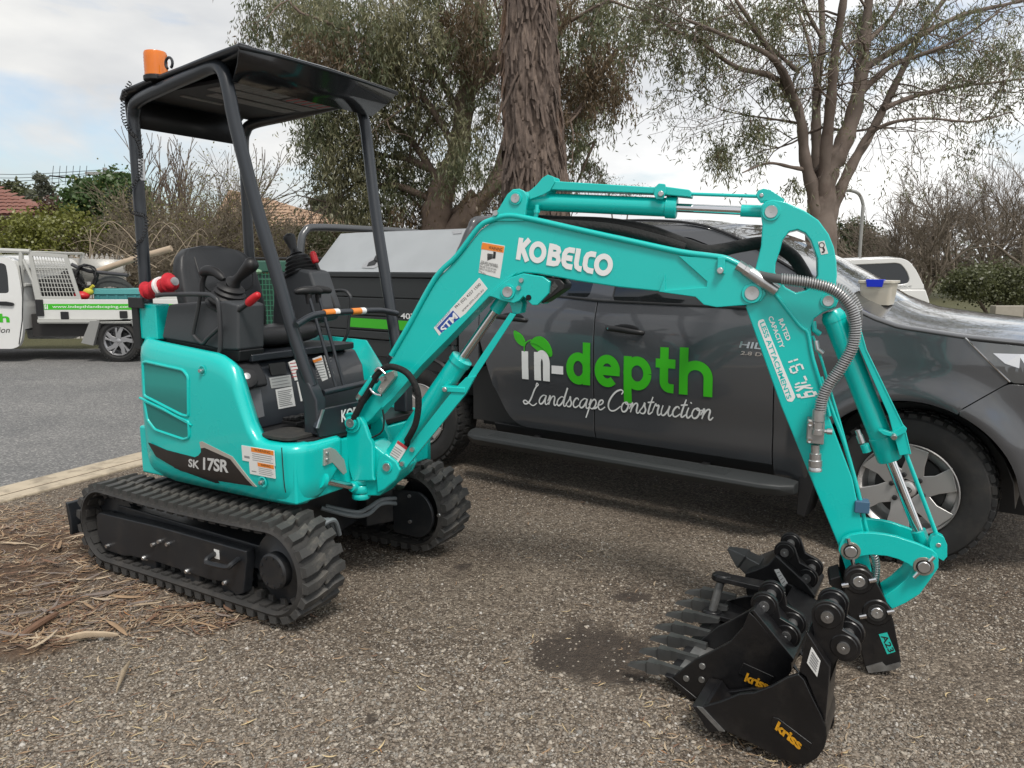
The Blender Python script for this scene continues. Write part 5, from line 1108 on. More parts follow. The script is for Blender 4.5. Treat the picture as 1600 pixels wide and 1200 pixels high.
b = MB(BE); s, z = BF.py(597, 600, -.02); b.prism(bw(-.03, (596, 586), (610, 580), (612, 590), (590, 618), (584, 612)), .0, .03); b.build('hose_clamp_plate', mat('raw_plate', (.45, .45, .42), .4, metal=.5), boom, bevel=.002)
for (p0, p1, p2) in (((586, 580), (592, 575), (602, 584)), ((578, 607), (585, 615), (596, 618))):
    bhose('hose_ring', [p0, p1, p2], -.035, .006, CHROME, boom)
s, z = BF.py(598, 592, -.01); b = MB(BE); b.lathe([(0, -.014), (.011, -.014), (.012, 0)], (s, -.005, z), (0, 1, 0), 10); b.build('bolt', STEEL, boom)
b = MB(BE); a, c = bw(-.02, (564, 616), (582, 590)); b.cyl((a[0], -.02, a[1]), (c[0], -.02, c[1]), .013, m=0); b.lathe([(.014, 0), (.014, .02), (.01, .03)], (a[0], -.02, a[1]), (a[0] - c[0], 0, a[1] - c[1]), 8, m=1); b.build('hydraulic_fitting', [TEAL, STEEL], boom)
for k in range(3): bhose('hydraulic_hose', [(636 + k, 690), (625 + k * 3, 715), (600 + k * 4, 720), (575, 715 + k * 4)], [.03, .06, .08, .09], .009)
bhose('hydraulic_hose', [(548, 672), (560, 645), (580, 612)], [.06, .05, .03], .012)
bhose('wiring_lead', [(598, 640), (600, 660), (596, 675), (580, 684), (568, 684)], .02, .004)
# ============================================================ VEHICLES
HF = Frame((-.522, 5.527), .803, -.596)
GREY = mat('grey_car_paint', (.080, .083, .090), .25, metal=.3, coat=1.0, var=.08, vscale=2, rvar=.03)
TRIM = mat('car_black_trim', (.014, .014, .015), .45, rvar=.08)
GLASS = mat('tinted_glass', (.012, .014, .015), .04, spec=.8)
TYRE = mat('tyre_rubber', (.020, .020, .020), .78, var=.25, vscale=20, grime=(.07, .06, .05, .4), gscale=6)
ALLOY = mat('alloy_grey', (.58, .57, .56), .36, metal=.7)
STEP = mat('step_plastic', (.030, .033, .034), .55, var=.1)
TGREEN = mat('vinyl_green', (.045, .46, .012), .4)
PWHITE = mat('white_car_paint', (.72, .72, .70), .25, coat=.8, var=.04, vscale=2)
ute = empty('grey_utility_truck', HF.M); tag(ute, 'dark grey double cab ute with landscaping lettering on its doors, behind the excavator', 'pickup truck')
def sw_(a, z):
    w = float(np.interp(z, [.26, .34, .46, .66, .9, 1.05, 1.17, 1.24, 1.34], [.13, .075, .03, .006, 0, .0, .012, .03, .065]))
    d = math.hypot(a - 3.08, z - .375); w -= .035 * math.exp(-((d - .50) / .075) ** 2)
    if a > 3.2: w += ((a - 3.2) / .75) ** 2 * .38
    w += .012 * math.exp(-((z - .62) / .10) ** 2) * (1 if .5 < a < 2.5 else 0)     # door scallop
    return w
ztop = lambda a: float(np.interp(a, [.2, .8, 1.3, 2.3, 2.45, 2.62, 2.78, 2.88, 2.99, 3.27, 3.5, 3.8], [1.335, 1.31, 1.277, 1.262, 1.26, 1.268, 1.278, 1.235, 1.20, 1.167, 1.148, 1.10]))
def arch(a, lo=.32):
    d = a - 3.08; return .375 + math.sqrt(.475 ** 2 - d * d) if abs(d) < .47 else lo
def panel(name, a0, a1, zb, zt, m=GREY, par=ute, off=0., nr=16, step=.02):
    n = max(2, int((a1 - a0) / step)); rows = []
    for i in range(n + 1):
        a = a0 + (a1 - a0) * i / n; b0, t0 = zb(a), zt(a); t0 = max(t0, b0 + .002)
        col = [(a, sw_(a, b0 + (t0 - b0) * k / nr) + off, b0 + (t0 - b0) * k / nr) for k in range(nr + 1)]
        rows.append(col)
    b = MB(); b.grid(rows); return b.build(name, m, par, angle=50, solid=-.018 if False else .018, bevel=.003)
rd_b = lambda a: .41 + (.62 * max(0, 1 - (a - .36) / .39) ** 2.2 if a < .75 else 0)
fd = panel('front_door', 1.284, 2.405, lambda a: .41, ztop); rdoor = panel('rear_door', .362, 1.277, rd_b, ztop)
panel('cab_quarter_panel', .18, .356, lambda a: .80, ztop)
seam = lambda a: .824 + (a - 3.284) * .77
hl = lambda a: 1.168 - (a - 3.275) * 1.03
panel('front_fender', 2.412, 3.462, lambda a: arch(a) if a < 3.284 else max(arch(a), seam(a) + .003), lambda a: ztop(a) - .006 if a < 3.277 else max(seam(a) + .004, hl(a)))
panel('front_bumper', 3.288, 3.95, lambda a: max(arch(a, .38), .38), lambda a: seam(a) - .003 if a < 3.462 else .958 - (a - 3.462) * .02)
hlp = panel('headlight', 3.285, 3.93, lambda a: hl(a) + .006 if a < 3.47 else .965, lambda a: ztop(a) - .012, mat('headlight_glass', (.10, .105, .11), .06, metal=.3, spec=.8, coat=1.), nr=8)
b = MB()
for (a0, a1, z0, z1) in ((3.445, 3.50, 1.035, 1.10), (3.54, 3.66, 1.0, 1.10)):
    b.add([(a0, sw_(a0, z0) - .003, z0 + .02), (a1, sw_(a1, z0) - .003, z0), (a1, sw_(a1, z1) - .003, z1), (a0 - .05, sw_(a0 - .05, z1) - .003, z1)], [(0, 1, 2, 3)])
b.build('headlight_reflector', CHROME, hlp, angle=0)
b = MB(); b.tube([(a, sw_(a, hl(a)) - .004, hl(a) + .003) for a in np.linspace(3.28, 3.47, 8)], .004, 6); b.build('headlight_edge', CHROME, hlp)
# bonnet, roof and glasshouse
b = MB(); rows = []
for a in np.linspace(2.55, 3.92, 24):
    zl = ztop(a); w0 = sw_(a, zl) + .004; row = []
    for t in np.linspace(0, 1, 25):
        w = w0 + (1.8 - 2 * w0) * t; e = 1 - abs(2 * t - 1) ** 3; c = 1 - abs(2 * t - 1) ** 2
        row.append((a - .0, w, zl + (.015 * e + .045 * c) * (1 if a < 3.6 else 1 - ((a - 3.6) / .36) ** 2 * .9)))
    rows.append(row)
b.grid(rows); bon = b.build('bonnet', GREY, ute, angle=50, solid=.02); b = MB(); b.tube([(a, sw_(a, ztop(a)) + .002, ztop(a) - .003) for a in np.linspace(2.66, 3.9, 40)], .0055, 6); b.build('bonnet_gap', INK, bon)
gw = lambda z: float(np.interp(z, [1.24, 1.34, 1.60, 1.70, 1.745, 1.775, 1.79], [.045, .075, .19, .245, .29, .36, .45]))
outl = [(.205, 1.33), (.20, 1.45), (.235, 1.62), (.29, 1.70), (.42, 1.745), (.8, 1.772), (1.2, 1.778), (1.55, 1.765), (1.8, 1.735), (2.0, 1.68), (2.25, 1.57), (2.5, 1.435), (2.70, 1.315), (2.78, 1.265)]
ol = [(p.x, p.y) for p in catmull([(x, y, 0) for x, y in outl], 4)]
def gl_w(a, z): return gw(z) + (max(0, a - 2.3) ** 2) * .12
b = MB(); rows = []; 
for a, z in ol:
    w = gl_w(a, z); row = []
    for t in np.linspace(-1, 1, 15):
        c = 1 - t * t; row.append((a + (.10 * c if z < 1.72 and a > 1.8 else (-.03 * c if a < .3 else 0)), .9 + (.9 - w) * t, z + (.045 * c if 1.70 < z else .03 * c)))
    rows.append(row)
k = next(i for i, p in enumerate(ol) if p[0] > 1.86)
b.grid(rows[:k + 1]); b.build('cab_roof', GREY, ute, angle=60, solid=.01)
b = MB(); b.grid([r[1:-1] for r in rows[k:]]); ws = b.build('windscreen', mat('windscreen_glass', (.05, .055, .055), .03, spec=1., coat=1.), ute, angle=60)
for q in (slice(0, 2), slice(-2, None)): b = MB(); b.grid([r[q] for r in rows[k:]]); b.build('windscreen_pillar', GREY, ute, angle=60, solid=.012)
# side of the glasshouse (pillars and frames), then panes
def gside(name, loops, m, off, par, thick=.012):
    lp = loops if isinstance(loops[0][0], (tuple, list)) else [loops]
    b = MB(); b.prism(lp, 0, 1, warp=lambda a, t, z: (a, gl_w(a, z) + off + (thick if t > .5 else 0), z)); return b.build(name, m, par, angle=30)
sideo = [(x, z) for x, z in ol] + [(2.78, 1.25), (2.3, 1.258), (1.3, 1.272), (.8, 1.305), (.2, 1.325)]
wf = round_poly([(1.37, 1.285), (2.38, 1.275), (2.40, 1.30), (1.98, 1.60), (1.80, 1.665), (1.60, 1.69), (1.37, 1.705)], .03)
wr = round_poly([(.46, 1.335), (1.21, 1.30), (1.23, 1.705), (.95, 1.70), (.56, 1.665), (.48, 1.60)], .04)
gs = gside('window_frame', [sideo, wf, wr], GREY, 0, ute); 
gside('window_pane', wf, GLASS, .012, gs, .004); gside('window_pane', wr, GLASS, .012, gs, .004)
bpil = [(1.225, 1.28), (1.36, 1.28), (1.36, 1.715), (1.245, 1.715)]; gside('centre_pillar', bpil, mat('pillar_grey', (.05, .052, .055), .4), -.003, gs, .006)
b = MB(); b.tube(catmull([(a, gl_w(a, z) - .004, z + .012) for a, z in ol[6:-2]], 1), .008, 6); b.build('roof_gutter', TRIM, gs)
b = MB(); b.tube([(a, sw_(a, ztop(a)) - .004 + .004, ztop(a) + .006) for a in np.linspace(.3, 2.42, 20)], .008, 6); b.build('belt_moulding', TRIM, gs)
P = [(1.88, 1.305), (1.885, 1.42), (1.89, 1.44), (1.94, 1.45)]; b = MB(); b.tube([(a, .13, z) for a, z in ((2.24, 1.28), (2.24, 1.35), (2.22, 1.37), (2.1, 1.375))], .012, 8); b.build('steering_wheel', TRIM, ute)
b = MB(); b.tube(catmull([(2.05, .09, 1.30), (2.10, .0, 1.335), (2.12, -.06, 1.36)], 3), .02, 8); b.ell((2.12, -.12, 1.40), (.055, .12, .085), 16, 10); b.build('wing_mirror', TRIM, ute)
# added black boxes block the light, so that nothing shows through
b = MB(); b.box(.22, 2.5, .11, 1.69, .40, 1.27); b.box(2.5, 3.85, .32, 1.48, .45, 1.12); b.box(.2, 3.0, .25, 1.55, .34, .5); b.box(.25, 2.0, .34, 1.46, 1.28, 1.60); b.build('cab_black_fill', INK, ute)
b = MB(); rows = [];
for i in range(13):
    t = rad(180 * i / 12); rows.append([(3.08 - .46 * math.cos(t), w, .375 + .46 * math.sin(t)) for w in (.05, .34)])
b.grid(rows); b.build('wheel_arch_liner', INK, ute)
b = MB(); b.grid([[(x, .78, .15), (x, .78, 1.1)] for x in (2.55, 3.6)]); b.build('inner_guard', INK, ute)
b = MB(); b.box(-1.5, 3.5, .45, .60, .42, .55); b.box(-1.5, 3.5, 1.2, 1.35, .42, .55); b.box(-.34, -.18, .2, 1.6, .32, .44); b.box(-1.0, .2, .2, 1.6, .55, .70); b.build('chassis', INK, ute)
b = MB(); b.prism([(.18, .80), (.36, .80), (.36, 1.3), (.18, 1.3)], .02, 1.78); b.build('cab_back', INK, ute)
# rocker, side step, mud flap
panel('sill_panel', .45, 2.6, lambda a: .30, lambda a: .405, TRIM, off=.012)
b = MB(); prof = [(-.135, .318), (-.13, .342), (-.105, .352), (.04, .36), (.05, .32), (.03, .27), (-.10, .275)]
st_n = []
for a, k, up in ((.30, .35, .012), (.33, .75, .004), (.42, 1, 0), (2.40, 1, 0), (2.50, .8, 0), (2.56, .45, .0)):
    st_n.append([(a, .03 + (w - .03) * k, .315 + (z - .315) * (.55 + .45 * k) + up) for w, z in prof])
b.grid(st_n, closeu=True); b.add(st_n[0], [tuple(range(7))]); b.add(st_n[-1], [tuple(range(7))[::-1]]); stp = b.build('side_step', STEP, ute, bevel=.008)
for i in range(7):
    w = -.10 + i * .017; b = MB(); b.tube([(.52, w, .3525 + (w + .105) * .055), (2.20, w, .3525 + (w + .105) * .055)], .0035, 6); b.build('tread_rib', STEP, stp)
b = MB(); b.box(.8, .84, .0, .3, .32, .36); b.box(2.0, 2.04, .0, .3, .32, .36); b.build('step_bracket', TRIM, stp)
b = MB(); b.prism([(2.555, .16), (2.60, .15), (2.66, .45), (2.63, .52), (2.56, .50)], .03, .25); b.build('mud_flap', TRIM, ute, bevel=.006)
# wheels
def wheel(root, x, y, z, R, rr, wd, sgn, style=0, rimm=ALLOY):
    """outer face towards local -y when sgn=1"""
    M = Matrix.Translation((x, y, z)) @ (Matrix.Identity(4) if sgn > 0 else Matrix.Scale(-1, 4, (0, 1, 0)))
    w = bpy.data.objects.new('wheel', None); COL.objects.link(w); w.parent = root; w.empty_display_size = .1
    b = MB(M); b.lathe([(rr, .02), (rr + .02, .005), (R * .80, -.008), (R * .93, .004), (R * .975, .028), (R, .05), (R, wd - .05), (R * .95, wd), (rr, wd - .01), (rr * .96, wd * .5)], (0, 0, 0), (0, 1, 0), 56, cap=False)
    n = 40
    ty = b.build('tyre', TYRE, w, angle=40)
    b = MB(M)
    for i in range(n):
        t = 2 * math.pi * i / n
        for (o, y0, y1, dt) in ((R + .002, .012, .06, 0), (R + .006, .075, .125, .5), (R + .006, .14, .19, 0)):
            c = t + dt * 2 * math.pi / n; q = []
            for (rr_, da) in ((o - .02, -.055), (o, -.045), (o, .045), (o - .02, .055)): q.append((rr_ * math.cos(c + da), rr_ * math.sin(c + da)))
            b.add([(p[0], y0 if k == 0 else y1, p[1]) for k in (0, 1) for p in q], [(0, 1, 2, 3), (7, 6, 5, 4), (0, 4, 5, 1), (1, 5, 6, 2), (2, 6, 7, 3)])
    tb = b.build('tread_blocks', TYRE, ty, angle=30); tb['kind'] = 'stuff'
    b = MB(M); b.lathe([(rr * 1.0, -.002), (rr * 1.02, .004), (rr * .985, .018), (rr * .93, .03), (rr * .90, .12), (rr * .9, .14), (0, .14)], (0, 0, 0), (0, 1, 0), 56, cap=False); rim = b.build('rim', rimm, w, angle=35)
    b = MB(M); b.lathe([(.0, .075), (rr * .70, .08), (rr * .72, .10), (rr * .3, .10)], (0, 0, 0), (0, 1, 0), 40); b.build('brake_disc', mat('brake_dark', (.03, .03, .03), .5, metal=.3), w)
    nsp = 6 if style == 0 else 5
    for i in range(nsp):
        t0 = 2 * math.pi * i / nsp + .26; c, s = math.cos(t0), math.sin(t0)
        if style == 0: q = [(rr * .20, -.060), (rr * .20, .060), (rr * .60, .058), (rr * .95, .092), (rr * .95, -.030), (rr * .60, -.036)]
        else: q = [(rr * .15, -.04), (rr * .15, .04), (rr * .5, .055), (rr * .95, .12), (rr * .95, .055), (rr * .55, -.01), (rr * .95, .01), (rr * .95, -.03), (rr * .5, -.03)]
        Mx = M @ Matrix.Rotation(-t0, 4, 'Y'); b = MB(Mx)
        n_ = len(q); yf = lambda r: .010 + .022 * (1 - r / rr) ** 2 if style == 0 else .012
        V = [(r, yf(r), h * (1 if style else 1)) for r, h in q] + [(r, yf(r) + .05, h * .8) for r, h in q]
        tri = tessellate_polygon([[Vector((r, h, 0)) for r, h in q]])
        F = [tuple(t_) for t_ in tri] + [tuple(j + n_ for j in reversed(t_)) for t_ in tri] + [(j, (j + 1) % n_, n_ + (j + 1) % n_, n_ + j) for j in range(n_)]
        b.add(V, F); b.build('spoke', rimm, rim, bevel=.004)
    b = MB(M); b.lathe([(0, .006), (.032, .007), (.040, .012), (.045, .03)], (0, 0, 0), (0, 1, 0), 28); hb = b.build('hub_cap', rimm, rim)
    if style == 0:
        b = MB(M); P = [(.022 * math.cos(t), .015 * math.sin(t)) for t in np.linspace(0, 6.283, 21)[:-1]]; V, F = ribbon(P, .004, True); b.add([(v.x, .0035, v.y) for v in V], F)
        P = [(.008 * math.cos(t), .014 * math.sin(t)) for t in np.linspace(0, 6.283, 17)[:-1]]; V, F = ribbon(P, .003, True); b.add([(v.x, .0031, v.y) for v in V], F); P = [(.015 * math.cos(t), .006 + .006 * math.sin(t)) for t in np.linspace(0, 6.283, 17)[:-1]]; V, F = ribbon(P, .003, True); b.add([(v.x, .0027, v.y) for v in V], F); b.build('wheel_emblem', mat('emblem_dark', (.1, .1, .1), .3, metal=.6), hb, angle=0, fix=False)
        for i in range(6):
            t = 2 * math.pi * i / 6 + .78; b = MB(M); b.lathe([(0, .002), (.010, .003), (.012, .008), (.014, .03)], (.075 * math.cos(t), 0, .075 * math.sin(t)), (0, 1, 0), 10); b.build('wheel_nut', TRIM, rim)
    return w
wheel(ute, 3.08, .05, .385, .385, .232, .24, 1); wheel(ute, -.26, .05, .385, .385, .232, .24, 1)
wheel(ute, 3.08, 1.75, .385, .385, .232, .24, -1); wheel(ute, -.26, 1.75, .385, .385, .232, .24, -1)
# door handles
for (px, py, par) in ((975, 516, fd), (797, 497, rdoor)):
    a, z = HF.py(px, py, -.01); w = sw_(a, z)
    b = MB(); b.tube(catmull([(a - .125, w + .012, z + .012), (a - .11, w - .022, z + .008), (a - .03, w - .034, z + .004), (a + .05, w - .032, z - .004), (a + .11, w - .018, z - .010), (a + .125, w + .01, z - .012)], 4), [.010, .012, .015, .017, .018, .018, .018, .018, .018, .018, .018, .018, .017, .016, .016, .015, .015, .014, .013, .012, .010], 10, flat=.7); hd_ = b.build('door_handle', TRIM, par, angle=60)
    b = MB(); b.ell((a, w + .002, z), (.10, .004, .036), 20, 8); b.build('handle_cup', mat('cup_dark', (.008, .008, .009), .3), hd_)
    if par is fd: b = MB(); b.lathe([(0, -.003), (.007, -.003), (.008, 0)], (a - .10, w - .036, z + .008), (0, 1, 0), 12); b.build('key_lock', CHROME, hd_)
# lettering on the doors
def door_fn(p00, p10, p01, base=.004):
    def fn(u, v, l=0):
        a = p00[0] + (p10[0] - p00[0]) * u + (p01[0] - p00[0]) * v; z = p00[1] + (p10[1] - p00[1]) * u + (p01[1] - p00[1]) * v
        return (a, sw_(a, z) - base - l, z)
    return fn
def dense(P, d=.06):
    out = []
    for i in range(len(P) - 1):
        k = max(1, int(math.dist(P[i][:2], P[i + 1][:2]) / d)); out += [(P[i][0] + (P[i + 1][0] - P[i][0]) * j / k, P[i][1] + (P[i + 1][1] - P[i][1]) * j / k) for j in range(k)]
    return out + [tuple(P[-1][:2])]
hpx = lambda *p: HF.py(*p, 0.)
p00, p10, p01 = hpx(816, 592), hpx(1114, 621), hpx(816, 545)
XH = math.dist(p00, p01); BL = math.dist(p00, p10); K = BL / XH      # baseline length in x-heights
U = lambda px: (px - 816) / 298 * K
# letters live on two doors: draw each letter with its own door as parent
LET = {}
def ell_(cx, cy, rx, ry, a0, a1, n=20): return [(cx + rx * math.cos(rad(a0 + (a1 - a0) * i / n)), cy + ry * math.sin(rad(a0 + (a1 - a0) * i / n))) for i in range(n + 1)]
W_ = .265
def let(name, S, par, m, close=()):
    f = door_fn(p00, p10, p01); b = MB()
    for i, P in enumerate(S):
        P = dense(P); V, F = ribbon(P, W_, closed=False); b.add([f(v.x / K, v.y, i * .0004) for v in V], F)
    b.build('lettering_' + name, m, par, angle=0, fix=False)
let('white', [[(U(821.5), 0), (U(821.5), .93)], [(U(844), 0), (U(844), .93)], [(U(844), .5)] + ell_(U(852), .56, U(852) - U(844), .31, 180, 0) + [(U(859.5), 0)], [(U(869), .40), (U(889), .40)]], rdoor, WHITE)
h_ = W_ / 2
def bowl(x0, x1): cx = (U(x0) + U(x1)) / 2; return ell_(cx, .5, (U(x1) - U(x0)) / 2 - h_, .5 - h_ + .01, 0, 360, 28), cx
S, cx = bowl(894, 934); let('green', [S, [(U(927.5), 0), (U(927.5), 1.33)]], rdoor, TGREEN)
S, cx = bowl(941, 981); rx = (U(981) - U(941)) / 2 - h_; let('green', [[(cx - rx, .5), (cx + rx + h_ * .9, .5)], ell_(cx, .5, rx, .5 - h_, 0, 312, 26)], fd, TGREEN)
S, cx = bowl(986, 1028); let('green', [S, [(U(992.5), -.42), (U(992.5), 1.0)]], fd, TGREEN)
let('green', [[(U(1046), 1.33), (U(1046), .34)] + ell_(U(1046) + .18, .34, .18, .20, 180, 270, 8) + [(U(1060), .135)], [(U(1034), .86), (U(1062), .86)]], fd, TGREEN)
let('green', [[(U(1073.5), 0), (U(1073.5), 1.36)], [(U(1073.5), .4)] + ell_((U(1073.5) + U(1107)) / 2, .52, (U(1107) - U(1073.5)) / 2, .35, 180, 0) + [(U(1107), 0)]], fd, TGREEN)
# leaves above the "in"
def leaf2(pts, name='leaf_emblem', m=TGREEN, off=.0045):
    P = [(q.x, q.y) for q in catmull([(*hpx(*p), 0) for p in pts], 5, True)]; b = MB(); b.prism(P, 0, 1, warp=lambda a, t, z: (a, sw_(a, z) - (off if t > .5 else .001), z)); b.build(name, m, rdoor, angle=0)
leaf2([(803, 517), (808, 518), (816, 524), (821, 534), (820, 541), (812, 538), (805, 529)])
leaf2([(829, 536), (836, 527), (846, 526), (856, 534), (862, 546), (862, 557), (850, 554), (838, 546)])
q = [hpx(*p) for p in ((820, 549), (820, 541), (824, 534), (831, 531))]; V, F = ribbon(dense([(p.x, p.y) for p in catmull([(*t, 0) for t in q], 4)], .02), .008); b = MB(); b.add([(v.x, sw_(v.x, v.y) - .005, v.y) for v in V], F); b.build('leaf_stem', TGREEN, rdoor, angle=0, fix=False)
q = [hpx(*p) for p in ((826, 536), (838, 538), (850, 546), (860, 556))]; V, F = ribbon([(p.x, p.y) for p in catmull([(*t, 0) for t in q], 4)], .004); b = MB(); b.add([(v.x, sw_(v.x, v.y) - .0065, v.y) for v in V], F); b.build('leaf_vein', mat('vein_dark', (.02, .2, .01), .5), rdoor, angle=0, fix=False)
# handwriting
CUR = {
 'a': ([[(.95, .92), (.6, 1), (.2, .65), (.1, .22), (.3, 0), (.6, .2), (.88, .75), (.95, 1), (.85, .45), (.9, .06), (1.08, .02), (1.3, .28)]], 1.16),
 'n': ([[(0, .35), (.22, .95), (.3, .9), (.24, .4), (.16, 0)], [(.2, .25), (.5, .85), (.75, .98), (.86, .8), (.8, .3), (.86, .03), (1.02, .02), (1.22, .28)]], 1.1),
 'd': ([[(.92, .9), (.6, 1), (.2, .65), (.1, .22), (.3, 0), (.6, .2), (.9, .75), (1.25, 2.0), (1.05, 1.2), (.9, .3), (.95, .04), (1.1, .02), (1.3, .28)]], 1.16),
 's': ([[(0, .2), (.35, .7), (.5, 1.1), (.52, .8), (.66, .4), (.55, .06), (.3, 0), (.08, .12)]], .78),
 'c': ([[(.72, .78), (.62, .98), (.35, .9), (.12, .45), (.2, .07), (.48, .0), (.88, .32)]], .8),
 'p': ([[(0, .35), (.24, 1), (.12, .3), (-.16, -1.0)], [(.1, .25), (.35, .82), (.65, 1), (.82, .72), (.7, .25), (.42, .0), (.15, .12)], [(.5, .02), (.8, .1), (1.05, .3)]], .98),
 'e': ([[(.08, .42), (.45, .55), (.64, .82), (.52, 1), (.26, .88), (.1, .42), (.24, .05), (.5, 0), (.9, .32)]], .84),
 'o': ([[(.55, 1), (.24, .85), (.1, .38), (.28, .02), (.6, .1), (.82, .58), (.7, .95), (.5, .98), (.62, .8), (1.05, .85)]], .95),
 't': ([[(.5, 1.75), (.3, .9), (.18, .2), (.3, .0), (.65, .3)], [(.02, 1.15), (.7, 1.25)]], .62),
 'r': ([[(0, .35), (.25, 1.1), (.34, .9), (.6, .95), (.52, .4), (.58, .04), (.75, .02), (.95, .3)]], .84),
 'u': ([[(.18, 1), (.06, .4), (.16, .03), (.42, .08), (.76, .6), (.86, 1), (.76, .4), (.86, .03), (1.02, .02), (1.22, .3)]], 1.12),
 'i': ([[(.22, 1), (.08, .4), (.16, .03), (.34, .02), (.56, .3)], [(.36, 1.42), (.42, 1.52)]], .5),
 'L': ([[(.9, 1.9), (1.0, 2.25), (1.2, 2.1), (1.0, 1.9), (.75, 1.5), (.45, .7), (.1, .05), (-.35, -.15), (-.6, .1), (-.35, .25), (.1, .02), (.7, -.25), (1.15, .05)]], 1.35),
 'C': ([[(1.45, 1.75), (1.6, 2.05), (1.3, 2.2), (.75, 1.9), (.25, 1.15), (.12, .45), (.4, .02), (.9, .05), (1.5, .55)]], 1.5)}
def script_line(word, x, fn, par, w):
    k = 0; b = MB()
    for ch in word:
        S, adv = CUR[ch]
        for P in S:
            Q = [(q.x + .28 * q.y + x, q.y) for q in catmull([(a, c, 0) for a, c in P], 5)]; V, F = ribbon(Q, w, taper=lambda t: .75 + .5 * math.sin(math.pi * t)); k += 1
            b.add([fn(v.x, v.y, (k % 3) * .0005) for v in V], F)
        x += adv
    b.build('lettering_script', WHITE, par, angle=0, fix=False); return x
s00, s10, s01 = hpx(822, 630), hpx(1110, 657), hpx(820.5, 615.5)
tot = sum(CUR[c][1] for c in 'Landscape') + sum(CUR[c][1] for c in 'Construction') + .3
ff_ = door_fn(s00, s10, s01); fns = lambda x, y, l: ff_(x / tot, y, l)
xx = script_line('Landscape', 0, fns, rdoor, .14); script_line('Construction', xx + .3, fns, fd, .14)
for (tx, p, q, r) in (('HILUX', (1155, 543), (1228, 549), (1155, 533)), ('2.8 D-4D', (1157, 554), (1215, 559), (1157, 548))):
    f = door_fn(hpx(*p), hpx(*q), hpx(*r)); b = MB(); put_text(b, tx, lambda u, v: f(u, v), bold=.02, shear=.15); b.build('badge_lettering', CHROME, fd, angle=0, fix=False)
# tray body with ribbed sides, sloped lid, hoops
TRAY = mat('tray_dark', (.024, .027, .028), .42, var=.12, vscale=4, rvar=.08)
tb_ = empty('x'); bpy.data.objects.remove(tb_)
def zpx(y, px=600, w=.02): return HF.py(px, y, w)[1]
b = MB(); b.box(-1.62, .13, .06, 1.74, .72, 1.43); tray = b.build('tray_body', TRAY, ute, bevel=.006)
lev = [1.448, 1.41, 1.262, 1.252, 1.09, 1.075, .985, .93, .80]
for i, (z1, z0, o) in enumerate(((1.448, 1.412, .015), (1.408, 1.258, .03), (1.252, 1.118, .025), (1.112, 1.0, .03), (.994, .935, .022), (.929, .80, .034))):
    b = MB(); b.box(-1.63, .14, o, .062, z0, z1); b.build('side_board', TRAY, tray, bevel=.006)
g0 = HF.py(560, 501, .02); g1 = HF.py(652, 484, .02)
b = MB(); b.box(-.98, .10, .024, .0285, 1.018, 1.09); gs_ = b.build('green_stripe', TGREEN, tray)
a0, z0 = HF.py(626, 498, .022); a1, _ = HF.py(649, 498, .022); z1 = HF.py(626, 489, .022)[1]
b = MB(); put_text(b, '407', lambda u, v: (a0 + (a1 - a0) * u, .0225, z0 + (z1 - z0) * v), bold=.02); b.build('lettering', WHITE, gs_, angle=0, fix=False)
LID = mat('lid_aluminium', (.40, .42, .43), .42, metal=.35, var=.12, vscale=5, rvar=.1, bump=.04, bscale=12)
b = MB(); b.prism([(.03, 1.452), (.06, 1.452), (.38, 1.77), (.55, 1.785), (1.25, 1.785), (1.42, 1.77), (1.74, 1.452), (1.77, 1.452), (1.6, 1.44), (.2, 1.44)], -1.46, .06, 'yz'); lid = b.build('tool_lid', LID, ute, bevel=.004)
def lidp(px, py):   # point on the sloped face
    n = HF.X * 0 + (HF.Y * -1 + np.array([0, 0, 1.])) / math.sqrt(2); P = HF.o + HF.Y * .06 + np.array([0, 0, 1.452]); p = at_plane(px, py, P, n) - HF.o; return (float(p @ HF.X), float(p @ HF.Y), float(p[2]))
def lidplate(name, pts, m, off, par):
    q = [Vector(lidp(*p)) for p in pts]; n = Vector((0, -1, 1)).normalized(); b = MB(); k = len(q); b.add([p + n * off for p in q] + [p for p in q], [tuple(range(k))] + [(i, (i + 1) % k, k + (i + 1) % k, k + i) for i in range(k)]); return b.build(name, m, par)
lt = lidplate('lid_latch', [(566, 419), (570, 412), (583, 404), (594, 403), (598, 407), (592, 416), (584, 420)], STEEL, .006, lid)
lidplate('latch_recess', [(574, 417), (577, 411), (587, 406), (592, 407), (586, 415)], TRIM, .008, lt)
lidplate('latch_handle', [(586, 408), (589, 402), (596, 402), (596, 406), (590, 410)], TRIM, .02, lt)
lidplate('lid_badge', [(707, 361), (722, 359), (721, 365), (708, 366)], STEEL, .004, lid)
HOOP = mat('hoop_grey', (.085, .088, .092), .3, metal=.4, coat=.3)
zq = lambda p, a: HF.px(*p, a)
b = MB(); b.tube(catmull([(-1.66, .10, .9), (-1.66, .10, 1.45), (-1.66, .12, 1.70), (-1.66, .17, 1.79), (-1.66, .28, 1.825), (-1.66, .9, 1.83), (-1.66, 1.5, 1.825), (-1.66, 1.63, 1.79), (-1.66, 1.68, 1.70), (-1.66, 1.70, 1.45), (-1.66, 1.70, .9)], 5), .032, 12); b.build('roll_hoop', HOOP, ute, angle=60)
b = MB(); b.tube(catmull([(.10, .06, .9), (.10, .07, 1.45), (.12, .15, 1.66), (.14, .20, 1.76), (.145, .30, 1.825), (.145, .9, 1.84), (.145, 1.5, 1.825), (.14, 1.6, 1.76), (.10, 1.73, 1.45)], 5), .033, 12); b.build('roll_hoop', HOOP, ute, angle=60)
b = MB(); b.box(-1.60, -.80, .05, .5, .55, .72); b.box(-1.6, -1.5, .1, 1.7, .5, .75); b.build('under_tray_box', mat('under_brown', (.05, .042, .034), .7), ute, bevel=.01)
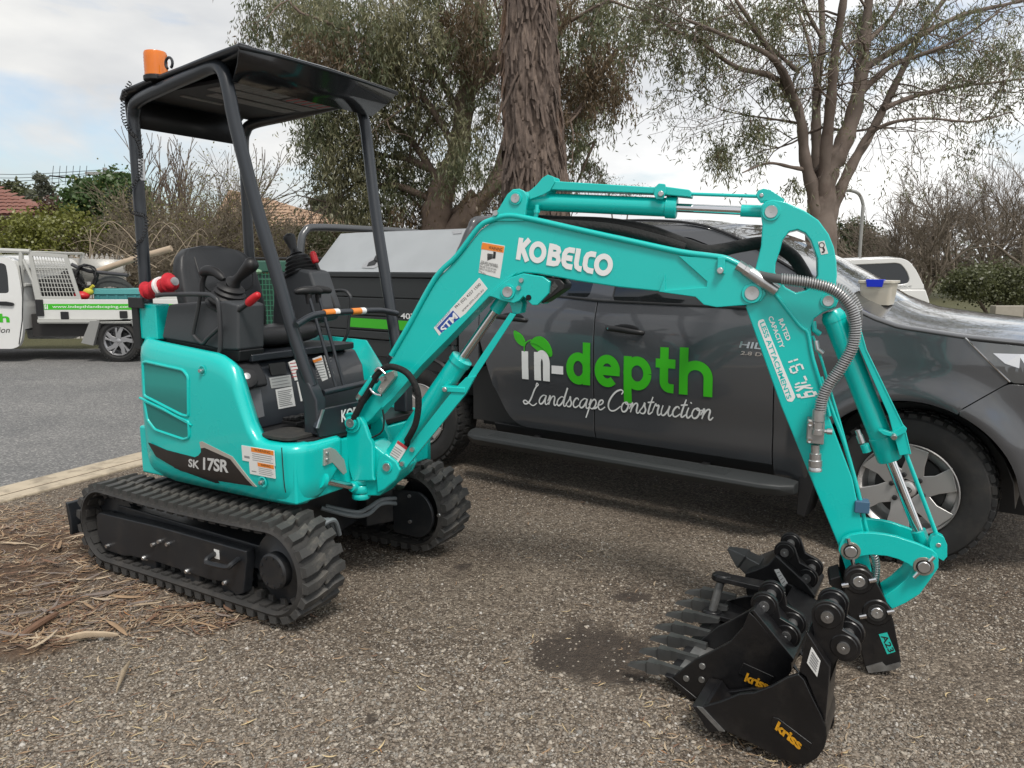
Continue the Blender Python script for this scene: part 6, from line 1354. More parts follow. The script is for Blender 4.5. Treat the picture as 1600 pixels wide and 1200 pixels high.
b = MB(); b.tube(catmull([(-.70, .10, .42), (-.66, .08, .62), (-.51, .07, .79), (-.26, .07, .84), (-.01, .07, .79), (.12, .08, .65)], 4), .02, 8, flat=2.5); b.build('mudguard', TRIM, ute)

# lunch box left on the bonnet
w0_ = w1_ = .36; a0, bz = HF.py(1340, 486, .36); a1 = HF.py(1392, 486, .36)[0]; bz = ztop(a1) + .015 + .045 * .68 + .014
dx, dy = a1 - a0, w1_ - w0_; L_ = math.hypot(dx, dy); c = HF.M @ Vector((a0, w0_, bz)); c1 = HF.M @ Vector((a1, w1_, bz))
LBF = Frame((c.x, c.y, bz), c1.x - c.x, c1.y - c.y); lbx = empty('plastic_container', LBF.M); tag(lbx, 'clear plastic food container with blue clip standing on the grey bonnet', 'container')
PLC = mat('clear_plastic', (.74, .69, .58), .3, trans=.3, var=.05); FOOD = mat('container_food', (.62, .42, .22), .7, var=.2, vscale=30)
b = MB(); rows = [round_poly([(.012, .0), (L_ - .012, .0), (L_ - .012, .15), (.012, .15)], .02), round_poly([(0, -.012), (L_, -.012), (L_, .162), (0, .162)], .02)]
b.grid([[(x, y, 0) for x, y in rows[0]], [(x, y, .115) for x, y in rows[1]]], closeu=True); b.add([(x, y, 0) for x, y in rows[0]], [tuple(range(len(rows[0])))]); b.build('tub', PLC, lbx)
b = MB(); b.prism(round_poly([(.018, .003), (L_ - .018, .003), (L_ - .018, .147), (.018, .147)], .018), .004, .065, 'xy'); b.build('food', FOOD, lbx)
b = MB(); b.prism(round_poly([(-.008, -.02), (L_ + .008, -.02), (L_ + .008, .17), (-.008, .17)], .02), .115, .130, 'xy'); ld = b.build('lid', PLC, lbx, bevel=.003)
b = MB(); b.prism([(L_ * .22, .134), (L_ * .76, .134), (L_ * .72, .096), (L_ * .26, .096)], -.028, -.020); b.box(L_ * .22, L_ * .76, -.028, .02, .130, .136); b.build('blue_clip', mat('clip_blue', (.01, .03, .55), .35), ld, bevel=.002)

# ------------------------------------------------------------ white tray ute across the road
LF = Frame((-6.17, 11.89), -1, .0)
wu = empty('white_tray_truck', LF.M); tag(wu, 'white ute with a flat tray and mesh side panel, parked across the road', 'pickup truck')
lp = lambda *p, y=0.: LF.py(*p, y)
def lpr(name, pts, y0, y1, m, par=wu, bevel=.004, r=0, y=0., holes=None):
    P = [lp(*p, y=y) for p in pts]; P = round_poly(P, r) if r else P; b = MB(); b.prism([P] + holes if holes else P, y0, y1); return b.build(name, m, par, bevel=bevel)
LGREY = mat('tray_alloy', (.50, .50, .47), .5, metal=.2, var=.1, vscale=3)
# cab: side skin with a window, roof, bonnet
cabo = [(-290, 560), (-290, 480), (-270, 462), (-150, 452), (-100, 418), (-70, 404), (-30, 399), (0, 401), (14, 403), (22, 409), (27, 420), (31, 440), (34, 462), (36, 490), (36, 515), (34, 530), (30, 541), (20, 545), (-60, 545), (-62, 530), (-80, 510), (-110, 502), (-150, 505), (-175, 520), (-182, 545), (-280, 560)]
wind = round_poly([lp(*p) for p in ((-50, 411), (3, 411), (9, 414), (12, 430), (14, 458), (-80, 459), (-72, 440))], .05)
b = MB(); P = [lp(*p) for p in cabo]; b.prism([round_poly(P, .04), wind], 0, -.06); b.prism([round_poly(P, .04), wind], -1.65, -1.70); cab_ = b.build('cab_side', PWHITE, wu, bevel=.01)
for y_ in (-.02, -1.66): b = MB(); b.prism(wind, y_, y_ - .01); b.build('side_window', GLASS, cab_)
b = MB(); top = [lp(*p) for p in cabo[1:15]]; rows = [[(x, -.05 + 0 * t, z) if i == 0 else (x, -1.66, z) if i == 6 else (x, -.05 - 1.61 * i / 6, z + .03 * (1 - (2 * i / 6 - 1) ** 2)) for i in range(7)] for t, (x, z) in enumerate(top)]; b.grid(rows); b.build('cab_shell', PWHITE, wu, angle=50)
b = MB(); b.box(lp(36, 540)[0] + .0, lp(-270, 540)[0], -1.6, -.08, .55, 1.1); b.build('cab_black_fill', INK, wu)  # solid black box added to fill the cab
lpr('door_handle', [(-6, 472), (0, 471), (10, 471), (21, 473), (23, 476), (20, 478), (0, 477)], .03, -.01, TRIM, cab_, r=.01)
b = MB(); P = [lp(*p) for p in ((31, 415), (36, 450), (35, 500), (30, 538))]; b.tube([(x, .004, z) for x, z in P], .008, 6); b.build('door_seam', TRIM, cab_)
a, c, d = lp(-30, 508), lp(16, 508), lp(-30, 490); b = MB(); put_text(b, 'pth', lambda u, v: (a[0] + (c[0] - a[0]) * u, .004, a[1] + (d[1] - a[1]) * v), bold=.03); b.build('lettering', TGREEN, cab_, angle=0, fix=False)
a, c, d = lp(-60, 520), lp(16, 520), lp(-60, 511); b = MB(); put_text(b, 'Construction', lambda u, v: (a[0] + (c[0] - a[0]) * u, .004, a[1] + (d[1] - a[1]) * v), shear=.3); b.build('lettering', INK, cab_, angle=0, fix=False)
# tray
xr = lp(290, 480)[0]; xf = lp(56, 480)[0]; zt_, zb_ = lp(100, 468)[1], lp(100, 499)[1]
b = MB(); b.box(xr, xf, -.02, -.05, zb_, zt_); b.box(xr, xf, -1.78, -1.81, zb_, zt_); b.box(xr, xr + .03, -1.8, -.03, zb_, zt_); td = b.build('tray_side', mat('tray_white', (.66, .66, .63), .4, var=.06, vscale=4), wu, bevel=.006)
b = MB(); b.box(xr, xf, -1.8, -.03, zb_ - .07, zb_ - .005); b.box(xr, xf, -.0, -.05, zb_ - .05, zb_ - .003); b.build('tray_deck', LGREY, wu, bevel=.004)
gx0, gz0 = lp(68, 484); gx1, gz1 = lp(219, 475); b = MB(); b.box(xr + .2, gx0, -.017, -.021, gz0, gz1); gs2 = b.build('green_stripe', TGREEN, td)
a, c, d = lp(81, 482.5), lp(216, 482.5), lp(81, 477); b = MB(); put_text(b, 'www.indepthlandscaping.com.au', lambda u, v: (a[0] + (c[0] - a[0]) * u, -.0155, a[1] + (d[1] - a[1]) * v), bold=.01); 
a, c, d = lp(69, 483), lp(74, 483), lp(69, 476); b.build('lettering', WHITE, gs2, angle=0, fix=False)
b = MB(); b.box(c[0], a[0], -.0152, -.018, a[1], d[1]); ic = b.build('social_icon', WHITE, gs2); b = MB(); put_text(b, 'f', lambda u, v: (a[0] + (c[0] - a[0]) * (.3 + .5 * u), -.0145, a[1] + (d[1] - a[1]) * v), bold=.03); b.build('lettering', TGREEN, ic, angle=0, fix=False)
for (p, q) in (((95, 499), (106, 487)), ((187, 497), (198, 486)), ((57, 494), (66, 468))):
    x0, z0 = lp(*p); x1, z1 = lp(*q); b = MB(); b.box(x1, x0, .005, -.03, z0, z1); b.build('tray_latch', TRIM, td, bevel=.01)
# headboard, mesh guard
def lt_(name, pts, y, r, par=wu, m=LGREY): 
    b = MB(); b.tube([(lp(*p)[0], y, lp(*p)[1]) for p in pts], r, 8); return b.build(name, m, par)
mg = lpr('mesh_frame', [(41, 393), (102, 398), (124, 468), (54, 468)], -.035, -.065, LGREY, holes=[[lp(*p) for p in ((48, 400), (97, 403), (117, 463), (62, 463))]])
xs = np.linspace(0, 1, 14)
for i in range(1, 11):
    t = i / 11; A_ = np.array(lp(48 + 49 * t, 400 + 3 * t)); B_ = np.array(lp(62 + 55 * t, 463)); b = MB(); b.tube([(A_[0], -.05, A_[1]), (B_[0], -.05, B_[1])], .006, 5); b.build('mesh_wire', LGREY, mg)
for i in range(1, 9):
    t = i / 9; A_ = np.array(lp(48 + 14 * t, 400 + 63 * t)); B_ = np.array(lp(97 + 20 * t, 403 + 60 * t)); b = MB(); b.tube([(A_[0], -.058, A_[1]), (B_[0], -.058, B_[1])], .006, 5); b.build('mesh_wire', LGREY, mg)
for y in (-.05, -1.75): lt_('headboard_post', [(30, 500), (30, 392)], y, .035); 
lt_('headboard_rail', [(-30, 390), (44, 393)], -.05, .035)
b = MB(); x_, z_ = lp(30, 394); 
for zz in (z_, z_ - .25, z_ - .5): b.tube([(x_, -.05, zz), (x_, -1.75, zz)], .025, 6)
b.build('headboard_crossbars', LGREY, wu); lt_('headboard_brace', [(32, 405), (48, 440), (54, 468)], -.06, .025)
# running gear
b = MB(); b.box(xr + .1, lp(-200, 500)[0], -.45, -.55, .48, .62); b.box(xr + .1, lp(-200, 500)[0], -1.2, -1.3, .48, .62); b.box(lp(150, 500)[0], lp(40, 500)[0], -.15, -1.5, .40, .75); b.box(-.1, .1, -1.6, -.2, .28, .4); b.build('chassis', mat('chassis_dark', (.025, .023, .022), .7), wu)
wheel(wu, -.03, -.04, .335, .335, .225, .22, -1, 1, mat('alloy_two_tone', (.40, .40, .41), .3, metal=.7)); wheel(wu, -.03, -1.65, .335, .335, .225, .22, 1, 1, mat('alloy_two_tone', (.40, .40, .41), .3, metal=.7)); wheel(wu, 3.15, -.04, .335, .335, .225, .22, -1, 1, mat('alloy_two_tone', (.40, .40, .41), .3, metal=.7))
for pts in ([(141, 501), (156, 501), (146, 540), (127, 536)], [(204, 500), (214, 500), (226, 530), (217, 536)]): lpr('mudguard', pts, .01, -.25, mat('guard_grey', (.26, .26, .25), .5), wu)
lpr('guard_top', [(150, 500), (208, 499), (207, 502), (152, 503)], .0, -.25, TRIM, wu)
# its load
def tl(o, l, c_, g=None): tag(o, l, c_, g); return o
lw = lambda *p, y=-.6: (LF.M @ Vector((LF.py(*p, y)[0], y, LF.py(*p, y)[1])))
o = empty('tool_box', LF.M @ Matrix.Translation((lp(183, 470, y=-.4)[0], -.4, zb_))); tag(o, 'teal plastic crate standing in the white tray', 'crate')
hw_ = (lp(147, 470, y=-.4)[0] - lp(219, 470, y=-.4)[0]) / 2; hz = lp(180, 451, y=-.4)[1] - zb_
b = MB(); b.box(-hw_, hw_, -.4, 0, 0, hz * .8); b.build('crate_body', mat('crate_teal', (.05, .22, .23), .5), o, bevel=.01); b = MB(); b.box(-hw_ - .02, hw_ + .02, -.42, .02, hz * .8, hz); b.build('crate_lid', mat('crate_teal_lid', (.10, .36, .36), .5), o, bevel=.01)
for k in range(5):
    b = MB(); x_ = -hw_ + (2 * hw_) * (k + .5) / 5; b.box(x_ - .02, x_ + .02, .0, .012, 0, hz * .78); b.build('crate_rib', mat('crate_teal', (.05, .22, .23), .5), o)
b = MB(); b.ell(lw(90, 452, y=-.5), (.36, .28, .22), 20, 12); b.ell(lw(112, 446, y=-.7), (.2, .2, .28), 16, 10); tl(b.build('tool_bag', mat('bag_black', (.014, .014, .013), .8, bump=.6, bscale=14), angle=60), 'lumpy black tool bag behind the mesh panel of the white tray', 'bag')
c0 = lw(135, 432, y=-.5); pts = []
rs = random.Random(3)
for k in range(150): a_ = k * .42; pts.append((c0.x + (.13 + .05 * rs.random()) * math.cos(a_), c0.y + .05 * rs.uniform(-1, 1), c0.z + (.15 + .05 * rs.random()) * math.sin(a_)))
b = MB(); b.tube(catmull(pts, 2), .012, 5); tl(b.build('cable_coil', BLACKPL), 'tangled black cable coil hung beside the mesh panel of the white tray', 'cable')
b = MB(); pth = [lw(*p, y=-.7) for p in ((150, 425), (190, 411), (232, 398), (268, 388))]; b.tube(pth, .05, 10); tl(b.build('timber_pole', mat('pole_wood', (.42, .33, .24), .7, var=.2)), 'pale round pole sticking out over the white tray', 'pole')
b = MB(); pth = [lw(*p, y=-.55) for p in ((112, 413), (122, 418), (140, 424), (200, 430))]; b.tube(pth, .03, 8); tl(b.build('metal_tube', mat('tube_dark', (.05, .05, .055), .4)), 'dark metal tube lying above the load in the white tray', 'tube')
b = MB(); rows = []
for i in range(13):
    px = 145 + 75 * i / 12; top_ = 452 - 21 * math.sin(math.pi * min(1, (i + 1.5) / 12)) ** .7; row = []
    for j in range(7): p = lw(px, top_ + 4 * abs(j - 3) ** 1.3 + rs.uniform(-.8, .8), y=-.5 - .12 * j); row.append(p)
    rows.append(row)
b.grid(rows); tl(b.build('shade_net', mat('net_dark', (.03, .034, .032), .85, bump=.5, bscale=40), angle=50), 'dark crumpled shade net heaped on the teal crate', 'net')
b = MB(); b.add([lw(105, 403, y=-1.7), lw(192, 406, y=-1.7), lw(192, 440, y=-1.7), lw(105, 440, y=-1.7)], [(0, 1, 2, 3)]); tl(b.build('checker_plate', mat('checker', (.42, .41, .38), .45, metal=.3, bump=.8, bscale=9), solid=.02), 'silver sheet metal board standing at the far side of the white tray', 'board')
b = MB(); b.ell(lw(128, 462, y=-.3), (.12, .1, .07)); tl(b.build('red_canister', RED), 'small red canister low in the white tray', 'canister')
b = MB(); b.ell(lw(138, 456, y=-.35), (.08, .06, .06)); b.tube([lw(140, 452, y=-.35), lw(146, 446, y=-.35)], .025, 6); tl(b.build('work_glove', mat('glove_yellow', (.55, .5, .05), .7)), 'small yellow glove beside the black cable coil', 'glove')

# ------------------------------------------------------------ white ute with a canopy, far right
RF = Frame((*at_z(1380, 520, 0)[:2],), 1, .0); RF = Frame((7.3, 14.6), 1, -.12)
ru = empty('white_canopy_truck', RF.M); tag(ru, 'white ute with a fibreglass canopy and dark side window, behind the grey bonnet', 'pickup truck')
rp = lambda *p: RF.py(*p, 0)
b = MB(); P = round_poly([rp(*p) for p in ((1250, 452), (1250, 416), (1290, 407), (1400, 403), (1412, 404), (1422, 409), (1432, 422), (1441, 440), (1446, 452))], .06)
win = round_poly([rp(*p) for p in ((1262, 418), (1310, 415), (1400, 411), (1408, 413), (1417, 424), (1421, 436), (1419, 442), (1410, 444), (1262, 449))], .08)
b.prism([P, win], 0, .05); cn = b.build('canopy_shell', PWHITE, ru, bevel=.015); b = MB(); b.prism([P, win], 1.55, 1.6); b.build('canopy_side', PWHITE, cn)
b = MB(); T = [rp(*p) for p in ((1250, 416), (1290, 407), (1400, 403), (1412, 404), (1422, 409), (1432, 422), (1441, 440), (1446, 452))]; b.grid([[(x, y, z + (.03 if 0 < i < 3 else -.0)) for i, y in enumerate((.02, .4, 1.2, 1.58))] for x, z in T]); b.build('canopy_roof', PWHITE, cn, angle=50)
b = MB(); b.prism(win, .02, .03); b.build('canopy_window', GLASS, cn); b = MB(); b.box(rp(1262, 430)[0], rp(1425, 430)[0], .08, 1.5, rp(1300, 450)[1], rp(1300, 416)[1]); b.build('canopy_dark_fill', INK, cn)  # added black box keeps the inside dark behind the window
b = MB(); P = [rp(*p) for p in ((1180, 545), (1180, 452), (1446, 452), (1452, 470), (1454, 500), (1452, 530), (1430, 532), (1424, 512), (1404, 500), (1384, 505), (1372, 520), (1368, 545))]; b.prism(P, -.02, 1.62); b.build('tub_body', PWHITE, ru, bevel=.03)
a, c, d = rp(1400, 450), rp(1424, 449), rp(1400, 447); b = MB(); put_text(b, 'AEROKLAS', lambda u, v: (a[0] + (c[0] - a[0]) * u, -.001, a[1] + (c[1] - a[1]) * u + (d[1] - a[1]) * v), shear=.2); b.build('lettering', INK, cn, angle=0, fix=False)
x_, z_ = rp(1447, 446); b = MB(); b.tube([(x_ - .05, .2, z_ - .02), (x_ + .03, .2, z_)], .02, 8); b.build('canopy_latch', STEEL, cn)
b = MB(); P = [rp(*p) for p in ((1030, 545), (1030, 470), (1080, 462), (1120, 455), (1150, 425), (1175, 415), (1245, 416), (1252, 455), (1252, 540))]; b.prism(round_poly(P, .08), 0, 1.6); b.build('cab', PWHITE, ru, bevel=.04)
x_, z_ = rp(1405, 545); wheel(ru, x_, .04, .345, .34, .22, .22, 1, 1); wheel(ru, x_ - 3.0, .04, .345, .34, .22, .22, 1, 1)
# ============================================================ LOOSE BUCKETS
A0 = at_z(1253, 1200, 0.)
KF = Frame((A0[0], A0[1]), -.862, .508)      # x towards the bucket mouths (left in the photo), so local y points at the camera: w = -y
def kw(w, *pts): return [KF.py(px, py, -w) for px, py in pts]
def emboss(root, w, p00, p10, p01, par):
    a, c, d = kw(w, p00, p10, p01); b = MB(); f = lambda u, v: (a[0] + (c[0] - a[0]) * u + (d[0] - a[0]) * v, -w + .006, a[1] + (c[1] - a[1]) * u + (d[1] - a[1]) * v)
    put_text(b, 'kriss', f, bold=.035, space=.92); b.build('lettering', mat('kriss_yellow', (.62, .30, .012), .5, var=.5, vscale=60), par, angle=0, fix=False)
def ears(root, pins, w0, w1, base, boss=.036):
    """pair of ear plates with two pins; pins (u,z), base polygon lower edge"""
    b = None
    for w in (w0, w1):
        P = hull2(arc(*pins[0], .048, 0, 360, 20) + [base[0], base[1]]); 
        P = ear_outline(pins, base)
        b = MB(); b.prism(P, -w - .009, -w + .009); e = b.build('ear_plate', STEELK, root, bevel=.003)
        for p in pins:
            q = MB(); q.lathe([(.022, -.012), (.036, -.012), (.041, -.006), (.041, .006), (.036, .012), (.022, .012)], (p[0], -w, p[1]), (0, 1, 0), 24); q.build('pin_boss', STEELK, e)
    for p in pins:
        q = MB(); q.cyl((p[0], -w0 + .020, p[1]), (p[0], -w1 - .020, p[1]), .0175, seg=22); q.lathe([(0, .023), (.004, .023), (.005, .021), (.0175, .021)], (p[0], -w0, p[1]), (0, 1, 0), 18); q.build('bucket_pin', STEEL, root)
def ear_outline(pins, base):
    (x0, z0), (x1, z1) = pins; r = .046
    a = math.degrees(math.atan2(z1 - z0, x1 - x0)); 
    A_ = arc(x0, z0, r, a + 270 - 40, a + 90 + 10, 14) if False else None
    # top pin lobe, saddle, lower pin lobe, down to the base
    d = Vector((x1 - x0, z1 - z0)).normalized(); n = Vector((-d.y, d.x)); 
    if n.y < 0: n = -n
    p0, p1 = Vector((x0, z0)), Vector((x1, z1)); mid = (p0 + p1) / 2
    out = []
    for t in range(0, 181, 20): 
        u_ = -d * math.cos(rad(t - 50)) ; 
    lobe0 = [p0 + (-d * math.cos(rad(t)) + n * math.sin(rad(t))) * r for t in range(-60, 111, 15)]
    lobe1 = [p1 + (-d * math.cos(rad(t)) + n * math.sin(rad(t))) * r for t in range(65, 241, 15)]
    pts = [(v.x, v.y) for v in lobe0] + [(mid + n * .020).to_tuple()] + [(v.x, v.y) for v in lobe1] + [tuple(base[1]), tuple(base[0])]
    return [(p[0], p[1]) for p in pts]
def tooth_mesh():
    b = MB(); # adapter then pointed tip along +x
    rows = []
    for x, hy, z0, z1 in ((-.07, .014, -.002, .014), (0, .014, -.014, .020), (.03, .015, -.014, .024), (.038, .020, -.018, .022), (.078, .022, -.018, .026), (.085, .017, -.014, .015), (.118, .015, -.012, .008), (.150, .014, -.009, .0), (.156, .013, -.008, -.004)):
        rows.append([(x, -hy, z0), (x, -hy * .8, z1), (x, hy * .8, z1), (x, hy, z0)])
    b.grid(rows, closeu=True); b.add(rows[0], [(0, 1, 2, 3)]); b.add(rows[-1], [(3, 2, 1, 0)]); return b.mesh('tooth', mat('tooth_steel', (.11, .113, .112), .36, metal=.6, var=.6, vscale=14), angle=25)
TOOTH = tooth_mesh()
def bucket(name, label, w0, w1, side, mouth, back_i, lip, far=1.):
    """side: outline (u,z) of the side plates; lip end first; indices back_i..end form the curved shell"""
    root = empty(name, KF.M @ Matrix.Translation((0, -w0, 0))); 
    root.matrix_world = KF.M
    tag(root, label, 'bucket', 'buckets laid out on the gravel')
    sp = []
    for w in (w0, w1 - .016):
        b = MB(); b.prism(side if w == w0 else [(x, z * far) for x, z in side], -w, -w - .016); sp.append(b.build('side_plate', STEELK, root, bevel=.003))
    shell = [side[i] for i in back_i]; b = MB(); cen = (sum(p[0] for p in side) / len(side), sum(p[1] for p in side) / len(side))
    inn = [(p[0] + (cen[0] - p[0]) * .05, p[1] + (cen[1] - p[1]) * .05) for p in shell]
    b.prism(shell + inn[::-1], -w0 - .001, -w1 + .001); b.build('shell', STEELK, root, bevel=.002)
    return root, sp
# --- A: smooth mud bucket nearest the camera
sideA = kw(0, (1098, 1108), (1125, 1100), (1155, 1088), (1178, 1086), (1205, 1076), (1230, 1062), (1247, 1057), (1256, 1066), (1270, 1096), (1283, 1122), (1290, 1142), (1291, 1158), (1287, 1174), (1276, 1189), (1262, 1197), (1245, 1199), (1215, 1187), (1180, 1168), (1133, 1145), (1108, 1124))
zmin = min(p[1] for p in sideA)
sideA = [(x, z - zmin + .004) for x, z in sideA]
rA, spA = bucket('mud_bucket', 'black smooth-edged mud bucket with gold lettering, lying nearest the camera', 0, .19, sideA, None, [6, 7, 8, 9, 10, 11, 12, 13, 14, 15, 16, 17, 18, 19, 0], None, .62)
wr_ = kw(-.002, (1091, 1106), (1096, 1104), (1134, 1140), (1131, 1147)); 
b = MB(); b.prism([sideA[0], (sideA[0][0] + .035, sideA[0][1] - .004), (sideA[18][0] + .05, sideA[18][1] - .022), (sideA[18][0], sideA[18][1])], .004, -.194); b.build('cutting_lip', STEELK, rA, bevel=.003)
b = MB(); b.prism([sideA[0], (sideA[0][0] + .018, sideA[0][1] - .002), (sideA[18][0] + .018, sideA[18][1] - .004), sideA[18]], .006, .0); b.build('worn_lip_end', WORN, rA)
a, c, d = kw(0, (1215, 1125), (1268, 1165), (1207, 1134)); b = MB(); b.prism([(p[0], p[1] - zmin) for p in kw(0, (1208, 1121), (1216, 1123), (1269, 1163), (1264, 1172), (1205, 1133))], .004, -.001); pa = b.build('name_plate', STEELK, spA[0], bevel=.002)
emboss(rA, 0, (1211, 1138), (1250, 1171), (1217, 1125), pa)
pinsA = [KF.py(1294, 961, -.05), KF.py(1319, 1009, -.05)]
ears(rA, pinsA, .05, .15, [(sideA[10][0] + .02, sideA[10][1] + .03), (sideA[8][0] + .05, sideA[8][1] + .04)])
# spine plate rising to the ears
b = MB(); s0 = sideA[6]; b.prism([s0, (s0[0] - .02, s0[1] - .01), (sideA[10][0] + .004, sideA[10][1]), (pinsA[1][0] + .03, pinsA[1][1] - .06), (pinsA[0][0] + .05, pinsA[0][1] - .05)], -.012, -.178); b.build('spine_plate', STEELK, rA, bevel=.004)
def plate_sticker(root, w, pts, m=OFFWHITE):
    P = kw(w, *pts); b = MB(); b.prism(P, -w + .003, -w - .001); o = b.build('data_sticker', m, root)
    (x0, z0), (x1, z1), (x2, z2), (x3, z3) = P; b = MB()
    for i in range(5):
        t = .15 + .16 * i; A_ = (x0 + (x3 - x0) * t, z0 + (z3 - z0) * t); B_ = (x1 + (x2 - x1) * t, z1 + (z2 - z1) * t); q = .15; A2 = (A_[0] + (B_[0] - A_[0]) * q, A_[1] + (B_[1] - A_[1]) * q); B2 = (A_[0] + (B_[0] - A_[0]) * (1 - q), A_[1] + (B_[1] - A_[1]) * (1 - q)); V, F = ribbon([A2, B2], .003); b.add([(v.x, -w + .004, v.y) for v in V], F)
    b.build('sticker_print', INKGREY, o, angle=0)
plate_sticker(rA, .010, ((1268, 1011), (1282, 1033), (1277, 1057), (1261, 1035)))
# --- B: toothed digging bucket in the middle
sideB = kw(.20, (1050, 1067), (1085, 1040), (1110, 1028), (1140, 1012), (1160, 990), (1170, 966), (1180, 975), (1235, 1042), (1236, 1058), (1226, 1075), (1200, 1092), (1160, 1104), (1120, 1110), (1090, 1100), (1070, 1084))
zb = min(p[1] for p in sideB)
dzB = max(0, .004 - zb); sideB = [(x, z + dzB) for x, z in sideB]
rB, spB = bucket('digging_bucket', 'black toothed digging bucket with gold lettering, in the middle of the bucket heap', .20, .50, sideB, None, [6, 7, 8, 9, 10, 11, 12, 13, 14, 0], None)
b = MB(); b.prism([sideB[0], (sideB[0][0] + .03, sideB[0][1] + .0), (sideB[13][0] + .03, sideB[13][1] - .012), sideB[13]], -.196, -.504); b.build('cutting_lip', STEELK, rB, bevel=.003)
b = MB(); b.prism([(p[0], p[1] + dzB) for p in kw(.20, (1172, 964), (1177, 962), (1240, 1040), (1237, 1046), (1232, 1044))], -.20, -.44); b.build('spine_plate', STEELK, rB, bevel=.003)
b = MB(); x_, z_ = sideB[0]; b.prism([(x_ - .002, z_ + .006), (x_ - .14, z_ - .012), (x_ - .14, z_ - .022), (x_ - .002, z_ - .006)], -.217, -.483); b.build('lip_plate', WORN, rB, bevel=.002)
for p in ((1097, 1050), (1072, 1069), (1096, 1071)):
    x, z = KF.py(*p, -.20); b = MB(); b.lathe([(0, .004), (.010, .004), (.012, 0)], (x, -.20, z + dzB), (0, 1, 0), 12); b.build('bolt', WORN, spB[0])
b = MB(); b.prism([(p[0], p[1] + dzB) for p in kw(.20, (1161, 1044), (1209, 1066), (1199, 1084), (1154, 1061))], -.196, -.201); pb = b.build('name_plate', STEELK, spB[0], bevel=.002)
emboss(rB, .20, (1163, 1063), (1199, 1078), (1168, 1050), pb)
pinsB = [KF.py(1195, 945, -.28), KF.py(1229, 992, -.28)]; ears(rB, pinsB, .28, .39, [KF.py(1250, 1052, -.28), KF.py(1182, 990, -.28)])
for k in range(3):
    w = .235 + .115 * k; M = Matrix.Translation((sideB[0][0] + .005, -w, sideB[0][1] + .004)) @ Matrix.Rotation(rad(4), 4, 'Y'); piece('tooth', TOOTH, rB, M @ Matrix.Translation((.018, 0, 0)))
# --- D: second toothed bucket behind it
sh = .44; sideD = [(x + .02, .004 + z * .45) for x, z in sideB]
rD, spD = bucket('digging_bucket', 'black toothed bucket behind the lettered digging bucket, a loose pin clevis across it', .54, 1.0, sideD, None, [6, 7, 8, 9, 10, 11, 12, 13, 14, 0], None)
b = MB(); b.prism([sideD[0], (sideD[0][0] + .03, sideD[0][1]), (sideD[13][0] + .03, sideD[13][1] - .012), sideD[13]], -.536, -1.004); b.build('cutting_lip', STEELK, rD, bevel=.003)
for k in range(4):
    w = .575 + .13 * k; M = Matrix.Translation((sideD[0][0] + .005, -w, sideD[0][1] + .03)) @ Matrix.Rotation(rad(4), 4, 'Y'); piece('tooth', TOOTH, rD, M @ Matrix.Translation((.018, 0, 0)))
# clevis lying across it
cl = empty('pin_clevis', KF.M); tag(cl, 'black two-plate clevis with a vertical steel pin, lying across the toothed bucket', 'clevis')
def kp3(px, py, w): u_, z_ = KF.py(px, py, -w); return Vector((u_, -w, z_))
t0, t1 = kp3(1128, 902, .82), kp3(1112, 958, .80); b = MB(); b.cyl(t0, t1, .017, seg=20); b.build('clevis_pin', WORN, cl)
for t in (t0, t1):
    e = t + Vector((-.20, -.03, -.015)); ax = (t0 - t1).normalized(); u_ = (e - t); v_ = ax.cross(u_).normalized(); b = MB()
    P = capsule((0, 0), .042, (u_.length, 0), .05); R = Matrix((u_.normalized(), v_, ax)).transposed().to_4x4(); Mx = Matrix.Translation(t) @ R; b.M = Mx; b.prism(P, -.01, .01, 'xy'); b.lathe([(.02, -.016), (.036, -.016), (.04, -.01), (.04, .01), (.036, .016), (.02, .016)], (0, 0, 0), (0, 0, 1), 22); b.build('clevis_plate', STEELK, cl, bevel=.003)
# --- C: single-shank ripper bucket furthest back
wC = 1.05
pinsC = [KF.py(1227, 862, -wC), KF.py(1261, 902, -wC)]
oC = kw(wC, (1139, 856), (1150, 862), (1172, 872), (1186, 882), (1200, 876), (1212, 866), (1216, 850), (1262, 880), (1275, 900), (1277, 925), (1262, 960), (1230, 975), (1180, 960), (1168, 905), (1158, 888), (1146, 872))
rC = empty('ripper_shank', KF.M); tag(rC, 'black ripper with one pointed tooth and twin pin ears, furthest back in the heap', 'ripper', 'buckets laid out on the gravel')
zc = min(p[1] for p in oC)
b = MB(); body_ = kw(wC, (1168, 890), (1186, 884), (1204, 876), (1216, 862), (1262, 905), (1277, 925), (1262, 962), (1230, 975), (1186, 965), (1170, 920)); b.prism(body_, -wC + .05, -wC - .20); b.build('shank_body', STEELK, rC, bevel=.006)
tip = kp3(1138, 856, wC + .07); bs = kp3(1186, 890, wC + .07); d_ = tip - bs
b = MB(); rows = []
for t, h, y_ in ((0, .045, .05), (.45, .032, .042), (.5, .036, .048), (.8, .018, .03), (1, .004, .016)):
    c_ = bs + d_ * t; n_ = Vector((-d_.z, 0, d_.x)).normalized(); rows.append([c_ + n_ * h + Vector((0, y_, 0)), c_ + n_ * h - Vector((0, y_, 0)), c_ - n_ * h - Vector((0, y_, 0)), c_ - n_ * h + Vector((0, y_, 0))])
b.grid(rows, closeu=True); b.add(rows[0], [(0, 1, 2, 3)]); b.add(rows[-1], [(3, 2, 1, 0)]); b.build('ripper_tooth', mat('tooth_steel', (.045, .047, .047), .45, metal=.3), rC, bevel=.003)
ears(rC, pinsC, wC, wC + .13, [(pinsC[1][0] - .02, pinsC[1][1] - .18), (pinsC[0][0] + .07, pinsC[0][1] - .09)])
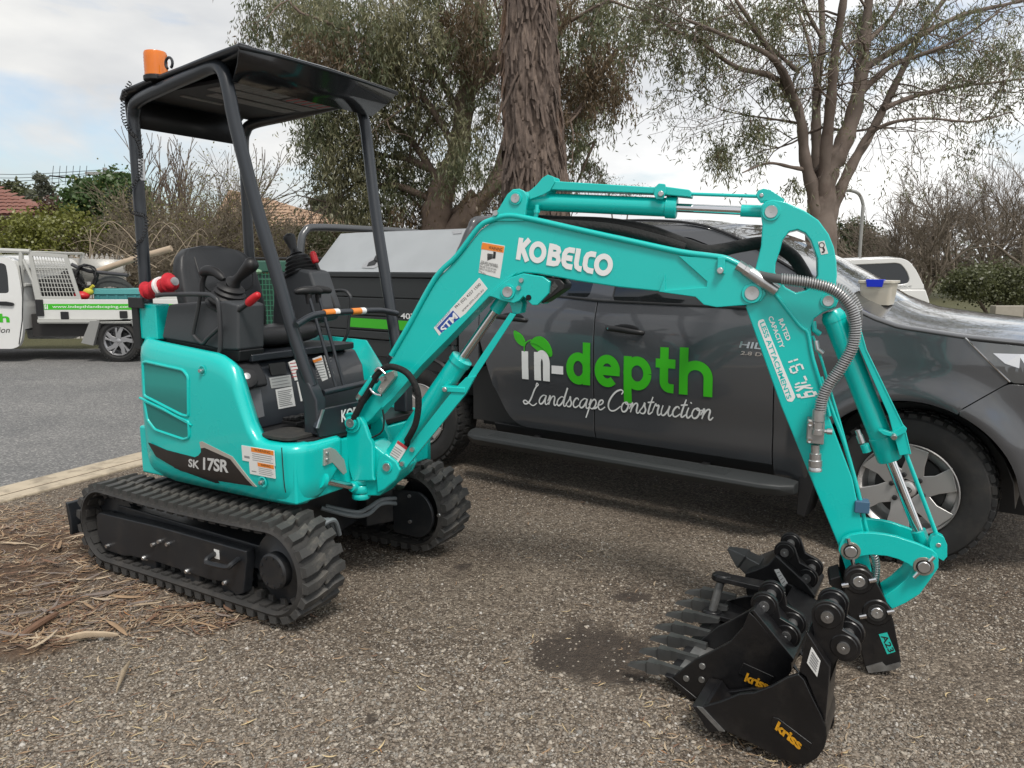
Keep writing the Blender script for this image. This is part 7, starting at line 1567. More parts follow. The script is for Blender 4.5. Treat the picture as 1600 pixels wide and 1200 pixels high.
b = MB(); low = min(z for x, z in body_); b.prism([(pinsC[1][0] + .1, 0.0), (pinsC[1][0] - .05, 0.0), (pinsC[1][0] - .05, low + .05), (pinsC[1][0] + .1, low + .05)], -wC + .02, -wC - .16); b.build('shank_foot', STEELK, rC, bevel=.004)
plate_sticker(rC, wC - .052, ((1210, 890), (1217, 889), (1234, 916), (1228, 926)))
# worn steel plate propped between the heap and the hitch
# ============================================================ BACKGROUND
def seg_mesh(name, segs, m, sides, parent):
    """segs: (n,8) p0 p1 r0 r1 -> tapered tubes"""
    S = np.asarray(segs, float); P0, P1, r0, r1 = S[:, :3], S[:, 3:6], S[:, 6], S[:, 7]; T = P1 - P0; T /= np.linalg.norm(T, axis=1, keepdims=True) + 1e-9
    ref = np.where(np.abs(T[:, 2:3]) < .9, np.array([[0, 0, 1.]]), np.array([[1., 0, 0]])); A = np.cross(T, ref); A /= np.linalg.norm(A, axis=1, keepdims=True); B = np.cross(T, A)
    th = np.arange(sides) * 2 * np.pi / sides; R = A[:, None] * np.cos(th)[None, :, None] + B[:, None] * np.sin(th)[None, :, None]
    V = np.concatenate([P0[:, None] + R * r0[:, None, None], P1[:, None] + R * r1[:, None, None]], 1); k = np.arange(sides); q = np.stack([k, (k + 1) % sides, (k + 1) % sides + sides, k + sides], -1)
    F = (q[None] + (np.arange(len(S)) * 2 * sides)[:, None, None]).reshape(-1, 4); return np_mesh(name, V.reshape(-1, 3), F, m, smooth=True, parent=parent)
def grow(segs, tips, p, d, L, r, depth, rs, k=2, spread=.5, grav=0., shrink=.74, wob=.22, nseg=3, rmin=.004, up=0.):
    p = np.array(p, float); d = np.array(d, float); d /= np.linalg.norm(d); r1 = max(rmin, r * (.68 if depth else .3))
    for i in range(nseg):
        dd = d + rs.normal(0, wob, 3) * .6; dd[2] += (up - grav) * .25; dd /= np.linalg.norm(dd); q = p + dd * L / nseg; ra = r + (r1 - r) * i / nseg; rb = r + (r1 - r) * (i + 1) / nseg
        segs.append((*p, *q, ra, rb)); p, d = q, dd
        if depth > 0 and i < nseg - 1 and rs.random() < .55:
            ax = rs.normal(0, 1, 3); s_ = d + ax / np.linalg.norm(ax) * spread * 1.4; grow(segs, tips, p, s_, L * shrink * .8, rb * .55, depth - 1, rs, k, spread, grav, shrink, wob, nseg, rmin, up)
    if depth <= 0: tips.append((*p, *d)); return
    for _ in range(k):
        ax = rs.normal(0, 1, 3); s_ = d + ax / np.linalg.norm(ax) * spread; grow(segs, tips, p, s_, L * shrink * rs.uniform(.8, 1.15), r1 * rs.uniform(.7, .95), depth - 1, rs, k, spread, grav, shrink, wob, nseg, rmin, up)
def limb(segs, pts, r0, r1, n=5):
    P = catmull(pts, n); m = len(P)
    for i in range(m - 1):
        a = r0 + (r1 - r0) * i / (m - 1); b_ = r0 + (r1 - r0) * (i + 1) / (m - 1); segs.append((*P[i], *P[i + 1], a, b_))
    return P
LIMBS = []
def limb2(pts, r0, r1, n=6):
    P = catmull(pts, n); m = len(P); LIMBS.append((P, [max(.003, r0 + (r1 - r0) * (i / (m - 1)) ** .8) * (1 + .10 * math.sin(i * 1.7)) for i in range(m)])); return P
def limbs_out(name, m, parent, b0):
    b = MB(Matrix.Translation(-Vector(b0)))
    for P, r in LIMBS: b.tube(P, r, 10)
    LIMBS.clear(); return b.build(name, m, parent, angle=70)
def leafmat(name, c, tr=.35, var=.3):
    m = bpy.data.materials.new(name); m.use_nodes = True; nt = m.node_tree; N = nt.nodes; L = nt.links; N.remove(N['Principled BSDF']); o = N['Material Output']
    d = N.new('ShaderNodeBsdfDiffuse'); t = N.new('ShaderNodeBsdfTranslucent'); g = N.new('ShaderNodeBsdfGlossy'); g.inputs['Roughness'].default_value = .45; mx = N.new('ShaderNodeMixShader'); mx.inputs[0].default_value = tr; m2 = N.new('ShaderNodeMixShader'); m2.inputs[0].default_value = .05
    gi = N.new('ShaderNodeNewGeometry'); r = N.new('ShaderNodeValToRGB'); r.color_ramp.elements[0].color = (*[q * (1 - var) for q in c], 1); r.color_ramp.elements[1].color = (*[q * (1 + var) for q in c], 1); L.new(gi.outputs['Random Per Island'], r.inputs['Fac'])
    L.new(r.outputs['Color'], d.inputs['Color']); L.new(r.outputs['Color'], t.inputs['Color']); L.new(d.outputs[0], mx.inputs[1]); L.new(t.outputs[0], mx.inputs[2]); L.new(mx.outputs[0], m2.inputs[1]); L.new(g.outputs[0], m2.inputs[2]); L.new(m2.outputs[0], o.inputs['Surface']); return m
def leaves(name, C, L_, W_, m, parent, rs, hang=1., mi=None):
    """one rhombic leaf per centre; hang>0 makes them droop"""
    n = len(C); ax = rs.normal(0, 1, (n, 3)); ax[:, 2] -= hang * 1.6; ax /= np.linalg.norm(ax, axis=1, keepdims=True); s_ = np.cross(ax, rs.normal(0, 1, (n, 3))); s_ /= np.linalg.norm(s_, axis=1, keepdims=True)
    l = (L_ * rs.uniform(.7, 1.3, n))[:, None]; w = (W_ * rs.uniform(.7, 1.3, n))[:, None]; b_ = np.cross(ax, s_) * l * .08
    V = np.stack([C, C + ax * l * .45 + s_ * w + b_, C + ax * l, C + ax * l * .45 - s_ * w + b_], 1).reshape(-1, 3); F = np.arange(n * 4).reshape(-1, 4); return np_mesh(name, V, F, m, mi=mi, parent=parent)
def blob(rs, c, r, n, fine=.32, k=None):
    """points in sub-clumps spread through an ellipsoid"""
    k = k or max(3, n // 90); u = rs.normal(0, 1, (k, 3)); u /= np.linalg.norm(u, axis=1, keepdims=True); u *= rs.uniform(.15, 1, (k, 1)) ** .5; cc = np.array(c) + u * np.array(r); i = rs.integers(0, k, n); return cc[i] + rs.normal(0, 1, (n, 3)) * np.array(r) * fine * .5
def sprays(rs, c, r, n, ln=.75):
    """leaves strung along drooping sprays that start all through an ellipsoid"""
    k = max(3, n // 16); cl = max(2, k // 6); u = rs.normal(0, 1, (cl, 3)); u /= np.linalg.norm(u, axis=1, keepdims=True); u *= rs.uniform(.1, 1, (cl, 1)) ** .45; cc = np.array(c) + u * np.array(r)
    st = cc[rs.integers(0, cl, k)] + rs.normal(0, .16, (k, 3)) * np.array(r); d = (st - np.array(c)) / np.array(r) * .45 + rs.normal(0, .4, (k, 3)); d[:, 2] -= .55; L_ = ln * rs.uniform(.5, 1.25, k)
    i = rs.integers(0, k, n); t = rs.uniform(0, 1, n)[:, None]; P = st[i] + d[i] * t * L_[i][:, None]; P[:, 2] -= (t[:, 0] ** 2) * L_[i] * .5; return P + rs.normal(0, .045, (n, 3))
def P3(px, py, Y): p = at_y(px, py, Y); return (float(p[0]), float(p[1]), float(p[2]))
def tree_root(name, label, base, cat='tree', group=None):
    o = empty(name, Matrix.Translation(base)); tag(o, label, cat, group); return o, np.array(base)
def shift(segs, b_): S = np.array(segs, float); S[:, :3] -= b_; S[:, 3:6] -= b_; return S
rt = np.random.default_rng(21)
BARK = mat('gum_bark', (.17, .125, .10), .9, var=.45, vscale=5, bump=.6, bscale=14)
BARK2 = mat('gum_bark_pale', (.165, .13, .108), .85, var=.55, vscale=2.2, bump=.5, bscale=9, grime=(.07, .04, .03, .8), gscale=1.2)
TWIG = mat('twig_brown', (.15, .115, .09), .9, var=.3, vscale=6)
GUML = leafmat('gum_leaf', (.15, .168, .085)); GUML2 = leafmat('gum_leaf_pale', (.25, .24, .135)); GUML3 = leafmat('gum_leaf_brown', (.17, .12, .07))
# ---------------- foliage gum behind
Y = 21.
gt, b0 = tree_root('gum_tree', 'leafy drooping gum tree with twisted trunk behind the canopy and big trunk', (P3(690, 430, Y)[0], Y, 0))
sg = []
t = limb2([(b0[0] - .1, Y, -.1), P3(680, 360, Y), P3(690, 300, Y), P3(715, 240, Y), P3(728, 150, Y - .5), P3(745, 60, Y - .6), P3(760, -60, Y - .5)], .50, .14)
limb2([P3(690, 380, Y), P3(735, 330, Y), P3(770, 290, Y + .5), P3(800, 200, Y + 1)], .34, .14)
limb2([P3(722, 160, Y - .5), P3(750, 115, Y - .8), P3(785, 78, Y - 1), P3(830, 40, Y - 1)], .20, .10)
for pts in ([(690, 290), (650, 230), (600, 180), (560, 110), (500, 60)], [(700, 280), (640, 250), (590, 240), (540, 210)], [(720, 180), (680, 110), (640, 50), (600, -20)], [(735, 330), (800, 270), (860, 220), (920, 150), (960, 80)], [(715, 240), (660, 150), (560, 60), (470, 20)], [(770, 290), (830, 260), (880, 250), (930, 220)], [(690, 320), (620, 290), (570, 290), (520, 250)], [(740, 300), (690, 340), (630, 300)], [(728, 150), (800, 90), (880, 40), (950, 0)]):
    dy = rt.uniform(-2, 2); P = [P3(*p, Y + dy * i / 3) for i, p in enumerate(pts)]; limb2(P, .12, .03)
    for q in P[1:]:
        tp = []; grow(sg, tp, q, rt.normal(0, 1, 3) + np.array([0, 0, .3]), 1.2, .04, 2, rt, 2, .7, .2)
limbs_out('trunk', BARK, gt, b0); seg_mesh('branches', shift(sg, b0), BARK, 5, gt)
C = []
for (px, py, rx, ry, n) in ((430, 30, 50, 50, 2600), (500, 45, 65, 60, 5200), (470, 105, 40, 30, 1500), (560, 70, 75, 75, 7000), (640, 60, 80, 75, 7500), (720, 50, 75, 70, 6500), (520, 200, 42, 45, 3000), (505, 245, 34, 45, 2400), (560, 165, 60, 50, 4200), (640, 165, 75, 60, 6500), (590, 250, 60, 55, 4600), (550, 305, 45, 45, 2600), (640, 300, 65, 55, 4200), (600, 345, 60, 40, 2600), (730, 240, 45, 60, 2600), (760, 150, 45, 70, 2600), (770, 310, 30, 50, 1800), (700, 345, 60, 30, 2000), (870, 60, 50, 80, 4200), (920, 60, 50, 60, 3400), (900, 150, 42, 50, 2800), (955, 110, 34, 45, 1700), (965, 25, 40, 35, 1700), (885, 235, 26, 38, 1300), (925, 170, 30, 34, 1200), (950, 165, 26, 24, 700), (905, 265, 24, 22, 700), (860, 130, 40, 60, 2400), (640, 20, 190, 40, 4500)):
    s_ = Y / FPX; c = P3(px, py, Y + rt.uniform(-1.6, 1.6)); C.append(sprays(rt, (c[0], c[1], c[2] + .25), (rx * s_ * .92, max(1., rx * s_ * .9), ry * s_ * .9), int(n * 1.0), .8))
C = np.concatenate(C) - b0; q_ = fbm(C[:, 0] + C[:, 1] * .5 + 40, C[:, 2] + 9, .8, 3) + rt.normal(0, .06, len(C)); mi = np.where(q_ > .56, 1, np.where(q_ < .36, 2, 0)); leaves('crown', C, .16, .016, [GUML, GUML2, GUML3], gt, rt, 1.2, mi)
# ---------------- big bare trunk in the middle
Y = 11.
bt, b0 = tree_root('gum_tree', 'massive rough-barked gum trunk rising in the middle behind the boom', (P3(836, 430, Y)[0], Y, 0))
ang = np.linspace(0, 2 * np.pi, 161)[:-1]; zs = np.linspace(-.2, 11., 420); A_, Z_ = np.meshgrid(ang, zs)
cx = np.interp(zs, [0, 2.6, 5.2, 11], [P3(837, 400, Y)[0] - b0[0], P3(834, 290, Y)[0] - b0[0], P3(821, 0, Y)[0] - b0[0], -.6]); rr = np.interp(zs, [-.2, .6, 1.8, 2.6, 3.4, 5.2, 11], [.95, .66, .50, .44, .385, .335, .22])
ca_, sa_ = np.cos(A_), np.sin(A_)
nf = lambda s, zscale, seed: fbm((A_ * s / 6.283 * 6 + np.sin(Z_ * .9 + seed) * .7), Z_ * zscale, 1., seed)
n1, n2, n3 = nf(3.2, 1.3, 3), nf(9, 4.5, 8), fbm(A_ * 9 + Z_, Z_ * 14, 1., 5)
seam_ = np.abs(((A_ * 3.18 + 1.2 * n1 * 4 + Z_ * .15) % 1.) - .5); D_ = (n1 - .5) * .17 + (n2 - .5) * .075 + (n3 - .5) * .02 - .055 * np.clip(.12 - seam_, 0, 1) / .12
R_ = rr[:, None] * (1 + .06 * np.sin(A_ * 3 + 1)) + D_ * (rr[:, None] / .4)
V = np.stack([cx[:, None] + R_ * ca_, R_ * sa_, Z_], -1).reshape(-1, 3); I = np.arange(V.shape[0]).reshape(len(zs), len(ang)); F = np.stack([I[:-1], np.roll(I, -1, 1)[:-1], np.roll(I, -1, 1)[1:], I[1:]], -1).reshape(-1, 4)
BT = mat('old_gum_bark', (.16, .115, .092), .92)
def bark_mat():
    nt = BT.node_tree; N = nt.nodes; L = nt.links; b = N['Principled BSDF']; tc = N.new('ShaderNodeTexCoord'); mp = N.new('ShaderNodeMapping'); mp.inputs['Scale'].default_value = (8, 8, 1.0); L.new(tc.outputs['Object'], mp.inputs[0])
    n = N.new('ShaderNodeTexNoise'); n.inputs['Scale'].default_value = 2.2; n.inputs['Detail'].default_value = 9; n.inputs['Roughness'].default_value = .7; L.new(mp.outputs[0], n.inputs['Vector'])
    r = N.new('ShaderNodeValToRGB'); e = r.color_ramp.elements; e[0].position = .30; e[0].color = (.055, .040, .033, 1); e[1].position = .78; e[1].color = (.30, .225, .175, 1); q = e.new(.52); q.color = (.145, .108, .088, 1); L.new(n.outputs['Fac'], r.inputs['Fac'])
    n2 = N.new('ShaderNodeTexNoise'); n2.inputs['Scale'].default_value = .55; n2.inputs['Detail'].default_value = 3; mp2 = N.new('ShaderNodeMapping'); mp2.inputs['Scale'].default_value = (3, 3, .6); L.new(tc.outputs['Object'], mp2.inputs[0]); L.new(mp2.outputs[0], n2.inputs['Vector'])
    r2 = N.new('ShaderNodeValToRGB'); r2.color_ramp.elements[0].position = .56; r2.color_ramp.elements[1].position = .68; L.new(n2.outputs['Fac'], r2.inputs['Fac']); mx = N.new('ShaderNodeMix'); mx.data_type = 'RGBA'; mx.inputs['B'].default_value = (.27, .155, .09, 1); ml = N.new('ShaderNodeMath'); ml.operation = 'MULTIPLY'; ml.inputs[1].default_value = .85; L.new(r2.outputs['Color'], ml.inputs[0]); L.new(ml.outputs[0], mx.inputs['Factor']); L.new(r.outputs['Color'], mx.inputs['A']); L.new(mx.outputs['Result'], b.inputs['Base Color'])
    bp = N.new('ShaderNodeBump'); bp.inputs['Strength'].default_value = .9; bp.inputs['Distance'].default_value = .05; L.new(n.outputs['Fac'], bp.inputs['Height']); L.new(bp.outputs['Normal'], b.inputs['Normal'])
bark_mat(); np_mesh('trunk', V, F, BT, smooth=True, parent=bt)
# loose bark flakes
n = 420; za = rt.uniform(1.6, 6.5, n); aa = rt.uniform(np.pi * .95, np.pi * 2.05, n); ra = np.interp(za, zs, rr) * 1.0; ca2, sa2 = np.cos(aa), np.sin(aa); C0 = np.stack([np.interp(za, zs, cx) + ra * ca2, ra * sa2, za], -1); nr = np.stack([ca2, sa2, 0 * aa], -1); tg = np.stack([-sa2, ca2, 0 * aa], -1); l = rt.uniform(.08, .45, n)[:, None]; w = rt.uniform(.010, .032, n)[:, None]; up_ = np.array([[0, 0, 1.]]) + tg * rt.normal(0, .25, (n, 1))
V = np.stack([C0 + tg * w, C0 - tg * w, C0 - up_ * l - tg * w * .6 + nr * (.02 + l * .15), C0 - up_ * l + tg * w * .6 + nr * (.02 + l * .12)], 1).reshape(-1, 3); fl = np_mesh('bark_flakes', V, np.arange(n * 4).reshape(-1, 4), BT, parent=bt); fl['kind'] = 'stuff'
sg = []; tops = []
for k in range(7):
    a = k * .9; grow(sg, tops, (b0[0] - .6, Y, 8.5 + .35 * k), (math.cos(a), math.sin(a), .9), 2.2, .16, 3, rt, 2, .5, .0)
seg_mesh('limbs', shift(sg, b0), BARK, 6, bt)
C = np.concatenate([np.array(tp[:3]) + rt.normal(0, .45, (110, 3)) for tp in tops[::2]]) - b0; C = C[C[:, 2] > 8.2]; leaves('crown', C, .17, .017, [GUML, GUML2, GUML3], bt, rt, 1., rt.choice(3, len(C), p=[.66, .22, .12]))
# ---------------- right gum: many stems, thin crown
Y = 15.
rg, b0 = tree_root('gum_tree', 'multi-stemmed gum tree with thin open crown behind the dipper arm', (P3(1290, 430, Y)[0], Y, 0))
sg = []; tips = []
stems = [([(1288, 440), (1282, 340), (1292, 270), (1315, 230), (1338, 160), (1352, 60), (1362, -60)], .36, .10, 0),
 ([(1282, 420), (1272, 310), (1258, 250), (1250, 180), (1225, 120), (1190, 60), (1150, 0)], .22, .05, -.3),
 ([(1285, 400), (1278, 290), (1275, 200), (1278, 120), (1285, 60), (1280, -60)], .18, .08, .4), ([(1286, 400), (1288, 270), (1298, 160), (1305, 80), (1318, 0), (1322, -60)], .19, .08, -.5),
 ([(1290, 375), (1302, 325), (1330, 260), (1365, 200), (1400, 130), (1440, 50), (1490, -20)], .20, .06, .3),
 ([(1262, 260), (1225, 110), (1130, 55), (1070, 30)], .09, .03, -1), ([(1252, 190), (1215, 125), (1150, 105), (1100, 70), (1040, 40)], .10, .03, -.6),
 ([(1345, 110), (1420, 65), (1500, 25), (1580, 5), (1640, -10)], .10, .03, .6), ([(1340, 150), (1390, 105), (1440, 85), (1500, 60), (1560, 20)], .09, .02, -.2), ([(1345, 140), (1400, 100), (1480, 75), (1530, 60)], .07, .02, 1.), ([(1380, 170), (1430, 150), (1500, 135), (1560, 128), (1620, 120)], .075, .02, .3), ([(1360, 205), (1400, 190), (1450, 185), (1520, 190), (1580, 175)], .06, .015, -.5),
 ([(1276, 268), (1240, 262), (1200, 255), (1160, 270)], .07, .02, -.5), ([(1262, 195), (1220, 188), (1165, 180), (1125, 172)], .045, .012, .4), ([(1295, 200), (1330, 205), (1380, 200), (1430, 205)], .05, .012, .8), ([(1278, 140), (1262, 60), (1240, 0)], .07, .03, .5), ([(1285, 60), (1262, 20), (1245, -30)], .06, .03, 0), ([(1350, 70), (1390, 30), (1420, -20)], .08, .03, .5), ([(1245, 110), (1200, 70), (1160, 30), (1130, -20)], .06, .02, 0)]
for pts, r0, r1, dy in stems:
    P = [P3(*p, Y + dy * i / max(1, len(pts) - 1) * 2) for i, p in enumerate(pts)]; r0 *= .74 if r0 < .3 else .92; r1 *= .62; Q = limb2(P, r0, r1, 6)
    for q in Q[4::2]:
        if q.z > 4.0 and r0 < .3 or q.z > 5.2:
            tp = []; grow(sg, tp, q, np.array([(q.x - b0[0]) * .25, rt.normal(0, .6), .25]) + rt.normal(0, .5, 3), rt.uniform(.6, 1.1), max(.010, r1 * .45), 2, rt, 2, .75, .1, wob=.3, rmin=.004); tips += tp
limbs_out('trunk', BARK2, rg, b0); seg_mesh('branches', shift(sg, b0), BARK2, 5, rg)
T_ = np.array(tips); C = []
for tp in T_:
    s_ = 1.0
    if rt.random() < .36: C.append(sprays(rt, tp[:3], (.18, .18, .15), int(rt.integers(10, 30)), .35))
for (px, py, rx, ry, n) in ((1020, 40, 45, 50, 2600), (1060, 20, 50, 30, 1800), (1130, 45, 45, 40, 1700), (1090, 85, 40, 28, 1000), (1165, 215, 45, 26, 1600), (1130, 240, 30, 26, 700), (1355, 40, 45, 38, 2200), (1200, 20, 70, 40, 2000), (1510, 80, 60, 35, 1300), (1570, 95, 40, 40, 1500), (1440, 30, 70, 35, 1500), (1240, 280, 22, 20, 300), (1100, 100, 20, 25, 500), (1190, 150, 30, 25, 500), (1585, 150, 25, 25, 500)):
    s_ = Y / FPX; C.append(sprays(rt, P3(px, py, Y + rt.uniform(-1, 1)), (rx * s_, rx * s_, ry * s_), int(n * .68), .45))
C = np.concatenate(C) - b0; leaves('crown', C, .125, .011, [GUML, GUML2, GUML3], rg, rt, .9, rt.choice(3, len(C), p=[.6, .28, .12]))
# ---------------- bare and half-bare trees
def bare(label, base, stems, L, r, depth, m, leafm=None, nl=0, name='bare_tree', group=None, spread=.42, k=3, grav=-.2, rmin=.006, ls=.05, lspread=.12, lean=.35, shrink=.74):
    o, b0 = tree_root(name, label, base, 'tree', group); sg = []; tips = []
    for i in range(stems): a = 2 * math.pi * i / stems + rt.uniform(-.4, .4); grow(sg, tips, np.array(base) + np.array([math.cos(a), math.sin(a), 0]) * .15, (math.cos(a) * lean, math.sin(a) * lean, 1), L * rt.uniform(.85, 1.1), r, depth, rt, k, spread, grav, rmin=rmin, wob=.16, shrink=shrink)
    seg_mesh('trunk', shift(sg, b0), m, 4, o)
    if nl:
        T_ = np.array(tips); C = (T_[rt.integers(0, len(T_), nl), :3] + rt.normal(0, lspread, (nl, 3))) - b0; leaves('crown', C, ls, ls * .35, leafm, o, rt, .2)
    return o
OLIVE = leafmat('spring_leaf', (.20, .19, .06)); DRYL = leafmat('dry_leaf', (.15, .115, .08))
TWIGP = mat('twig_pale', (.20, .165, .12), .9, var=.3, vscale=6)
bare('twiggy shrub tree with pale new leaves behind the operator seat', P3(310, 430, 18)[:2] + (0,), 9, 1.15, .04, 5, TWIGP, OLIVE, 9000, 'shrub_tree', lean=.6, spread=.62, rmin=.004, grav=-.1, lspread=.2)
bare('dense brown twiggy bush left of the rear canopy posts', P3(255, 430, 17)[:2] + (0,), 8, .9, .032, 5, TWIGP, DRYL, 7000, 'shrub_tree', lean=.8, spread=.7, rmin=.004, lspread=.2)
bare('dense brown twiggy bush right of the seat below the tiled roof', P3(372, 430, 18.5)[:2] + (0,), 8, .95, .032, 5, TWIGP, DRYL, 7000, 'shrub_tree', lean=.8, spread=.7, rmin=.004, lspread=.2)
bare('leafless tree with upright branches behind the rear canopy post', P3(235, 420, 23)[:2] + (0,), 4, 1.75, .09, 4, TWIG, spread=.36, k=2, rmin=.010, lean=.25)
bare('leafless tree standing between the canopy posts', P3(320, 420, 24)[:2] + (0,), 4, 1.85, .09, 4, TWIG, spread=.36, k=2, rmin=.010, lean=.25)
bare('small leafless tree beside the far tiled roof', P3(415, 420, 26)[:2] + (0,), 3, 1.45, .06, 4, TWIG, spread=.4, k=2, rmin=.010, lean=.25)
RB = mat('twig_red_brown', (.20, .165, .13), .9, var=.3, vscale=6)
for (px, Y, L, st, lab) in ((1440, 34, 1.45, 5, 'round leafless tree directly behind the white canopy ute'), (1505, 36, 1.85, 5, 'tallest bare rounded tree above the white canopy ute'), (1575, 38, 1.8, 5, 'bare spreading tree at the right edge of the view'), (1385, 38, 1.35, 4, 'bare tree beside the street lamp'), (1630, 33, 1.6, 4, 'bare tree cut off by the right edge')):
    bare(lab, P3(px, 430, Y)[:2] + (0,), st, L, .12, 6, RB, None, 0, spread=.46, k=2, rmin=.008, lean=.55, grav=-.10, shrink=.78, group='bare trees on the far right')
# ---------------- evergreens and hedges
def bush(label, blobs, Y, m, ls, name='hedge', group=None, dens=1., hang=.2, cat='bush', lw_=.4):
    bx = np.mean([b_[0] for b_ in blobs]); o, b0 = tree_root(name, label, (P3(bx, 430, Y)[0], Y, 0), cat, group); C = []; s_ = Y / FPX; sg = []
    for (px, py, rx, ry, n) in blobs:
        c = P3(px, py, Y + rt.uniform(-.4, .4)); C.append(blob(rt, c, (rx * s_, max(.5, rx * s_ * .8), ry * s_), int(n * dens), .42, k=max(5, n // 50))); limb(sg, [(b0[0] + rt.normal(0, .2), Y + rt.normal(0, .2), 0), ((b0[0] + c[0]) / 2, Y, c[2] * .6), c], .06, .012, 3)
    seg_mesh('trunk', shift(sg, b0), TWIG, 5, o); C = np.concatenate(C) - b0; leaves('crown', C, ls, ls * lw_, m, o, rt, hang); return o
HG1 = leafmat('hedge_yellow_green', (.19, .20, .045)); HG2 = leafmat('camellia_green', (.075, .125, .040)); HG3 = leafmat('dull_green', (.105, .115, .050)); HG4 = leafmat('dark_green', (.065, .085, .036)); HG5 = leafmat('far_grey_green', (.13, .14, .10))
bush('yellow-green bush behind the cab of the white tray ute', [(30, 375, 45, 35, 2600), (75, 365, 50, 40, 3200), (115, 370, 40, 38, 2600), (10, 395, 40, 30, 1500), (60, 400, 70, 25, 2200)], 17, HG1, .07)
bush('glossy dark green camellia tree beside the rear canopy post', [(140, 315, 34, 32, 3200), (175, 300, 34, 28, 3000), (195, 330, 36, 40, 3400), (150, 355, 45, 40, 3600), (200, 375, 40, 35, 2600), (120, 330, 20, 30, 1200)], 19, HG2, .11, 'camellia_tree', cat='tree')
bush('clipped green hedge below the far tiled roof', [(410, 385, 40, 28, 2600), (450, 380, 40, 32, 2800), (490, 385, 40, 30, 2600), (530, 390, 40, 26, 2200), (450, 410, 90, 22, 3000)], 20, HG3, .06)
bush('rounded green shrub at the far right beyond the bonnet', [(1510, 445, 34, 24, 3000), (1545, 440, 40, 28, 3600), (1590, 445, 40, 26, 3200), (1560, 460, 70, 18, 3000), (1630, 440, 40, 30, 2400)], 20, HG3, .07)
bush('dark evergreen tree behind the street lamp', [(1325, 375, 28, 30, 2000), (1350, 385, 30, 26, 1800), (1315, 395, 34, 20, 1500), (1375, 395, 30, 20, 1500)], 48, HG4, .22, 'evergreen_tree', cat='tree')
bush('round grey-green gum in the distance between the canopy posts', [(505, 318, 18, 16, 900), (525, 325, 22, 18, 1000), (500, 340, 26, 16, 900), (545, 345, 26, 16, 900)], 50, HG5, .25, 'distant_gum', cat='tree')
bush('wispy grey-green tree far left above the roof', [(65, 285, 16, 14, 420), (60, 300, 20, 12, 420), (75, 310, 18, 12, 400)], 45, HG5, .18, 'distant_gum', cat='tree')
bush('brown-green treetop at the left edge behind the tiled roof', [(15, 298, 24, 12, 900), (40, 308, 20, 10, 700), (-20, 300, 30, 16, 900)], 50, HG3, .25, 'distant_gum', cat='tree')
bush('reddish shrub beside the tiled roof on the left', [(90, 322, 18, 14, 900), (78, 330, 16, 12, 700)], 24, leafmat('red_shrub', (.11, .06, .04)), .08)
bush('sparse pale shrub under the big trunk beyond the cab', [(950, 290, 34, 14, 700), (985, 300, 30, 14, 500)], 30, leafmat('wisp', (.20, .18, .13)), .10, lw_=.12)
# far belt of trees that closes the horizon
C = []; mi = []
for k in range(46):
    x = -70 + k * 3.3 + rt.uniform(-1, 1); h = rt.uniform(2.2, 3.6); n = 500; c = blob(rt, (x, 72 + rt.uniform(-3, 3), h * .5), (2.4, 2, h * .55), n, .45, k=16); C.append(c); mi.append(np.full(n, k % 3))
C = np.concatenate(C); C = C[C[:, 2] > 0]; wd = leaves('wood_belt', C, .5, .18, [HG5, HG3, leafmat('far_brown', (.13, .10, .08))], None, rt, .2, np.concatenate(mi)[:len(C)]); tag(wd, 'low belt of distant trees along the horizon', 'wood', kind='stuff')
# ---------------- heap of pruned branches
hp, b0 = tree_root('branch_pile', 'heap of pale pruned branches arching behind the loaded white tray', P3(190, 430, 15)[:2] + (0,), 'branches'); 
PB = mat('pruned_branch', (.36, .29, .21), .8, var=.25, vscale=5)
for k in range(42):
    x0 = rt.uniform(130, 330); y0 = rt.uniform(415, 432); a = rt.uniform(-120, 70); h = rt.uniform(12, 80); Yk = 15 + rt.uniform(-.8, .8); pts = [P3(x0, y0, Yk), P3(x0 + a * .3, y0 - h * .6, Yk), P3(x0 + a * .7, y0 - h, Yk + rt.uniform(-.3, .3)), P3(x0 + a, y0 - h * .8, Yk)]; sg = []; limb(sg, pts, rt.uniform(.006, .014), .003, 5); seg_mesh('branch', shift(sg, b0), PB if k % 3 else TWIGP, 5, hp)
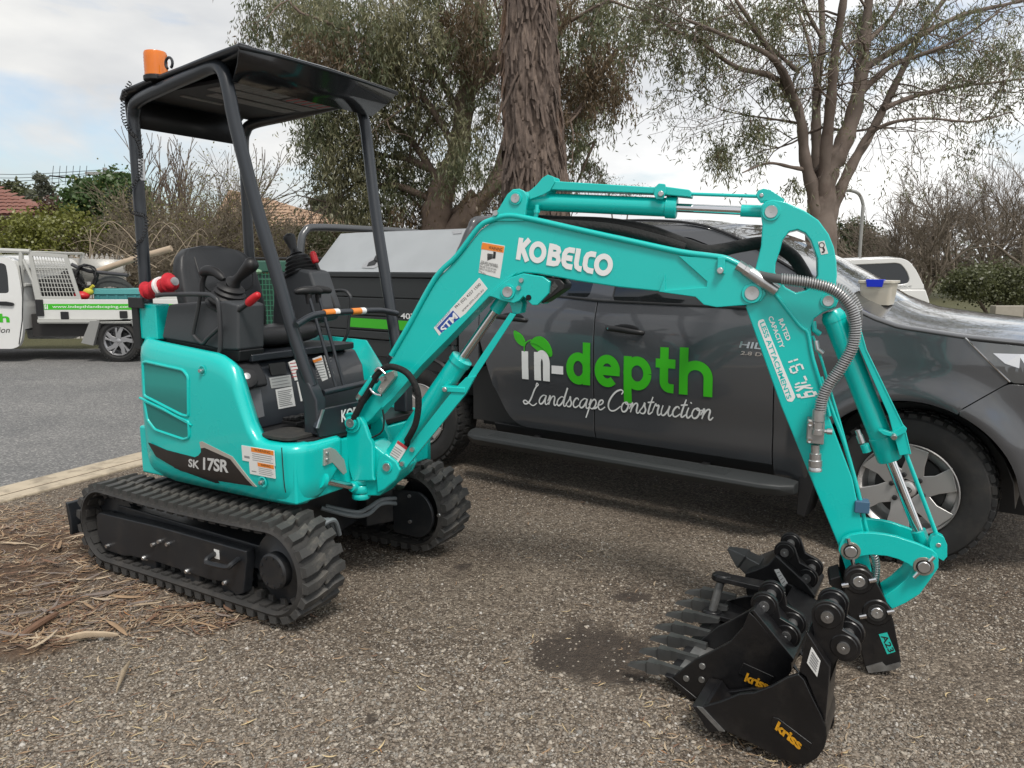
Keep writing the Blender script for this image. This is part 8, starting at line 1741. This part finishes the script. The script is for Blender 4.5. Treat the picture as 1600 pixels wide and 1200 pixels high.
# ---------------- houses
TILE = mat('roof_tile', (.20, .085, .062), .75, var=.3, vscale=3); TILE2 = mat('roof_tile_tan', (.36, .24, .16), .8, var=.3, vscale=3); RIDGE = mat('ridge_tile', (.16, .07, .05), .8)
WALLB = mat('brick_brown', (.16, .10, .075), .85, var=.3, vscale=8)
def tile_mesh(w, l, m):
    b = MB(); rows = []
    for (y, z) in ((0, .030), (l, .0)): rows.append([(w * t, y, z + .035 * math.sin(math.pi * 2 * t) ** 2 * (.7 if t > .5 else 1)) for t in np.linspace(0, 1, 7)])
    b.grid(rows); b.add([rows[0][0], rows[0][-1], (w, 0, -.01), (0, 0, -.01)], [(0, 1, 2, 3)]); return b.mesh('tile', m, angle=40)
def house(name, label, eL, eR, apexL, apexR, Y, Yb, m, tw, tl_, wallz):
    """front roof slope with eave eL-eR (pixels at depth Y) up to the ridge apexL-apexR (at depth Yb)"""
    E0, E1 = Vector(P3(*eL, Y)), Vector(P3(*eR, Y)); R0, R1 = Vector(P3(*apexL, Yb)), Vector(P3(*apexR, Yb)); zr = max(R0.z, R1.z); E0.z = E1.z = (E0.z + E1.z) / 2
    o = empty(name, Matrix.Translation((E0.x, Y, 0))); tag(o, label, 'house'); base = Vector((E0.x, Y, 0))
    b = MB(); d = .6; b.box(.3, (E1.x - E0.x) - .3, .5, (Yb - Y) * 2, 0, E0.z - .05); b.build('wall', WALLB, o)
    b = MB(); b.add([E0 - base, E1 - base, R1 - base, R0 - base], [(0, 1, 2, 3)]); bk0 = R0 - base + Vector((-(R0.x - E0.x), Yb - Y, E0.z - R0.z)); bk1 = R1 - base + Vector((E1.x - R1.x, Yb - Y, E1.z - R1.z)); b.add([R0 - base, R1 - base, bk1, bk0], [(0, 1, 2, 3)]); b.add([E0 - base, R0 - base, bk0], [(0, 1, 2)]); b.add([E1 - base, R1 - base, bk1], [(0, 2, 1)]); rf_ = b.build('roof', m, o, solid=.05)
    me = tile_mesh(tw, tl_, m); u_ = (E1 - E0).normalized(); up_ = ((R0 + R1) / 2 - (E0 + E1) / 2); up_ = (up_ - u_ * up_.dot(u_)); H_ = up_.length; v_ = up_.normalized(); n_ = u_.cross(v_); 
    nr = int(H_ / (tl_ * .9)); 
    cnt = 0
    for i in range(nr):
        t = (i + .5) / nr; a = E0.lerp(R0, t); c = E1.lerp(R1, t); x0 = (a - E0).dot(u_); x1 = (c - E0).dot(u_); k = int((x1 - x0) / tw)
        for j in range(k):
            p = E0 + u_ * (x0 + j * tw) + v_ * (i * tl_ * .9) + n_ * .04; 
            if not (-1.5 < (p.x * 1.0) / max(1, p.y) * 1200 / 800 + 0 < 1.5): continue
            if cnt > 290: continue
            q = 800 + p.x / p.y * 1200
            if q < -40: continue
            cnt += 1; M = Matrix((u_, v_, n_)).transposed().to_4x4(); M.translation = p - base; piece('tile', me, rf_, M)
    b = MB(); b.tube([R0 - base, R1 - base], .09, 8); b.tube([E1 - base, R1 - base], .09, 8); b.tube([E0 - base, R0 - base], .09, 8); b.build('ridge_cap', RIDGE if m is TILE else TILE2, rf_)
    b = MB(); b.tube([E0 - base + Vector((0, -.06, -.06)), E1 - base + Vector((0, -.06, -.06))], .06, 6); b.build('gutter', mat('gutter_brown', (.06, .04, .035), .5), rf_)
    b = MB(); b.box((E1.x - E0.x) * .75, (E1.x - E0.x) * .87, .44, .5, E0.z - 1.6, E0.z - .5); b.build('window', GLASS, o)
    return o
house('tiled_house', 'brick house with red-brown tiled roof at the left edge', (-330, 338), (82, 336), (-200, 262), (2, 304), 24, 27.5, TILE, .42, .40, 2.6)
house('tiled_house', 'house with pale tan tiled roof behind the hedge between the canopy posts', (330, 360), (560, 352), (360, 300), (426, 316), 30, 33, TILE2, .42, .38, 2.6)
# ---------------- fence pickets behind the white tray and dark mesh fence
fc = empty('picket_fence', Matrix.Translation(P3(150, 430, 16)[:2] + (0,))); tag(fc, 'white picket fence glimpsed behind the white tray ute', 'fence'); bx = P3(150, 430, 16)
PKW = mat('picket_white', (.55, .53, .5), .7)
me = MB().prism([(-.04, 0), (.04, 0), (.04, 1.72), (0, 1.80), (-.04, 1.72)], -.01, .01).mesh('picket', PKW)
for k in range(16): piece('picket', me, fc, Matrix.Translation((-1.0 + k * .105, 0, -.05)))
b = MB(); b.box(-1.1, .7, .02, .05, .5, .58); b.box(-1.1, .7, .02, .05, 1.3, 1.38); b.build('rail', PKW, fc)
mf = empty('rail_fence', Matrix.Translation(P3(430, 430, 13)[:2] + (0,))); tag(mf, 'dark low rail fence seen between the canopy post and the far lever', 'fence')
for zz in (1.52, 1.62, 1.1): b = MB(); b.tube([(-.8, 0, zz), (1.6, .4, zz)], .02, 6); b.build('rail', TRIM, mf)
for xx in (-.8, .2, 1.3): b = MB(); b.cyl((xx, .15, 0), (xx, .15, 1.66), .03, seg=8); b.build('post', TRIM, mf)
# green wire cage and wheelie bin on the verge behind the seat
cg = empty('wire_cage', Matrix.Translation(P3(404, 430, 9)[:2] + (0,))); tag(cg, 'green wire cage standing behind the operator seat', 'cage'); GW = mat('green_wire', (.03, .16, .09), .5)
for k in range(9): b = MB(); b.cyl((-.16 + .04 * k, 0, .6), (-.16 + .04 * k, 0, 1.42), .004, seg=5); b.build('wire', GW, cg)
for k in range(14): b = MB(); b.cyl((-.16, 0, .62 + .06 * k), (.16, 0, .62 + .06 * k), .004, seg=5); b.build('wire', GW, cg)
b = MB(); b.box(-.16, .16, .1, .5, 0, 1.35); b.build('cage_body', mat('cage_dark', (.015, .05, .035), .7), cg, bevel=.02); b = MB(); b.ell((-.04, 0, 1.43), (.08, .08, .035)); b.build('cage_lid', mat('pale_green', (.18, .32, .2), .5), cg)
wb = empty('rubbish_bin', Matrix.Translation(P3(428, 430, 9.4)[:2] + (0,))); tag(wb, 'dark green wheelie bin with blue strap behind the operator seat', 'bin'); b = MB(); b.prism([(-.26, 1.40), (.26, 1.40), (.20, .05), (-.20, .05)], 0, .5); b.build('bin_body', mat('bin_green', (.01, .035, .028), .5), wb, bevel=.02); b = MB(); b.prism([(-.29, 1.42), (.29, 1.42), (.27, 1.56), (-.27, 1.56)], -.04, .55); b.build('bin_lid', mat('bin_lid', (.03, .10, .07), .5), wb, bevel=.02); b = MB(); b.box(-.25, .25, -.02, 0, 1.02, 1.10); b.build('strap', mat('strap_blue', (.01, .12, .45), .5), wb)
# ---------------- lamp, poles, wires
lf = P3(1341, 430, 32); lo = empty('street_lamp', Matrix.Translation((lf[0], 32, 0))); tag(lo, 'grey street lamp with curved arm right of the gum tree', 'street lamp'); PG = mat('pole_grey', (.30, .30, .29), .6)
zt2 = P3(1340, 300, 32)[2]; b = MB(); b.tube(catmull([(0, 0, 0), (0, 0, zt2 * .8), (0, 0, zt2 - .5), (-.18, 0, zt2 - .1), (-.5, 0, zt2 + .05), (-1.0, 0, zt2 + .08)], 4), .07, 8); b.build('pole', PG, lo); b = MB(); b.ell((-1.2, 0, zt2 + .06), (.3, .1, .06)); b.build('lamp_head', PG, lo)
pf = P3(177, 430, 40); po = empty('power_pole', Matrix.Translation((pf[0], 40, 0))); tag(po, 'timber power pole with crossarm behind the rear canopy post', 'power pole'); zt3 = P3(177, 262, 40)[2]; b = MB(); b.cyl((0, 0, 0), (0, 0, zt3), .16, .11, seg=10); b.build('pole', PG, po); b = MB(); b.box(-1., 1., -.06, .06, zt3 - .35, zt3 - .2); b.build('crossarm', PG, po)
for k, (y0, y1) in enumerate(((266, 264), (273, 268), (281, 270), (290, 275), (297, 300))):
    A_ = Vector(P3(-120, y0, 44)); B_ = Vector(P3(178, y1, 40)); C_ = (A_ + B_) / 2 - Vector((0, 0, .25)); b = MB(); b.tube(catmull([A_, C_, B_], 5), .014, 4); tag(b.build('power_line', TRIM), ('topmost', 'second', 'third', 'fourth', 'lowest')[k] + ' overhead wire at the upper left', 'wire', 'overhead wires')
b = MB(); A_, B_ = P3(1300, 391, 60), P3(1480, 391, 60); b.tube([A_, B_], .05, 4); tag(b.build('guard_wire', PG), 'thin pale horizontal rail behind the white canopy ute', 'rail')
an = empty('tv_antenna', Matrix.Translation(P3(127, 300, 26))); tag(an, 'television antenna on a mast above the left house', 'antenna'); b = MB(); b.cyl((0, 0, -1.4), (0, 0, .5), .02, seg=6); b.build('mast', TRIM, an)
b = MB(); b.tube([(-1.0, 0, .52), (.35, 0, .38)], .025, 5); b.build('boom', TRIM, an)
for k in range(6): b = MB(); x_ = -.9 + k * .22; b.cyl((x_, -.1, .2), (x_, .1, .85), .01, seg=4); b.build('element', TRIM, an)
lw2 = empty('garden_wall', Matrix.Translation(P3(1590, 480, 16)[:2] + (0,))); tag(lw2, 'low pale concrete wall at the right edge beyond the bonnet', 'wall'); zt4 = P3(1590, 478, 16)[2]
for k in range(6): b = MB(); b.box(-.45 + k * .6, .14 + k * .6, 0, .2, 0, zt4); b.build('block', mat('wall_block', (.34, .31, .26), .85, var=.2, vscale=6), lw2, bevel=.01)
# red canvas roll strapped behind the console
q0, q1 = EF.py(228, 456, -.41), EF.py(272, 440, -.41); rr0 = EF.M @ Vector((q0[0], -.41, q0[1])); rr1 = EF.M @ Vector((q1[0], -.41, q1[1])); g = rr1 - rr0
ro = empty('red_roll', Matrix.Translation(rr0)); tag(ro, 'rolled red canvas bundle with white strap behind the near console', 'roll'); b = MB(); n_ = 18; pts = []; rad_ = []
for i in range(n_ + 1): t = i / n_; pts.append(g * t + Vector((0, 0, .004 * math.sin(t * 25)))); rad_.append((.036 + .006 * math.sin(t * 40) + .004 * math.sin(t * 17)) * (.6 if i in (0, n_) else 1))
b.tube(pts, rad_, 16); b.build('canvas', mat('red_canvas', (.50, .012, .025), .7, var=.25, vscale=25, bump=.5, bscale=30), ro, angle=60)
b = MB(); b.lathe([(.042, 0), (.0445, .003), (.0445, .018), (.042, .021)], g * .5, g, 20); b.build('strap', WHITE, ro); b = MB(); b.lathe([(.012, 0), (.02, 0), (.02, .008), (.012, .008)], g * 1.0 + Vector((0, 0, 0)), g, 16); b.build('end_ring', STEEL, ro)
